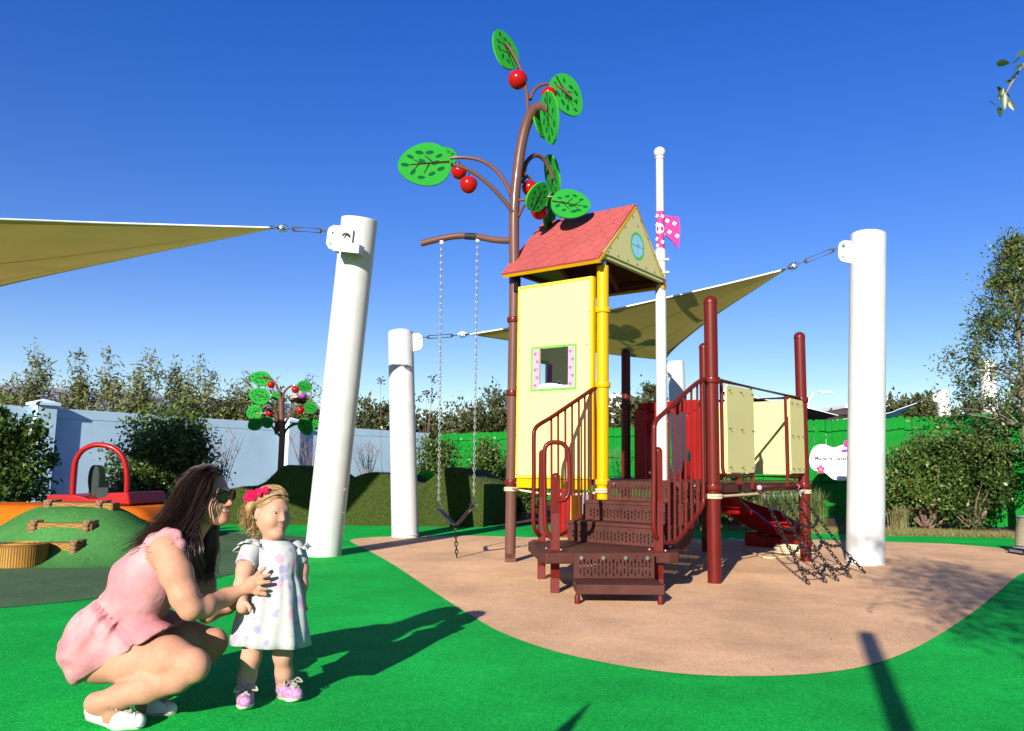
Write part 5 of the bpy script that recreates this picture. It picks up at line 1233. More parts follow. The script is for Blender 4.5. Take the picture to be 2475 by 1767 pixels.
bl = [('leftmost', 20, 842, 24, .9, -.1), ('lone pointed', 80, 782, 25, .55, -.25), ('tall pointed second', 186, 786, 25.5, .7, -.3), ('leaning', 255, 788, 25.5, .7, -.45), ('tallest central', 330, 782, 25.5, .9, -.35), ('short wide', 290, 838, 25, 1.1, 0), ('slender leaning', 420, 812, 26.5, .75, -.6), ('upright', 448, 806, 26.5, .8, -.2), ('low', 505, 858, 27, .8, 0), ('arching', 560, 838, 27.5, .9, -.3), ('rounded', 600, 852, 28, .8, .1), ('right end drooping', 705, 842, 28.5, .7, -.5), ('low filler behind small apple tree', 660, 880, 28, 1.0, 0), ('low bushy left', 130, 870, 25, .9, 0), ('low bushy centre', 385, 868, 25.5, 1.0, 0)]
for i, (nm, px, ty, Y, wd, ln) in enumerate(bl): bamboo(nm + ' bamboo clump above the blue wall', px, ty, Y, 8, 60+i, wd, 2300, ln)
# trees
def tree(label, x, y, h, rx, zc, rz, n, size, mats, wts, seed, trunk_r=.12, clumps=90, group=None, shape=None, tight=.16, name='tree', lean=(0, 0), asp=.5, shell=.35):
    t = thing(name, label, 'tree', (x, y, -.012), group)
    P, O, CC = crown_points(n, (x+lean[0], y+lean[1], zc), (rx, rx, rz), clumps, tight, shell, seed, shape)
    V = leaves_at(P, size, asp, .1, O); mi = rng.choice(len(mats), len(P), p=wts); fast_mesh('crown', V, np.arange(len(P)*4).reshape(-1, 4), mi, list(mats), t)
    mb = MB(); tz = zc + rz*(.75 if shape == 'cone' else .1); tr = spline([(x, y, -.05), (x+lean[0]*.3, y+lean[1]*.3, (zc-rz)*.6+.1), (x+lean[0]*.8, y+lean[1]*.8, zc-rz*.3), (x+lean[0], y+lean[1], tz)], 5)
    mb.tube(tr, [trunk_r*(1-.85*i/(len(tr)-1)) for i in range(len(tr))], n=10); r = random.Random(seed)
    for q in CC[:min(clumps, 60)]:
        k = min(range(len(tr)), key=lambda i: abs(tr[i].z-(q[2]-.25*rx))); b = tr[max(k, len(tr)//3)]; m = b.lerp(Vector(q), .5)+Vector((r.uniform(-.1, .1)*rx, r.uniform(-.1, .1)*rx, .06*rx)); pp = spline([b, m, Vector(q)], 3); mb.tube(pp, [trunk_r*.22*(1-.85*i/(len(pp)-1)) for i in range(len(pp))], n=4, caps=False)
    mb.build('trunk', 'bark', t); return t
OAK = ('oak_a', 'oak_b', 'leaf_dark')
tree('slender leafy young oak at the right edge of the playground', 8.75, 13.7, 5.0, 1.75, 3.10, 1.95, 19000, .068, ('leaf_dark', 'oak_b', 'leaf_mid', 'leaf_lite'), (.3, .3, .25, .15), 11, .085, 330, shape='cone', tight=.07)
for i, (lab, px, ty, Y, r, n) in enumerate([('low tree top between the two left pillars', 822, 885, 36, 2.0, 2600), ('dark tree just above the fence corner', 925, 912, 38, 1.8, 2200), ('bushy tree behind the left swing chain', 985, 915, 40, 2.4, 2800), ('round tree between the swing chains', 1045, 905, 42, 2.4, 2800), ('taller oak left of the tree trunk post', 1092, 876, 40, 1.5, 2400), ('tree glimpsed beside the black post', 1425, 858, 40, 1.6, 2600), ('low tree left of the black post', 1368, 915, 40, 1.5, 1800), ('dark far tree left of the far white pillar', 2010, 878, 36, 1.3, 2200), ('second dark far tree left of the far white pillar', 2052, 872, 36, 1.25, 2200), ('far tree behind the thick pillar', 1965, 890, 38, 1.2, 1600), ('low far tree behind the slide hood', 1545, 915, 45, 2.0, 1800), ('far tree behind the right oak', 2230, 850, 30, 1.6, 2200), ('dark tree at far left behind the wall', -10, 862, 27, 1.4, 2400), ('low tree behind the bamboo', 470, 895, 36, 2.2, 2400), ('low tree at the right end of the bamboo', 775, 915, 36, 2.0, 2200)]):
    H_ = AY(px, ty, Y).z; rz = min(H_*.46, r*1.05); tree(lab, atpx(px, Y), Y, H_, r, H_-rz, rz, int(n*2.2), .23 if Y > 33 else .17, OAK, (.42, .38, .20), 20+i, .12, 60, 'trees beyond the walls')
# out-of-view tree added to shade the paving; only its twig hangs into the picture
tr_ = thing('shade_tree', 'young tree added behind the camera for its shade, one dark leafy twig hanging in at top right', 'tree', (2.5, -2.9, -.012))
cc0 = np.array([.95, -1.5, 3.4]); P, O, CC = crown_points(8500, cc0, (1.3, 1.7, .95), 120, .14, .2, 77)
P = P[(P[:, 0] > .1)]
V = leaves_at(P, .055, .45, .1); 
tw = spline([Vector((1.0, -.6, 3.2)), Vector((1.3, .5, 2.75)), Vector((1.30, 1.25, 2.08)), Vector((1.085, 1.54, 1.86)), Vector((.995, 1.56, 1.735))], 8)
Q = []
for k, q in enumerate(tw[24:]):
    for j in range(2): Q.append((q.x+random.gauss(0, .018), q.y+random.gauss(0, .02), q.z+random.gauss(0, .018)))
VV_ = V; mi = rng.choice(3, len(VV_), p=(.4, .35, .25)); fast_mesh('crown', VV_, np.arange(len(VV_)*4).reshape(-1, 4), mi, ['leaf_dark', 'oak_b', 'leaf_mid'], tr_)
mb = MB(); tk = spline([(2.5, -2.9, -.05), (2.48, -2.88, 1.0), (2.3, -2.7, 2.0), (1.8, -2.2, 2.9), (1.2, -1.7, 3.4)], 5); mb.tube(tk, [.043*(1-.5*i/(len(tk)-1)) for i in range(len(tk))], n=10)
limb_tree(mb, (1.8, -2.2, 2.9), [tuple(q) for q in CC[:40] if q[0] > .2], .014, .003, .15, 3); mb.tube(tw, [.007*(1-.8*i/len(tw)) for i in range(len(tw))], n=6); mb.build('trunk', 'bark', tr_)
mb = MB()
for q in Q:
    q = Vector(q); d = Vector((random.gauss(0, 1), random.gauss(0, .6), random.gauss(-.5, .8))).normalized(); s_ = d.cross(Vector((random.gauss(0, 1), random.gauss(0, 1), random.gauss(0, 1)))).normalized(); n_ = d.cross(s_); l = random.uniform(.020, .036)
    prof_ = [(0, 0), (.12, .5), (.35, .9), (.6, .85), (.85, .45), (1, 0)]
    vs = [q + d*l*t for t, w_ in prof_] + [q + d*l*t + s_*l*.24*w_ + n_*l*.06*w_ for t, w_ in prof_] + [q + d*l*t - s_*l*.24*w_ + n_*l*.06*w_ for t, w_ in prof_]
    mb.add(vs, [(i, i+1, 7+i, 6+i) for i in range(5)] + [(i+1, i, 12+i, 13+i) for i in range(5)], random.randrange(2), True)
mb.build('twig_leaves', ['leaf_dark', 'leaf_mid'], tr_)

# unseen posts, added only to cast shadows across the foreground
def off_post(label, x, y, h, r, pointed):
    t = thing('shadow_post', label, 'post', (x, y, -.004), 'unseen posts added to cast shadows'); mb = MB()
    prof = [(r, -.02), (r, h-.02), (r*.9, h)] if not pointed else [(r, -.02), (r, h*.62), (r*.55, h*.85), (.004, h)]
    mb.lathe(prof, (x, y, 0), n=20); mb.build('shaft', 'bark', t)
    mb = MB(); mb.lathe([(r+.02, 0), (r+.02, .03), (r+.002, .05)], (x, y, 0), n=20); mb.build('collar', 'soil', t)
off_post('straight post added behind the camera to cast the shadow streak across the right foreground', -.35, -1.9, 2.78, .052, False)
off_post('pointed post added left of the camera to cast the shadow tip at bottom centre', -.757, .485, 1.21, .062, True)
# a few fallen leaves on the paving
V = []; F_ = []; mi = []
for k in range(80):
    x = random.uniform(-3, 6); y = random.uniform(3.2, 13); a = random.uniform(0, 6.28); l = random.uniform(.006, .017); c = np.array([x, y, .006]); d = np.array([math.cos(a), math.sin(a), random.uniform(-.1, .35)])*l; s_ = np.array([-math.sin(a), math.cos(a), random.uniform(-.2, .3)])*l*.35
    o = len(V); V += [c-d, c-s_, c+d, c+s_]; F_.append((o, o+1, o+2, o+3)); mi.append(k % 3)
tag(fast_mesh('leaf_litter', np.array(V), np.array(F_), np.array(mi), ['twig', 'straw', 'leaf_rust'], None), 'scattered dry leaf scraps lying on the rubber paving', 'leaf litter', kind='stuff')
# ================================================================== PEOPLE
mat('skin_w', (.40, .200, .130), .58, var=.10, scale=14, sss=.08, spec=.14, var2=.06, scale2=70)
mat('skin_c', (.43, .225, .160), .6, var=.08, scale=14, sss=.08, spec=.12)
mat('lip_w', (.42, .11, .095), .4, var=.05); mat('lip_c', (.50, .16, .14), .4, var=.05)
mat('teeth', (.80, .78, .74), .3, var=.02); mat('mouth_dark', (.05, .012, .012), .6)
mat('eye_dark', (.022, .014, .012), .2); mat('eye_white', (.72, .70, .68), .3)
mat('hair_w', (.012, .005, .0042), .45, var=.35, scale=40, spec=.35)
mat('hair_w2', (.026, .010, .008), .42, var=.3, scale=40, spec=.4)
mat('hair_c', (.26, .145, .060), .5, var=.25, scale=30, spec=.4); mat('hair_c2', (.38, .24, .12), .5, var=.2, scale=30, spec=.4)
mat('romper', (.37, .120, .135), .85, var=.0, scale=6, hue=(.45, .25, .255), spec=.15, var2=.07, scale2=18, bump=.5, bscale=28)
mat('dress', (.36, .36, .35), .85, var=.05, scale=60, spec=.15)
mat('shoe_white', (.56, .55, .53), .5, var=.03, scale=12); mat('shoe_pink', (.30, .12, .28), .5, var=.25, scale=90, hue=(.44, .26, .42)); mat('shoe_teal', (.10, .26, .24), .5, var=.3, scale=60)
mat('lace', (.34, .32, .27), .8, var=.05); mat('stud', (.62, .62, .60), .25, var=.1, metal=.7)
mat('bow', (.46, .010, .060), .55, var=.06, scale=12); mat('glasses', (.010, .008, .008), .12, var=.1, coat=.6); mat('lens', (.02, .012, .011), .06, var=.1, spec=.8)
# printed pattern on the little dress: soft pink and lavender blotches and dark scribbles
_n = MATS['dress'].node_tree; _b = _n.nodes['Principled BSDF']; _src = _b.inputs['Base Color'].links[0].from_socket
_tc = [x for x in _n.nodes if x.type == 'TEX_COORD'][0]
def _vor(scale, lo, hi, seedoff):
    mp = _n.nodes.new('ShaderNodeMapping'); mp.inputs['Location'].default_value = (seedoff, seedoff*.7, 0); _n.links.new(_tc.outputs['Object'], mp.inputs[0])
    nzz = _n.nodes.new('ShaderNodeTexNoise'); nzz.inputs['Scale'].default_value = 28; _n.links.new(mp.outputs[0], nzz.inputs[0])
    ad = _n.nodes.new('ShaderNodeVectorMath'); ad.operation = 'MULTIPLY_ADD'; ad.inputs[1].default_value = (.035,)*3; _n.links.new(nzz.outputs['Color'], ad.inputs[0]); _n.links.new(mp.outputs[0], ad.inputs[2])
    v = _n.nodes.new('ShaderNodeTexVoronoi'); v.inputs['Scale'].default_value = scale; _n.links.new(ad.outputs[0], v.inputs['Vector'])
    r = _n.nodes.new('ShaderNodeMapRange'); r.inputs[1].default_value = lo; r.inputs[2].default_value = hi; r.inputs[3].default_value = 1; r.inputs[4].default_value = 0; _n.links.new(v.outputs['Distance'], r.inputs[0]); return r.outputs[0]
def _mix(fac, a, col, amt):
    ml = _n.nodes.new('ShaderNodeMath'); ml.operation = 'MULTIPLY'; ml.inputs[1].default_value = amt; _n.links.new(fac, ml.inputs[0])
    m = _n.nodes.new('ShaderNodeMix'); m.data_type = 'RGBA'; _n.links.new(ml.outputs[0], m.inputs[0]); _n.links.new(a, m.inputs[6]); m.inputs[7].default_value = (*col, 1); return m.outputs[2]
_o = _mix(_vor(15, .22, .36, .3), _src, (.46, .22, .31), .75); _o = _mix(_vor(16, .20, .32, 2.1), _o, (.22, .20, .38), .75)
_wv = _n.nodes.new('ShaderNodeTexNoise'); _wv.inputs['Scale'].default_value = 26; _wv.inputs['Detail'].default_value = 2; _n.links.new(_tc.outputs['Object'], _wv.inputs[0])
_ab = _n.nodes.new('ShaderNodeMath'); _ab.operation = 'SUBTRACT'; _ab.inputs[1].default_value = .5; _n.links.new(_wv.outputs[0], _ab.inputs[0]); _a2 = _n.nodes.new('ShaderNodeMath'); _a2.operation = 'ABSOLUTE'; _n.links.new(_ab.outputs[0], _a2.inputs[0])
_mr = _n.nodes.new('ShaderNodeMapRange'); _mr.inputs[1].default_value = .008; _mr.inputs[2].default_value = .018; _mr.inputs[3].default_value = 1; _mr.inputs[4].default_value = 0; _n.links.new(_a2.outputs[0], _mr.inputs[0])
_mm = _n.nodes.new('ShaderNodeMath'); _mm.operation = 'MULTIPLY'; _n.links.new(_mr.outputs[0], _mm.inputs[0]); _n.links.new(_vor(6.5, .16, .20, 4.4), _mm.inputs[1])
_o = _mix(_mm.outputs[0], _o, (.06, .06, .09), .8); _n.links.new(_o, _b.inputs['Base Color'])
def surface_nets(F, org, h):
    s = F < 0; nx, ny, nz = F.shape
    cnt = np.zeros((nx-1, ny-1, nz-1), np.int8); offs = [(i, j, k) for i in (0, 1) for j in (0, 1) for k in (0, 1)]
    for i, j, k in offs: cnt += s[i:nx-1+i, j:ny-1+j, k:nz-1+k]
    act = (cnt > 0) & (cnt < 8); I = np.argwhere(act); idx = np.full(act.shape, -1, np.int64); idx[act] = np.arange(len(I))
    vals = np.stack([F[I[:, 0]+i, I[:, 1]+j, I[:, 2]+k] for i, j, k in offs], 1); acc = np.zeros((len(I), 3)); c = np.zeros(len(I))
    for a in range(8):
        for b in range(a+1, 8):
            if sum(abs(p-q) for p, q in zip(offs[a], offs[b])) != 1: continue
            va, vb = vals[:, a], vals[:, b]; m = (va < 0) != (vb < 0); t = va[m]/(va[m]-vb[m]); pa, pb = np.array(offs[a], float), np.array(offs[b], float)
            acc[m] += pa + t[:, None]*(pb-pa); c[m] += 1
    V = org + h*(I + acc/c[:, None]); Q = []
    for ax in range(3):
        sl0 = [slice(None)]*3; sl1 = [slice(None)]*3; sl0[ax] = slice(0, -1); sl1[ax] = slice(1, None)
        ch = s[tuple(sl0)] != s[tuple(sl1)]; E = np.argwhere(ch); b, d = [(1, 2), (2, 0), (0, 1)][ax]
        ok = (E[:, b] > 0) & (E[:, d] > 0) & (E[:, b] < F.shape[b]-1) & (E[:, d] < F.shape[d]-1); E = E[ok]
        def cell(db, dd):
            q = E.copy(); q[:, b] += db; q[:, d] += dd; return idx[q[:, 0], q[:, 1], q[:, 2]]
        quad = np.stack([cell(-1, -1), cell(0, -1), cell(0, 0), cell(-1, 0)], 1); fl = ~s[E[:, 0], E[:, 1], E[:, 2]]; quad[fl] = quad[fl][:, ::-1]; Q.append(quad)
    Q = np.concatenate(Q); Q = Q[(Q >= 0).all(1)]
    return V, Q, I
class Blob:
    def __init__(s, h=.005): s.p = []; s.h = h; s.cuts = []
    def cap(s, a, b, r0, r1=None, k=.02, i=0, sub=False):
        a, b = np.array(a, float), np.array(b, float); r1 = r0 if r1 is None else r1; m = max(r0, r1)
        def f(X):
            d = b-a; L2 = max(d @ d, 1e-12); t = np.clip(((X-a) @ d)/L2, 0, 1); return np.linalg.norm(X-(a+t[..., None]*d), axis=-1) - (r0+(r1-r0)*t)
        s.p.append((f, np.minimum(a, b)-m, np.maximum(a, b)+m, k, i, sub)); return s
    def chain(s, pts, k=.02, i=0):
        for (a, ra), (b, rb) in zip(pts[:-1], pts[1:]): s.cap(a, b, ra, rb, k, i)
        return s
    def ell(s, c, R, M=None, k=.02, i=0, sub=False):
        c, R = np.array(c, float), np.array(R, float); M = np.eye(3) if M is None else M; m = R.max()
        def f(X):
            q = (X-c) @ M; k0 = np.linalg.norm(q/R, axis=-1); k1 = np.linalg.norm(q/(R*R), axis=-1); return k0*(k0-1)/np.maximum(k1, 1e-9)
        s.p.append((f, c-m, c+m, k, i, sub)); return s
    def cut(s, p, n): s.cuts.append((np.array(p, float), np.array(n, float)/np.linalg.norm(n))); return s
    def mesh(s, name, mats, parent, warp=None):
        lo = np.min([q[1] for q in s.p], 0)-.03; hi = np.max([q[2] for q in s.p], 0)+.03; n = np.ceil((hi-lo)/s.h).astype(int)+1
        F = np.full(n, .05, np.float32); ID = np.zeros(n, np.int8)
        for f, a, b, k, i, sub in s.p:
            i0 = np.maximum(0, np.floor((a-.035-lo)/s.h).astype(int)); i1 = np.minimum(n, np.ceil((b+.035-lo)/s.h).astype(int)+1); sl = tuple(slice(x, y) for x, y in zip(i0, i1))
            g = np.stack(np.meshgrid(*[lo[d]+s.h*np.arange(i0[d], i1[d]) for d in range(3)], indexing='ij'), -1); d = f(g).astype(np.float32); o = F[sl]
            if sub:
                d = -d; hh = np.clip(.5-.5*(o-d)/k, 0, 1); w = o*(1-hh)+d*hh + k*hh*(1-hh); ID[sl] = np.where(d > o, i, ID[sl]); F[sl] = np.maximum(w, o)
            else:
                hh = np.clip(.5+.5*(o-d)/k, 0, 1); ID[sl] = np.where(d < o, i, ID[sl]); F[sl] = o*(1-hh)+d*hh-k*hh*(1-hh)
        if s.cuts:
            g = np.stack(np.meshgrid(*[lo[d]+s.h*np.arange(n[d]) for d in range(3)], indexing='ij'), -1)
            for p, nn in s.cuts: F = np.maximum(F, ((g-p) @ nn).astype(np.float32))
        V, Q, I = surface_nets(F, lo, s.h)
        if warp is not None: V = warp(V)
        mi = ID[I[Q[:, 0], 0], I[Q[:, 0], 1], I[Q[:, 0], 2]]
        o = fast_mesh(name, V, Q, mi, mats, parent); me = o.data; me.polygons.foreach_set('use_smooth', np.ones(len(me.polygons), bool)); me.update(); return o
def A3(x, y, Y): v = AY(x, y, Y); return np.array([v.x, v.y, v.z])
def headframe(yaw, pitch=0, roll=0):
    """forward, left, up as columns; yaw 0 = facing +X, negative turns towards the camera"""
    cy, sy = math.cos(yaw), math.sin(yaw); f = np.array([cy*math.cos(pitch), sy*math.cos(pitch), math.sin(pitch)]); l = np.array([-sy, cy, 0]); u = np.cross(f, l)
    l2 = l*math.cos(roll)+u*math.sin(roll); u2 = np.cross(f, l2); return np.stack([f, l2, u2], 1)
def add_head(b, c, M, sc, skin=0, lip=1, teeth=2, dark=3, child=False, smile=True):
    mw = .68 if child else 1.0
    def q(x, y, z): return c + M @ (np.array([x, y, z])*sc)
    b.ell(q(-.012, 0, .035), np.array([.094, .074, .086])*sc, M, .02, skin); b.ell(q(.032, 0, -.03), np.array([.060, .058, .086])*sc, M, .03, skin)
    for s_ in (-1, 1):
        b.cap(q(-.005, s_*.046, -.055), q(.060, s_*.012, -.098), .020*sc, .018*sc, .03, skin); b.ell(q(.052, s_*.036, -.036), np.array([.034, .028, .03])*sc*(1.12 if child else 1), M, .025, skin)
        b.ell(q(-.008, s_*.074, -.012), np.array([.018, .008, .030])*sc, M, .008, skin)
    b.cap(q(.083 if not child else .077, -.026, .016), q(.083 if not child else .077, .026, .016), (.013 if not child else .010)*sc, None, .02, skin); b.ell(q(.074, 0, -.100), np.array([.022, .026, .020])*sc, M, .02, skin)
    nl = .100 if child else .110
    b.cap(q(.086, 0, .004), q(nl, 0, -.030), .008*sc, .0125*sc, .012, skin)
    for s_ in (-1, 1): b.ell(q(nl-.010, s_*.012, -.034), np.array([.011, .009, .008])*sc, M, .008, skin)
    if smile:
        b.ell(q(.094, 0, -.066), np.array([.016, .026*mw, .011*mw])*sc, M, .006, dark, sub=True)
        b.ell(q(.083, 0, -.063), np.array([.010, .024*mw, .008*mw])*sc, M, .002, teeth)
    for z, r, x in ((-.0545, .0065, .0925), (-.0785, .0075, .089)):
        z = -.066+(z+.066)*(.85 if child else 1); pts = [(q(x-.016*mw, -.028*mw, -.061), r*.5*sc), (q(x-.003, -.013*mw, z), r*sc), (q(x, 0, z), r*sc), (q(x-.003, .013*mw, z), r*sc), (q(x-.016*mw, .028*mw, -.061), r*.5*sc)]; b.chain(pts, .005, lip)
    return q
# ---------------------------------------------------------------- woman
WY = 3.2
DW = .13
_A3 = A3
def A3(x, y, Y): return _A3(x, y, Y + DW*max(0.0, min(1.0, (1560-y)/60.0))*max(0.0, min(1.0, (552-x)/20.0)))
wroot = thing('person', 'crouching person in a pink sleeveless romper, sunglasses and white sneakers', 'person', G(265, 1600))
b = Blob(.0046)
thR = [(A3(228, 1456, 3.12), .098), (A3(300, 1468, 3.05), .088), (A3(375, 1461, 3.0), .074), (A3(424, 1474, 2.985), .058)]
b.chain(thR, .03); b.chain([(A3(424, 1480, 2.985), .057), (A3(395, 1505, 2.995), .052), (A3(330, 1527, 3.03), .053), (A3(270, 1545, 3.06), .043), (A3(212, 1562, 3.09), .034)], .02); b.ell(A3(438, 1482, 2.975), (.042, .040, .050), None, .03)
thL = [(A3(262, 1440, 3.32), .095), (A3(330, 1424, 3.33), .086), (A3(410, 1419, 3.35), .072), (A3(474, 1424, 3.37), .054)]
b.chain(thL, .03); b.chain([(A3(476, 1432, 3.37), .052), (A3(430, 1478, 3.35), .052), (A3(370, 1525, 3.32), .045), (A3(322, 1562, 3.29), .033)], .02)
b.chain([(A3(212, 1562, 3.09), .034), (A3(250, 1590, 3.105), .030), (A3(300, 1602, 3.11), .024)], .02); b.chain([(A3(322, 1562, 3.29), .033), (A3(350, 1572, 3.29), .028), (A3(378, 1576, 3.29), .022)], .02)
for dy in (-.075, .075):
    b.chain([(A3(222, 1438, WY+dy), .112), (A3(285, 1362, WY+dy*.8), .094), (A3(345, 1275, WY+dy*1.0), .098), (A3(385, 1226, WY+dy*1.1), .080)], .05)
b.cap(A3(372, 1222, 3.05), A3(440, 1225, 3.36), .060, .055, .05)
b.chain([(A3(374, 1226, 3.025), .062), (A3(392, 1275, 2.99), .056), (A3(410, 1325, 2.975), .048), (A3(424, 1352, 2.975), .041)], .03)
b.chain([(A3(424, 1352, 2.975), .041), (A3(455, 1347, 3.03), .042), (A3(500, 1328, 3.13), .033), (A3(543, 1308, 3.235), .024)], .02)
b.chain([(A3(442, 1235, 3.37), .052), (A3(452, 1300, 3.36), .046), (A3(462, 1360, 3.34), .038)], .03); b.chain([(A3(462, 1362, 3.34), .038), (A3(505, 1346, 3.40), .032), (A3(552, 1325, 3.47), .023), (A3(590, 1315, 3.52), .022)], .02)
# right hand spread on the child's waist
HX = 3.295
b.ell(A3(560, 1299, HX-.01), (.030, .020, .034), None, .015); b.cap(A3(543, 1308, 3.235), A3(562, 1298, HX-.01), .024, .026, .015)
for (x0, y0, x1, y1, x2, y2, r) in ((562, 1287, 574, 1274, 588, 1262, .0088), (566, 1291, 582, 1282, 599, 1277, .0090), (567, 1298, 583, 1294, 599, 1293, .0088), (565, 1305, 578, 1308, 592, 1309, .0080)):
    b.chain([(A3(x0, y0, HX-.012), r*1.1), (A3(x1, y1, HX-.024), r), (A3(x2, y2, HX-.016), r*.82)], .006)
b.chain([(A3(556, 1308, HX-.012), .0105), (A3(570, 1317, HX-.02), .0095), (A3(590, 1320, HX-.014), .0082)], .008)
b.cap(A3(405, 1208, WY), A3(448, 1150, WY-.005), .058, .050, .04)
MW = headframe(math.radians(-17), math.radians(2), math.radians(3)); cW = A3(464, 1104, WY-.01); SW = .91
qW0 = add_head(b, cW, MW, SW)
def qW(x, y, z): return cW + MW @ (np.array([x, y, z])*SW)
wbody = b.mesh('body', ['skin_w', 'lip_w', 'teeth', 'mouth_dark'], wroot)
# romper
b = Blob(.0055)
for dy in (-.085, .085):
    b.cap(A3(312, 1246, WY+dy*.8), A3(290, 1275, WY+dy*.8), .058, .075, .04); b.chain([(A3(352, 1268, WY+dy*1.0), .108), (A3(315, 1318, WY+dy*.95), .112), (A3(283, 1358, WY+dy*.85), .104)], .04)
    b.chain([(A3(278, 1368, WY+dy*.85), .112), (A3(240, 1412, WY+dy), .130), (A3(212, 1445, WY+dy), .126), (A3(200, 1490, WY+dy*.9), .072)], .04)
b.chain([(A3(262, 1430, 3.10), .112), (A3(345, 1440, 3.04), .100)], .04); b.chain([(A3(275, 1425, 3.32), .108), (A3(372, 1408, 3.34), .092)], .04)
b.chain([(A3(325, 1238, 3.10), .050), (A3(345, 1205, 3.05), .034), (A3(372, 1188, 3.03), .024), (A3(400, 1208, 3.01), .018), (A3(412, 1262, 3.06), .03)], .02)
b.ell(A3(384, 1183, 3.005), (.028, .014, .016), None, .01); b.ell(A3(396, 1190, 3.0), (.016, .012, .02), None, .01)
_l0, _l1 = A3(388, 1390, 3.1), A3(166, 1519, 3.1); _dl = (_l1-_l0)/np.linalg.norm(_l1-_l0); _nv = np.cross(_dl, np.array([0, 1., 0])); _nv = _nv if _nv[2] < 0 else -_nv
b.cut(_l0, _nv)
ax0, ax1w = A3(215, 1445, WY), A3(375, 1235, WY); axd = (ax1w-ax0)/np.linalg.norm(ax1w-ax0); wpos = (A3(286, 1352, WY)-ax0) @ axd
def warp_romper(V):
    s_ = (V-ax0) @ axd - wpos; r = V - ax0 - ((V-ax0) @ axd)[:, None]*axd; rl = np.linalg.norm(r, axis=1)+1e-6; rn = r/rl[:, None]
    e1 = np.cross(axd, [0, 1, 0]); e1 /= np.linalg.norm(e1); e2 = np.cross(axd, e1); th = np.arctan2(r @ e2, r @ e1)
    bw = np.clip(1-1.6*np.maximum(0, rn @ np.array([-.79, 0, .61])-.25), 0, 1); pinch = -.022*bw*np.exp(-(s_/.012)**2); below = np.where(s_ < 0, np.exp(s_/.10), 0)
    fold = .0115*np.sin(th*19+np.sin(s_*22)*1.3)*below + .006*np.sin(th*43)*np.exp(-(s_/.02)**2)
    up = np.where(s_ > 0, np.exp(-s_/.06), 0)*.004*np.sin(th*15+1.2) + .0035*np.sin(s_*60+th*2.5)*np.where(s_ > .02, np.exp(-(s_-.05)**2/.004), 0)
    hem = np.clip((V-_l0) @ _nv + .10, 0, .1)/.1; low = 0.0
    sw = .008*(1-hem)*np.sin(((V-_l0) @ _nv)*62 + V[:, 1]*9 + np.sin(V[:, 0]*16)*1.5)*np.where(s_ < -.06, 1, 0)
    return V + rn*(pinch+fold*bw*(1-.8*hem)+up+low+sw)[:, None]*1.0
b.mesh('romper', ['romper'], wroot, warp_romper)
# hair: solid core and many strands
core = Blob(.006)
for (x, y, z, R) in ((-.022, 0, .042, (.096, .081, .086)), (-.06, 0, -.02, (.062, .075, .09))): core.ell(qW(x, y, z), np.array(R)*SW, MW, .03)
core.chain([(A3(425, 1120, 3.16), .062), (A3(400, 1160, 3.14), .058), (A3(365, 1190, 3.13), .04), (A3(325, 1212, 3.11), .016)], .03)
core.chain([(A3(446, 1085, 3.135), .024), (A3(436, 1140, 3.12), .024), (A3(426, 1190, 3.08), .024), (A3(430, 1240, 3.08), .020), (A3(446, 1285, 3.11), .008)], .025)
core.chain([(A3(482, 1075, 3.285), .022), (A3(468, 1150, 3.30), .036), (A3(462, 1215, 3.31), .042), (A3(466, 1265, 3.31), .02)], .025)
core.ell(qW(.12, -.012, -.045), (.088, .080, .105), MW, .012, sub=True)   # keep the face free
core.mesh('hair', ['hair_w'], wroot)
def strands(name, guides, n, mats, parent, r=.0022, spread=.016, seed=0, wav=.006):
    rr = random.Random(seed); mb = MB(); gs = [spline([Vector(A3(*p)) for p in g], 7) for g in guides]; ml = min(len(g) for g in gs); gs = [g[:ml] if len(g) == ml else [g[int(i*(len(g)-1)/(ml-1))] for i in range(ml)] for g in gs]
    for k in range(n):
        a, b2 = rr.choice(gs), rr.choice(gs); f = rr.random()*.9; off = Vector((rr.gauss(0, 1), rr.gauss(0, 1), rr.gauss(0, 1)))*spread; ph = rr.uniform(0, 6.28); i1 = rr.randint(int(ml*.7), ml-1); i0 = rr.randint(0, int(ml*.2)); pts = []
        for i in range(i0, i1+1):
            t = i/(ml-1); w_ = min(1, t*2.5+.12); pts.append(a[i].lerp(b2[i], f) + off*w_ + Vector((math.sin(t*9+ph), math.cos(t*8+ph), math.sin(t*7+ph*2)))*wav*t)
        m = len(pts); mb.tube(pts, [r*(1-.75*j/(m-1)) for j in range(m)], n=3, m=0 if rr.random() < .62 else 1, caps=False)
    return mb.build(name, mats, parent)
gA = [[(484, 1046, 3.18), (455, 1052, 3.12), (425, 1090, 3.09), (395, 1145, 3.08), (345, 1190, 3.07), (290, 1215, 3.08)], [(480, 1044, 3.22), (440, 1050, 3.17), (405, 1095, 3.13), (375, 1150, 3.10), (330, 1190, 3.09), (272, 1226, 3.1)], [(486, 1048, 3.16), (462, 1062, 3.095), (438, 1110, 3.07), (410, 1165, 3.05), (365, 1198, 3.04), (318, 1218, 3.05)], [(482, 1043, 3.25), (445, 1046, 3.24), (410, 1080, 3.22), (380, 1140, 3.18), (340, 1190, 3.14), (300, 1208, 3.12)], [(485, 1045, 3.2), (460, 1055, 3.1), (430, 1120, 3.075), (412, 1185, 3.045), (392, 1212, 3.01), (352, 1226, 3.0)]]
strands('hair_strands', gA, 620, ['hair_w', 'hair_w2'], wroot, .0021, .016, 3, .012)
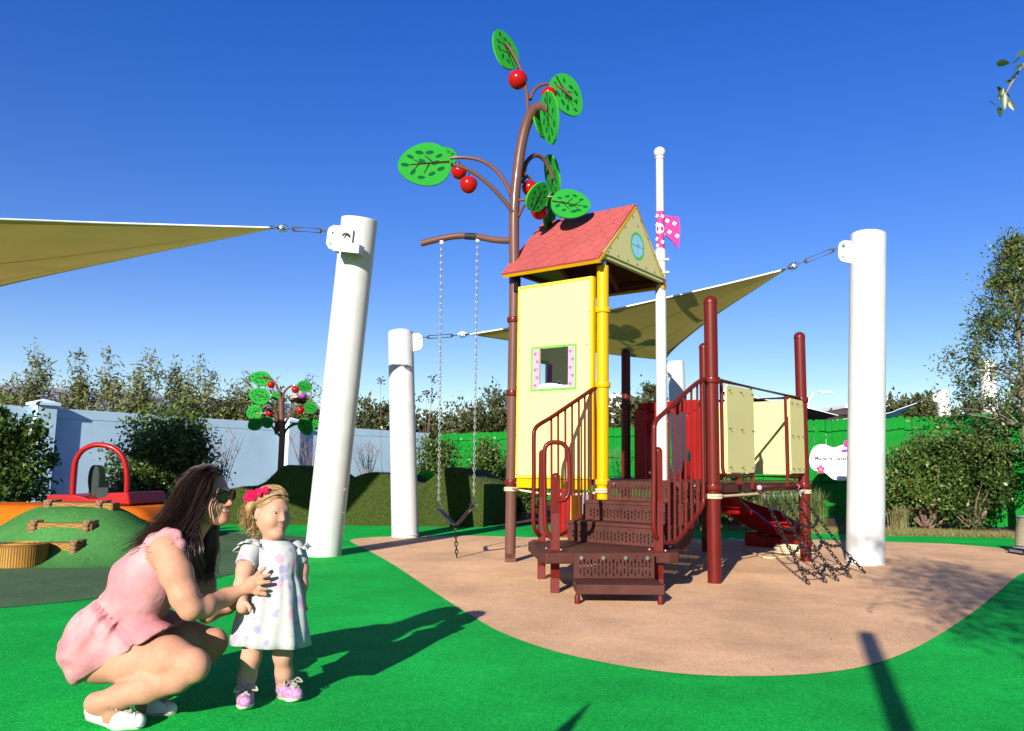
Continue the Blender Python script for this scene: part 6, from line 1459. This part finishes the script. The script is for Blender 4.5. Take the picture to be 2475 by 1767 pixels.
gB = [[(488, 1049, 3.16), (458, 1060, 3.15), (433, 1108, 3.16), (428, 1165, 3.11), (424, 1222, 3.04), (448, 1292, 3.07)], [(484, 1047, 3.17), (452, 1057, 3.12), (425, 1112, 3.14), (416, 1178, 3.08), (426, 1238, 3.02), (438, 1282, 3.06)], [(491, 1051, 3.16), (461, 1062, 3.155), (438, 1115, 3.17), (434, 1168, 3.13), (440, 1226, 3.06), (456, 1298, 3.1)]]
gF = [[(494, 1056, 3.27), (490, 1100, 3.31), (476, 1160, 3.32), (472, 1220, 3.31), (470, 1260, 3.3), (474, 1290, 3.3)], [(492, 1054, 3.29), (484, 1100, 3.33), (470, 1160, 3.33), (464, 1220, 3.32), (462, 1260, 3.31), (468, 1286, 3.3)]]
strands('hair_strands', gF, 160, ['hair_w', 'hair_w2'], wroot, .0022, .010, 41, .010)
strands('hair_strands', gB, 560, ['hair_w', 'hair_w2'], wroot, .0022, .0075, 4, .009)
gT = [[(492, 1052, 3.18), (472, 1043, 3.17), (440, 1050, 3.15), (412, 1085, 3.13), (396, 1130, 3.12), (372, 1175, 3.1)], [(493, 1050, 3.22), (474, 1040, 3.21), (442, 1043, 3.2), (412, 1074, 3.19), (394, 1120, 3.17), (368, 1170, 3.12)], [(494, 1050, 3.26), (474, 1041, 3.26), (444, 1044, 3.26), (414, 1072, 3.25), (394, 1120, 3.2), (362, 1175, 3.14)], [(491, 1056, 3.15), (468, 1052, 3.12), (438, 1068, 3.10), (416, 1105, 3.09), (402, 1150, 3.08), (376, 1188, 3.06)]]
strands('hair_strands', gT, 380, ['hair_w', 'hair_w2'], wroot, .0026, .007, 14, .002)
# sunglasses
gl = MB()
for s_, in ((-1,), (1,)):
    cx = Vector(qW(.100, s_*.031, .004)); X = Vector(MW @ np.array([-.25, s_*.97, 0])); Z = Vector(MW @ np.array([.05, 0, 1])); N = Vector(MW @ np.array([1, s_*.25, 0]))
    ring = [cx + X*(.0290*math.cos(t)*(1+.10*math.sin(t))) + Z*(.0245*math.sin(t)+.003*math.cos(t)*max(0, math.sin(t))) for t in np.linspace(0, 2*math.pi, 21)[:-1]]
    gl.tube(ring, .0036, n=6, closed=True); gl.add([cx + N*.001] + ring, [(0, 1+i, 1+(i+1) % 20) for i in range(20)], 1, True)
    gl.tube([Vector(qW(.094, s_*.058, .016)), Vector(qW(.06, s_*.074, .012)), Vector(qW(-.005, s_*.078, .006))], [.0052, .0042, .003], n=6)
gl.tube([Vector(qW(.106, -.006, .010)), Vector(qW(.110, 0, .012)), Vector(qW(.106, .006, .010))], .003, n=6)
gl.build('sunglasses', ['glasses', 'lens'], wroot)
def sneaker(name, pts, sole_m, up_m, parent, width=.036, sole=.024, floor=0.0, h=.004, ank=None, toe=None):
    b = Blob(h); b.chain(pts, .02, 0)
    if ank: b.cap(ank[0], ank[1], ank[2], ank[3], .02, 0)
    b.cut((0, 0, floor), (0, 0, -1))
    return b
# near shoe: heel raised, toe planted
def shoe(name, heel, ball, toe, w_, up, mats, parent, ankle=None, studs=0):
    heel, ball, toe = [np.array(x, float) for x in (heel, ball, toe)]
    sb_ = Blob(.004); sb_.chain([(heel, w_*.86), (ball, w_*1.02), (toe, w_*.86)], .02)
    d = (toe-heel)/np.linalg.norm(toe-heel); zz = np.array([0, 0, 1.])
    # sole: flattened lower slab
    def slab(z0, z1):
        def wrp(V):
            t = np.clip(((V-heel) @ d)/np.linalg.norm(toe-heel), 0, 1); base = np.where(t < .62, heel[2]+(ball[2]-heel[2])*t/.62, ball[2]+(toe[2]-ball[2])*(t-.62)/.38)
            r = V.copy(); r[:, 2] = base + np.clip((V[:, 2]-base), z0, z1); return r
        return wrp
    so = sb_.mesh('sole', [mats[1]], parent, slab(-w_*.95, -w_*.40))
    ub = Blob(.004); u0 = heel + zz*w_*.25; u1 = ball + zz*w_*.05; u2 = toe - zz*w_*.05
    ub.chain([(u0, w_*.84), (ball*.5+heel*.5 + zz*w_*.40, w_*.84), (u1, w_*.94), (u2, w_*.78)], .02)
    if ankle is not None: ub.cap(u0 + zz*.0, np.array(ankle[0], float), w_*.84, ankle[1], .02)
    return so, ub, d
wsh = MB()
zz = np.array([0, 0, 1.])
def do_shoe(name, label, heel, ball, toe, w_, mats, parent, ankle=None, laces=None, studs=0):
    root = bpy.data.objects.new(name, None); COL.objects.link(root); root.parent = parent; root.location = Vector(ball)-origin_of(parent); ORIG[root.name] = Vector(ball)
    so, ub, d = shoe(name, heel, ball, toe, w_, 0, mats, root, ankle)
    ub.cut((0, 0, 0.003), (0, 0, -1)); ub.mesh('upper', [mats[0]], root)
    heel, ball, toe = [np.array(x, float) for x in (heel, ball, toe)]; sd = np.cross(zz, d); sd /= np.linalg.norm(sd); mb = MB()
    top0 = ball*.85+heel*.15 + zz*w_*1.24; top1 = ball*.5 + toe*.5 + zz*w_*1.06
    for i in range(5):
        c = top0 + (top1-top0)*i/4; mb.tube([Vector(c + sd*w_*.5 - zz*.010), Vector(c + sd*w_*.15 + zz*.004 + d*.006), Vector(c - sd*w_*.5 - zz*.010 + d*.010)], .0032, n=5); mb.tube([Vector(c - sd*w_*.5 - zz*.010), Vector(c - sd*w_*.15 + zz*.004 + d*.006), Vector(c + sd*w_*.5 - zz*.010 + d*.010)], .0032, n=5)
    for s_ in (-1, 1):
        lp_ = [top0 + sd*s_*.01*k*1.0 + zz*(.012-.004*k*k*.3) + sd*s_*.006*k for k in range(4)]; mb.tube(spline([Vector(x) for x in lp_], 3), .003, n=5)
        mb.tube(spline([Vector(top0), Vector(top0 + sd*s_*.03 + zz*.02), Vector(top0 + sd*s_*.045 + zz*.0 + d*.015), Vector(top0 + sd*s_*.02 + zz*.006 + d*.008)], 4), .0032, n=5)
    mb.build('laces', 'lace', root)
    if studs:
        mb = MB(); rr = random.Random(5)
        for k in range(studs): a = rr.uniform(-1.2, 1.2); e = rr.uniform(.35, 1.3); q = toe - d*.012 + (d*math.cos(a)*math.cos(e) + sd*math.sin(a)*math.cos(e) + zz*math.sin(e))*w_*.80; mb.ball(Vector(q), .0035, n=6)
        mb.build('studs', 'stud', root)
    return root
wn1 = A3(205, 1580, 3.095); do_shoe('sneaker', '', A3(207, 1583, 3.10), A3(268, 1599, 3.11), A3(306, 1601, 3.11), .037, ('shoe_white', 'shoe_white'), wroot, None, None, 26)
do_shoe('sneaker', '', A3(322, 1572, 3.29), A3(352, 1575, 3.29), A3(378, 1575, 3.29), .034, ('shoe_white', 'shoe_white'), wroot, None, None, 20)
mb = MB(); wc = Vector(A3(524, 1316, 3.19)); wd = Vector(A3(543, 1308, 3.235)-A3(500, 1328, 3.13)).normalized(); x_, y_, _ = frame(wd); mb.tube([wc + (x_*math.cos(t)+y_*math.sin(t))*.031 for t in np.linspace(0, 6.283, 17)[:-1]], .003, n=5, closed=True); mb.build('hair_tie', 'black_print', wroot)
A3 = _A3
# ---------------------------------------------------------------- child
CYc = 3.405
croot = thing('person', 'standing toddler in a printed grey dress with a bright pink hair bow', 'person', G(592, 1558))
b = Blob(.0044)
b.chain([(A3(568, 1405, 3.385), .046), (A3(558, 1460, 3.385), .037), (A3(550, 1500, 3.398), .034), (A3(546, 1535, 3.400), .028), (A3(545, 1552, 3.390), .03)], .02)
b.chain([(A3(622, 1405, 3.445), .045), (A3(628, 1455, 3.455), .037), (A3(631, 1495, 3.485), .034), (A3(633, 1520, 3.505), .028), (A3(634, 1538, 3.505), .03)], .02)
b.chain([(A3(598, 1385, CYc), .085), (A3(606, 1320, CYc), .088), (A3(610, 1270, CYc), .068), (A3(608, 1240, CYc), .056)], .03)
b.cap(A3(574, 1228, 3.385), A3(642, 1226, 3.415), .026, .026, .02)
b.cap(A3(606, 1220, CYc), A3(606, 1180, CYc-.005), .042, .040, .02)
b.chain([(A3(556, 1226, 3.365), .034), (A3(545, 1265, 3.320), .033), (A3(537, 1302, 3.305), .029), (A3(538, 1332, 3.290), .022)], .02)
b.ell(A3(539, 1348, 3.285), (.026, .022, .027), None, .012)
for (x0, y0, x1, y1, x2, y2) in ((531, 1352, 529, 1363, 534, 1369), (538, 1356, 537, 1368, 541, 1371), (545, 1355, 546, 1366, 548, 1368), (551, 1350, 553, 1359, 552, 1364)): b.chain([(A3(x0, y0, 3.345), .0085), (A3(x1, y1, 3.335), .0082), (A3(x2, y2, 3.345), .007)], .005)
b.chain([(A3(548, 1340, 3.270), .0088), (A3(555, 1350, 3.260), .0078), (A3(556, 1358, 3.260), .0066)], .006)
b.chain([(A3(662, 1228, 3.465), .033), (A3(668, 1265, 3.465), .031), (A3(668, 1300, 3.455), .027), (A3(667, 1330, 3.440), .021)], .02)
b.ell(A3(669, 1342, 3.435), (.022, .021, .025), None, .012)
for (x0, y0, x1, y1, x2, y2) in ((661, 1348, 660, 1358, 664, 1362), (667, 1350, 667, 1361, 671, 1364), (673, 1349, 675, 1359, 676, 1361), (677, 1345, 680, 1353, 679, 1357)): b.chain([(A3(x0, y0, 3.465), .008), (A3(x1, y1, 3.455), .0075), (A3(x2, y2, 3.46), .0065)], .005)
b.chain([(A3(661, 1338, 3.425), .0085), (A3(656, 1347, 3.415), .0075), (A3(657, 1355, 3.415), .0064)], .006)
MC = headframe(math.radians(-38), math.radians(-2), math.radians(-2)); cC = A3(602, 1136, CYc-.005)
qC = add_head(b, cC, MC, .86, child=True)
for s_ in (-1, 1):  b.cap(qC(.085, s_*.018, .026), qC(.074, s_*.047, .025), .0026, .0016, .003, 5)
b.mesh('body', ['skin_c', 'lip_c', 'teeth', 'mouth_dark', 'eye_dark', 'hair_c2', 'eye_white'], croot)
# dress: lofted bodice and gathered skirt
rows = [(1197, 608, .046, .042, 0), (1203, 608, .066, .052, 0), (1211, 608, .088, .062, .0), (1225, 609, .096, .072, .0), (1250, 611, .097, .080, .001), (1270, 611, .094, .082, .002), (1276, 611, .093, .082, .004), (1290, 611, .103, .093, .006), (1320, 609, .118, .107, .009), (1350, 606, .130, .118, .012), (1385, 603, .143, .130, .014), (1415, 600, .153, .139, .016), (1430, 599, .157, .143, .016), (1431, 599, .153, .139, .016)]
N_ = 120; mb = MB(); vs = []
for (py, px, rx, ry, am) in rows:
    c = Vector(A3(px, py, CYc))
    for j in range(N_):
        t = 2*math.pi*j/N_; f = 1 + 0*t; fo = am*.62*(math.sin(t*7+.6+math.sin(py*.02))*.8 + math.sin(t*12+2+py*.006)*.5 + .4*math.sin(t*21+py*.01)*max(0, 1-(py-1276)/90))
        sag_ = -.012*math.cos(t-.9)*(am/.016)
        vs.append(c + Vector((math.cos(t)*(rx+fo), math.sin(t)*(ry+fo), sag_)))
mb.add(vs, [(i*N_+j, (i+1)*N_+j, (i+1)*N_+(j+1) % N_, i*N_+(j+1) % N_) for i in range(len(rows)-1) for j in range(N_)], 0, True)
dr = mb.build('dress', 'dress', croot, sharp=180); dr.data.flip_normals()
for (p, q, r0, r1) in ((A3(560, 1222, 3.370), A3(548, 1250, 3.327), .046, .043), (A3(655, 1222, 3.455), A3(664, 1246, 3.463), .043, .040)):
    sbl = Blob(.005); sbl.cap(p, q, r0, r1, .02); d = (q-p)/np.linalg.norm(q-p); sbl.cut(q + d*.012, d); sbl.mesh('sleeve', ['dress'], croot)
    mb = MB(); vs = []; x, y, dd = frame(Vector(d)); n2 = 72; pv = Vector(p)
    for i in range(n2):
        t = 2*math.pi*i/n2; wv_ = math.sin(t*9)*.004 + math.sin(t*5+1)*.003; rd = x*math.cos(t)+y*math.sin(t)
        vs += [pv + rd*(r0*.93) - dd*.004, pv + rd*(r0+.008+wv_) - dd*(.004+wv_*.6), pv + rd*(r0+.016+wv_*1.6) + dd*(.012+wv_)]
    mb.add(vs, [(i*3+k, ((i+1) % n2)*3+k, ((i+1) % n2)*3+k+1, i*3+k+1) for i in range(n2) for k in range(2)], 0, True); mb.build('ruffle', 'dress', croot, solid=.003)
mb = MB(); nk = Vector(A3(608, 1198, CYc)); mb.tube([nk + Vector((math.cos(t)*.052, math.sin(t)*.047, -.006-.012*max(0, -math.sin(t)))) for t in np.linspace(0, 6.283, 31)[:-1]], .006, n=6, closed=True); mb.build('collar', 'dress', croot)
do_shoe('high_top_shoe', '', A3(545, 1553, 3.420), A3(545, 1558, 3.360), A3(545, 1558, 3.335), .031, ('shoe_pink', 'shoe_white'), croot, (A3(547, 1508, 3.40), .0405))
do_shoe('high_top_shoe', '', A3(628, 1540, 3.520), A3(649, 1541, 3.475), A3(660, 1541, 3.460), .031, ('shoe_pink', 'shoe_white'), croot, (A3(632, 1497, 3.495), .0400))
mb = MB(); q = Vector(A3(529, 1545, 3.400)); mb.ball(q, .02, n=10, rad=(.010, .022, .03)); mb.build('shoe_charm', 'shoe_teal', croot)
# hair
core = Blob(.005); core.ell(qC(-.016, 0, .040), np.array([.098, .080, .088])*.86, MC, .02); core.ell(qC(-.055, 0, -.01), np.array([.058, .070, .085])*.86, MC, .03)
core.chain([(A3(566, 1106, 3.355), .020), (A3(556, 1128, 3.345), .016), (A3(552, 1150, 3.345), .008)], .02)
core.ell(qC(.118, 0, -.026), np.array([.090, .088, .110])*.86, MC, .012, sub=True); core.ell(qC(.02, -.085, -.03), np.array([.040, .03, .05])*.86, MC, .01, sub=True)
core.mesh('hair', ['hair_c'], croot)
gC = [[(640, 1100, 3.40), (622, 1086, 3.38), (598, 1090, 3.36), (575, 1104, 3.36), (560, 1112, 3.37)], [(642, 1112, 3.385), (624, 1098, 3.355), (602, 1100, 3.345), (580, 1110, 3.35), (562, 1116, 3.365)], [(640, 1094, 3.43), (620, 1084, 3.42), (595, 1085, 3.40), (570, 1098, 3.38), (558, 1108, 3.38)], [(626, 1104, 3.365), (606, 1106, 3.345), (588, 1116, 3.345), (574, 1120, 3.355), (560, 1118, 3.37)], [(596, 1170, 3.37), (585, 1165, 3.37), (576, 1150, 3.365), (568, 1130, 3.36), (560, 1115, 3.37)]]
strands('hair_strands', gC, 420, ['hair_c', 'hair_c2'], croot, .0019, .006, 8, .003)
gD = [[(562, 1108, 3.38), (548, 1122, 3.36), (544, 1145, 3.35), (550, 1165, 3.36), (540, 1172, 3.36)], [(560, 1110, 3.37), (554, 1130, 3.35), (550, 1150, 3.35), (540, 1160, 3.36), (548, 1168, 3.37)], [(564, 1112, 3.39), (560, 1135, 3.37), (562, 1155, 3.37), (556, 1172, 3.38), (566, 1180, 3.38)], [(580, 1150, 3.38), (574, 1165, 3.38), (570, 1178, 3.39), (574, 1188, 3.39), (570, 1194, 3.4)]]
strands('hair_strands', gD, 240, ['hair_c', 'hair_c2'], croot, .0018, .009, 9, .012)
# bow
mb = MB(); bc_ = Vector(A3(578, 1098, 3.310)); ex = Vector((_R[0], _R[1], _R[2])); ey = Vector((_U[0], _U[1], _U[2])); vd = Vector((0, -1, 0))
def petal(pts, th=.012):
    c = sum((Vector(p) for p in pts), Vector())/len(pts); q = [Vector(p) for p in pts]; n = len(q); mb.add(q + [c + vd*th], [(i, (i+1) % n, n) for i in range(n)], 0, True); mb.add(q + [c - vd*th*.5], [((i+1) % n, i, n) for i in range(n)], 0, True)
def bp2(x, y, dy=0): return Vector(A3(x, y, 3.345+dy))
petal([bp2(577, 1099), bp2(562, 1088, .01), bp2(544, 1089, -.01), bp2(548, 1096, -.02), bp2(539, 1106, -.02), bp2(550, 1114, -.02), bp2(566, 1112, -.015)], .022); petal([bp2(579, 1096), bp2(580, 1086, 0), bp2(590, 1079, -.01), bp2(598, 1084, -.015), bp2(596, 1096, -.015), bp2(588, 1099, -.01)], .018)
petal([bp2(576, 1098), bp2(566, 1092, .02), bp2(568, 1086, .02), bp2(580, 1084, .02), bp2(582, 1094, 0)], .014); petal([bp2(572, 1106), bp2(560, 1110, .005), bp2(550, 1112, .01), bp2(556, 1120, .0), bp2(563, 1118, -.01)], .01); petal([bp2(550, 1100), bp2(541, 1110, .02), bp2(545, 1117, .02), bp2(556, 1112, .01)], .008)
mb.ball(bp2(577, 1098, -.012), .011, n=10); mb.build('hair_bow', 'bow', croot)
mb = MB(); mb.ball(Vector(qC(-.004, -.078, -.040)), .0045, n=8); mb.build('earring', 'steel', croot)

def oriented_ball(mb, c, R, M, m=0, n=12):
    k = len(mb.v); mb.ball((0, 0, 0), 1, n=n, m=m, rad=R); c = np.array(c)
    for i in range(k, len(mb.v)): mb.v[i] = tuple(c + M @ np.array(mb.v[i]))
for s_ in (-1, 1):
    mb = MB(); Me = MC @ np.array([[math.cos(s_*.42), -math.sin(s_*.42), 0], [math.sin(s_*.42), math.cos(s_*.42), 0], [0, 0, 1.]])
    oriented_ball(mb, qC(.0800, s_*.031, -.002), (.0075, .0125, .0072), Me, 0); oriented_ball(mb, qC(.0835, s_*.0315, -.002), (.0060, .0072, .0070), Me, 1); oriented_ball(mb, qC(.0845, s_*.031, .0065), (.0045, .0135, .0022), Me, 1)
    mb.build('eye', ['eye_white', 'eye_dark'], croot)
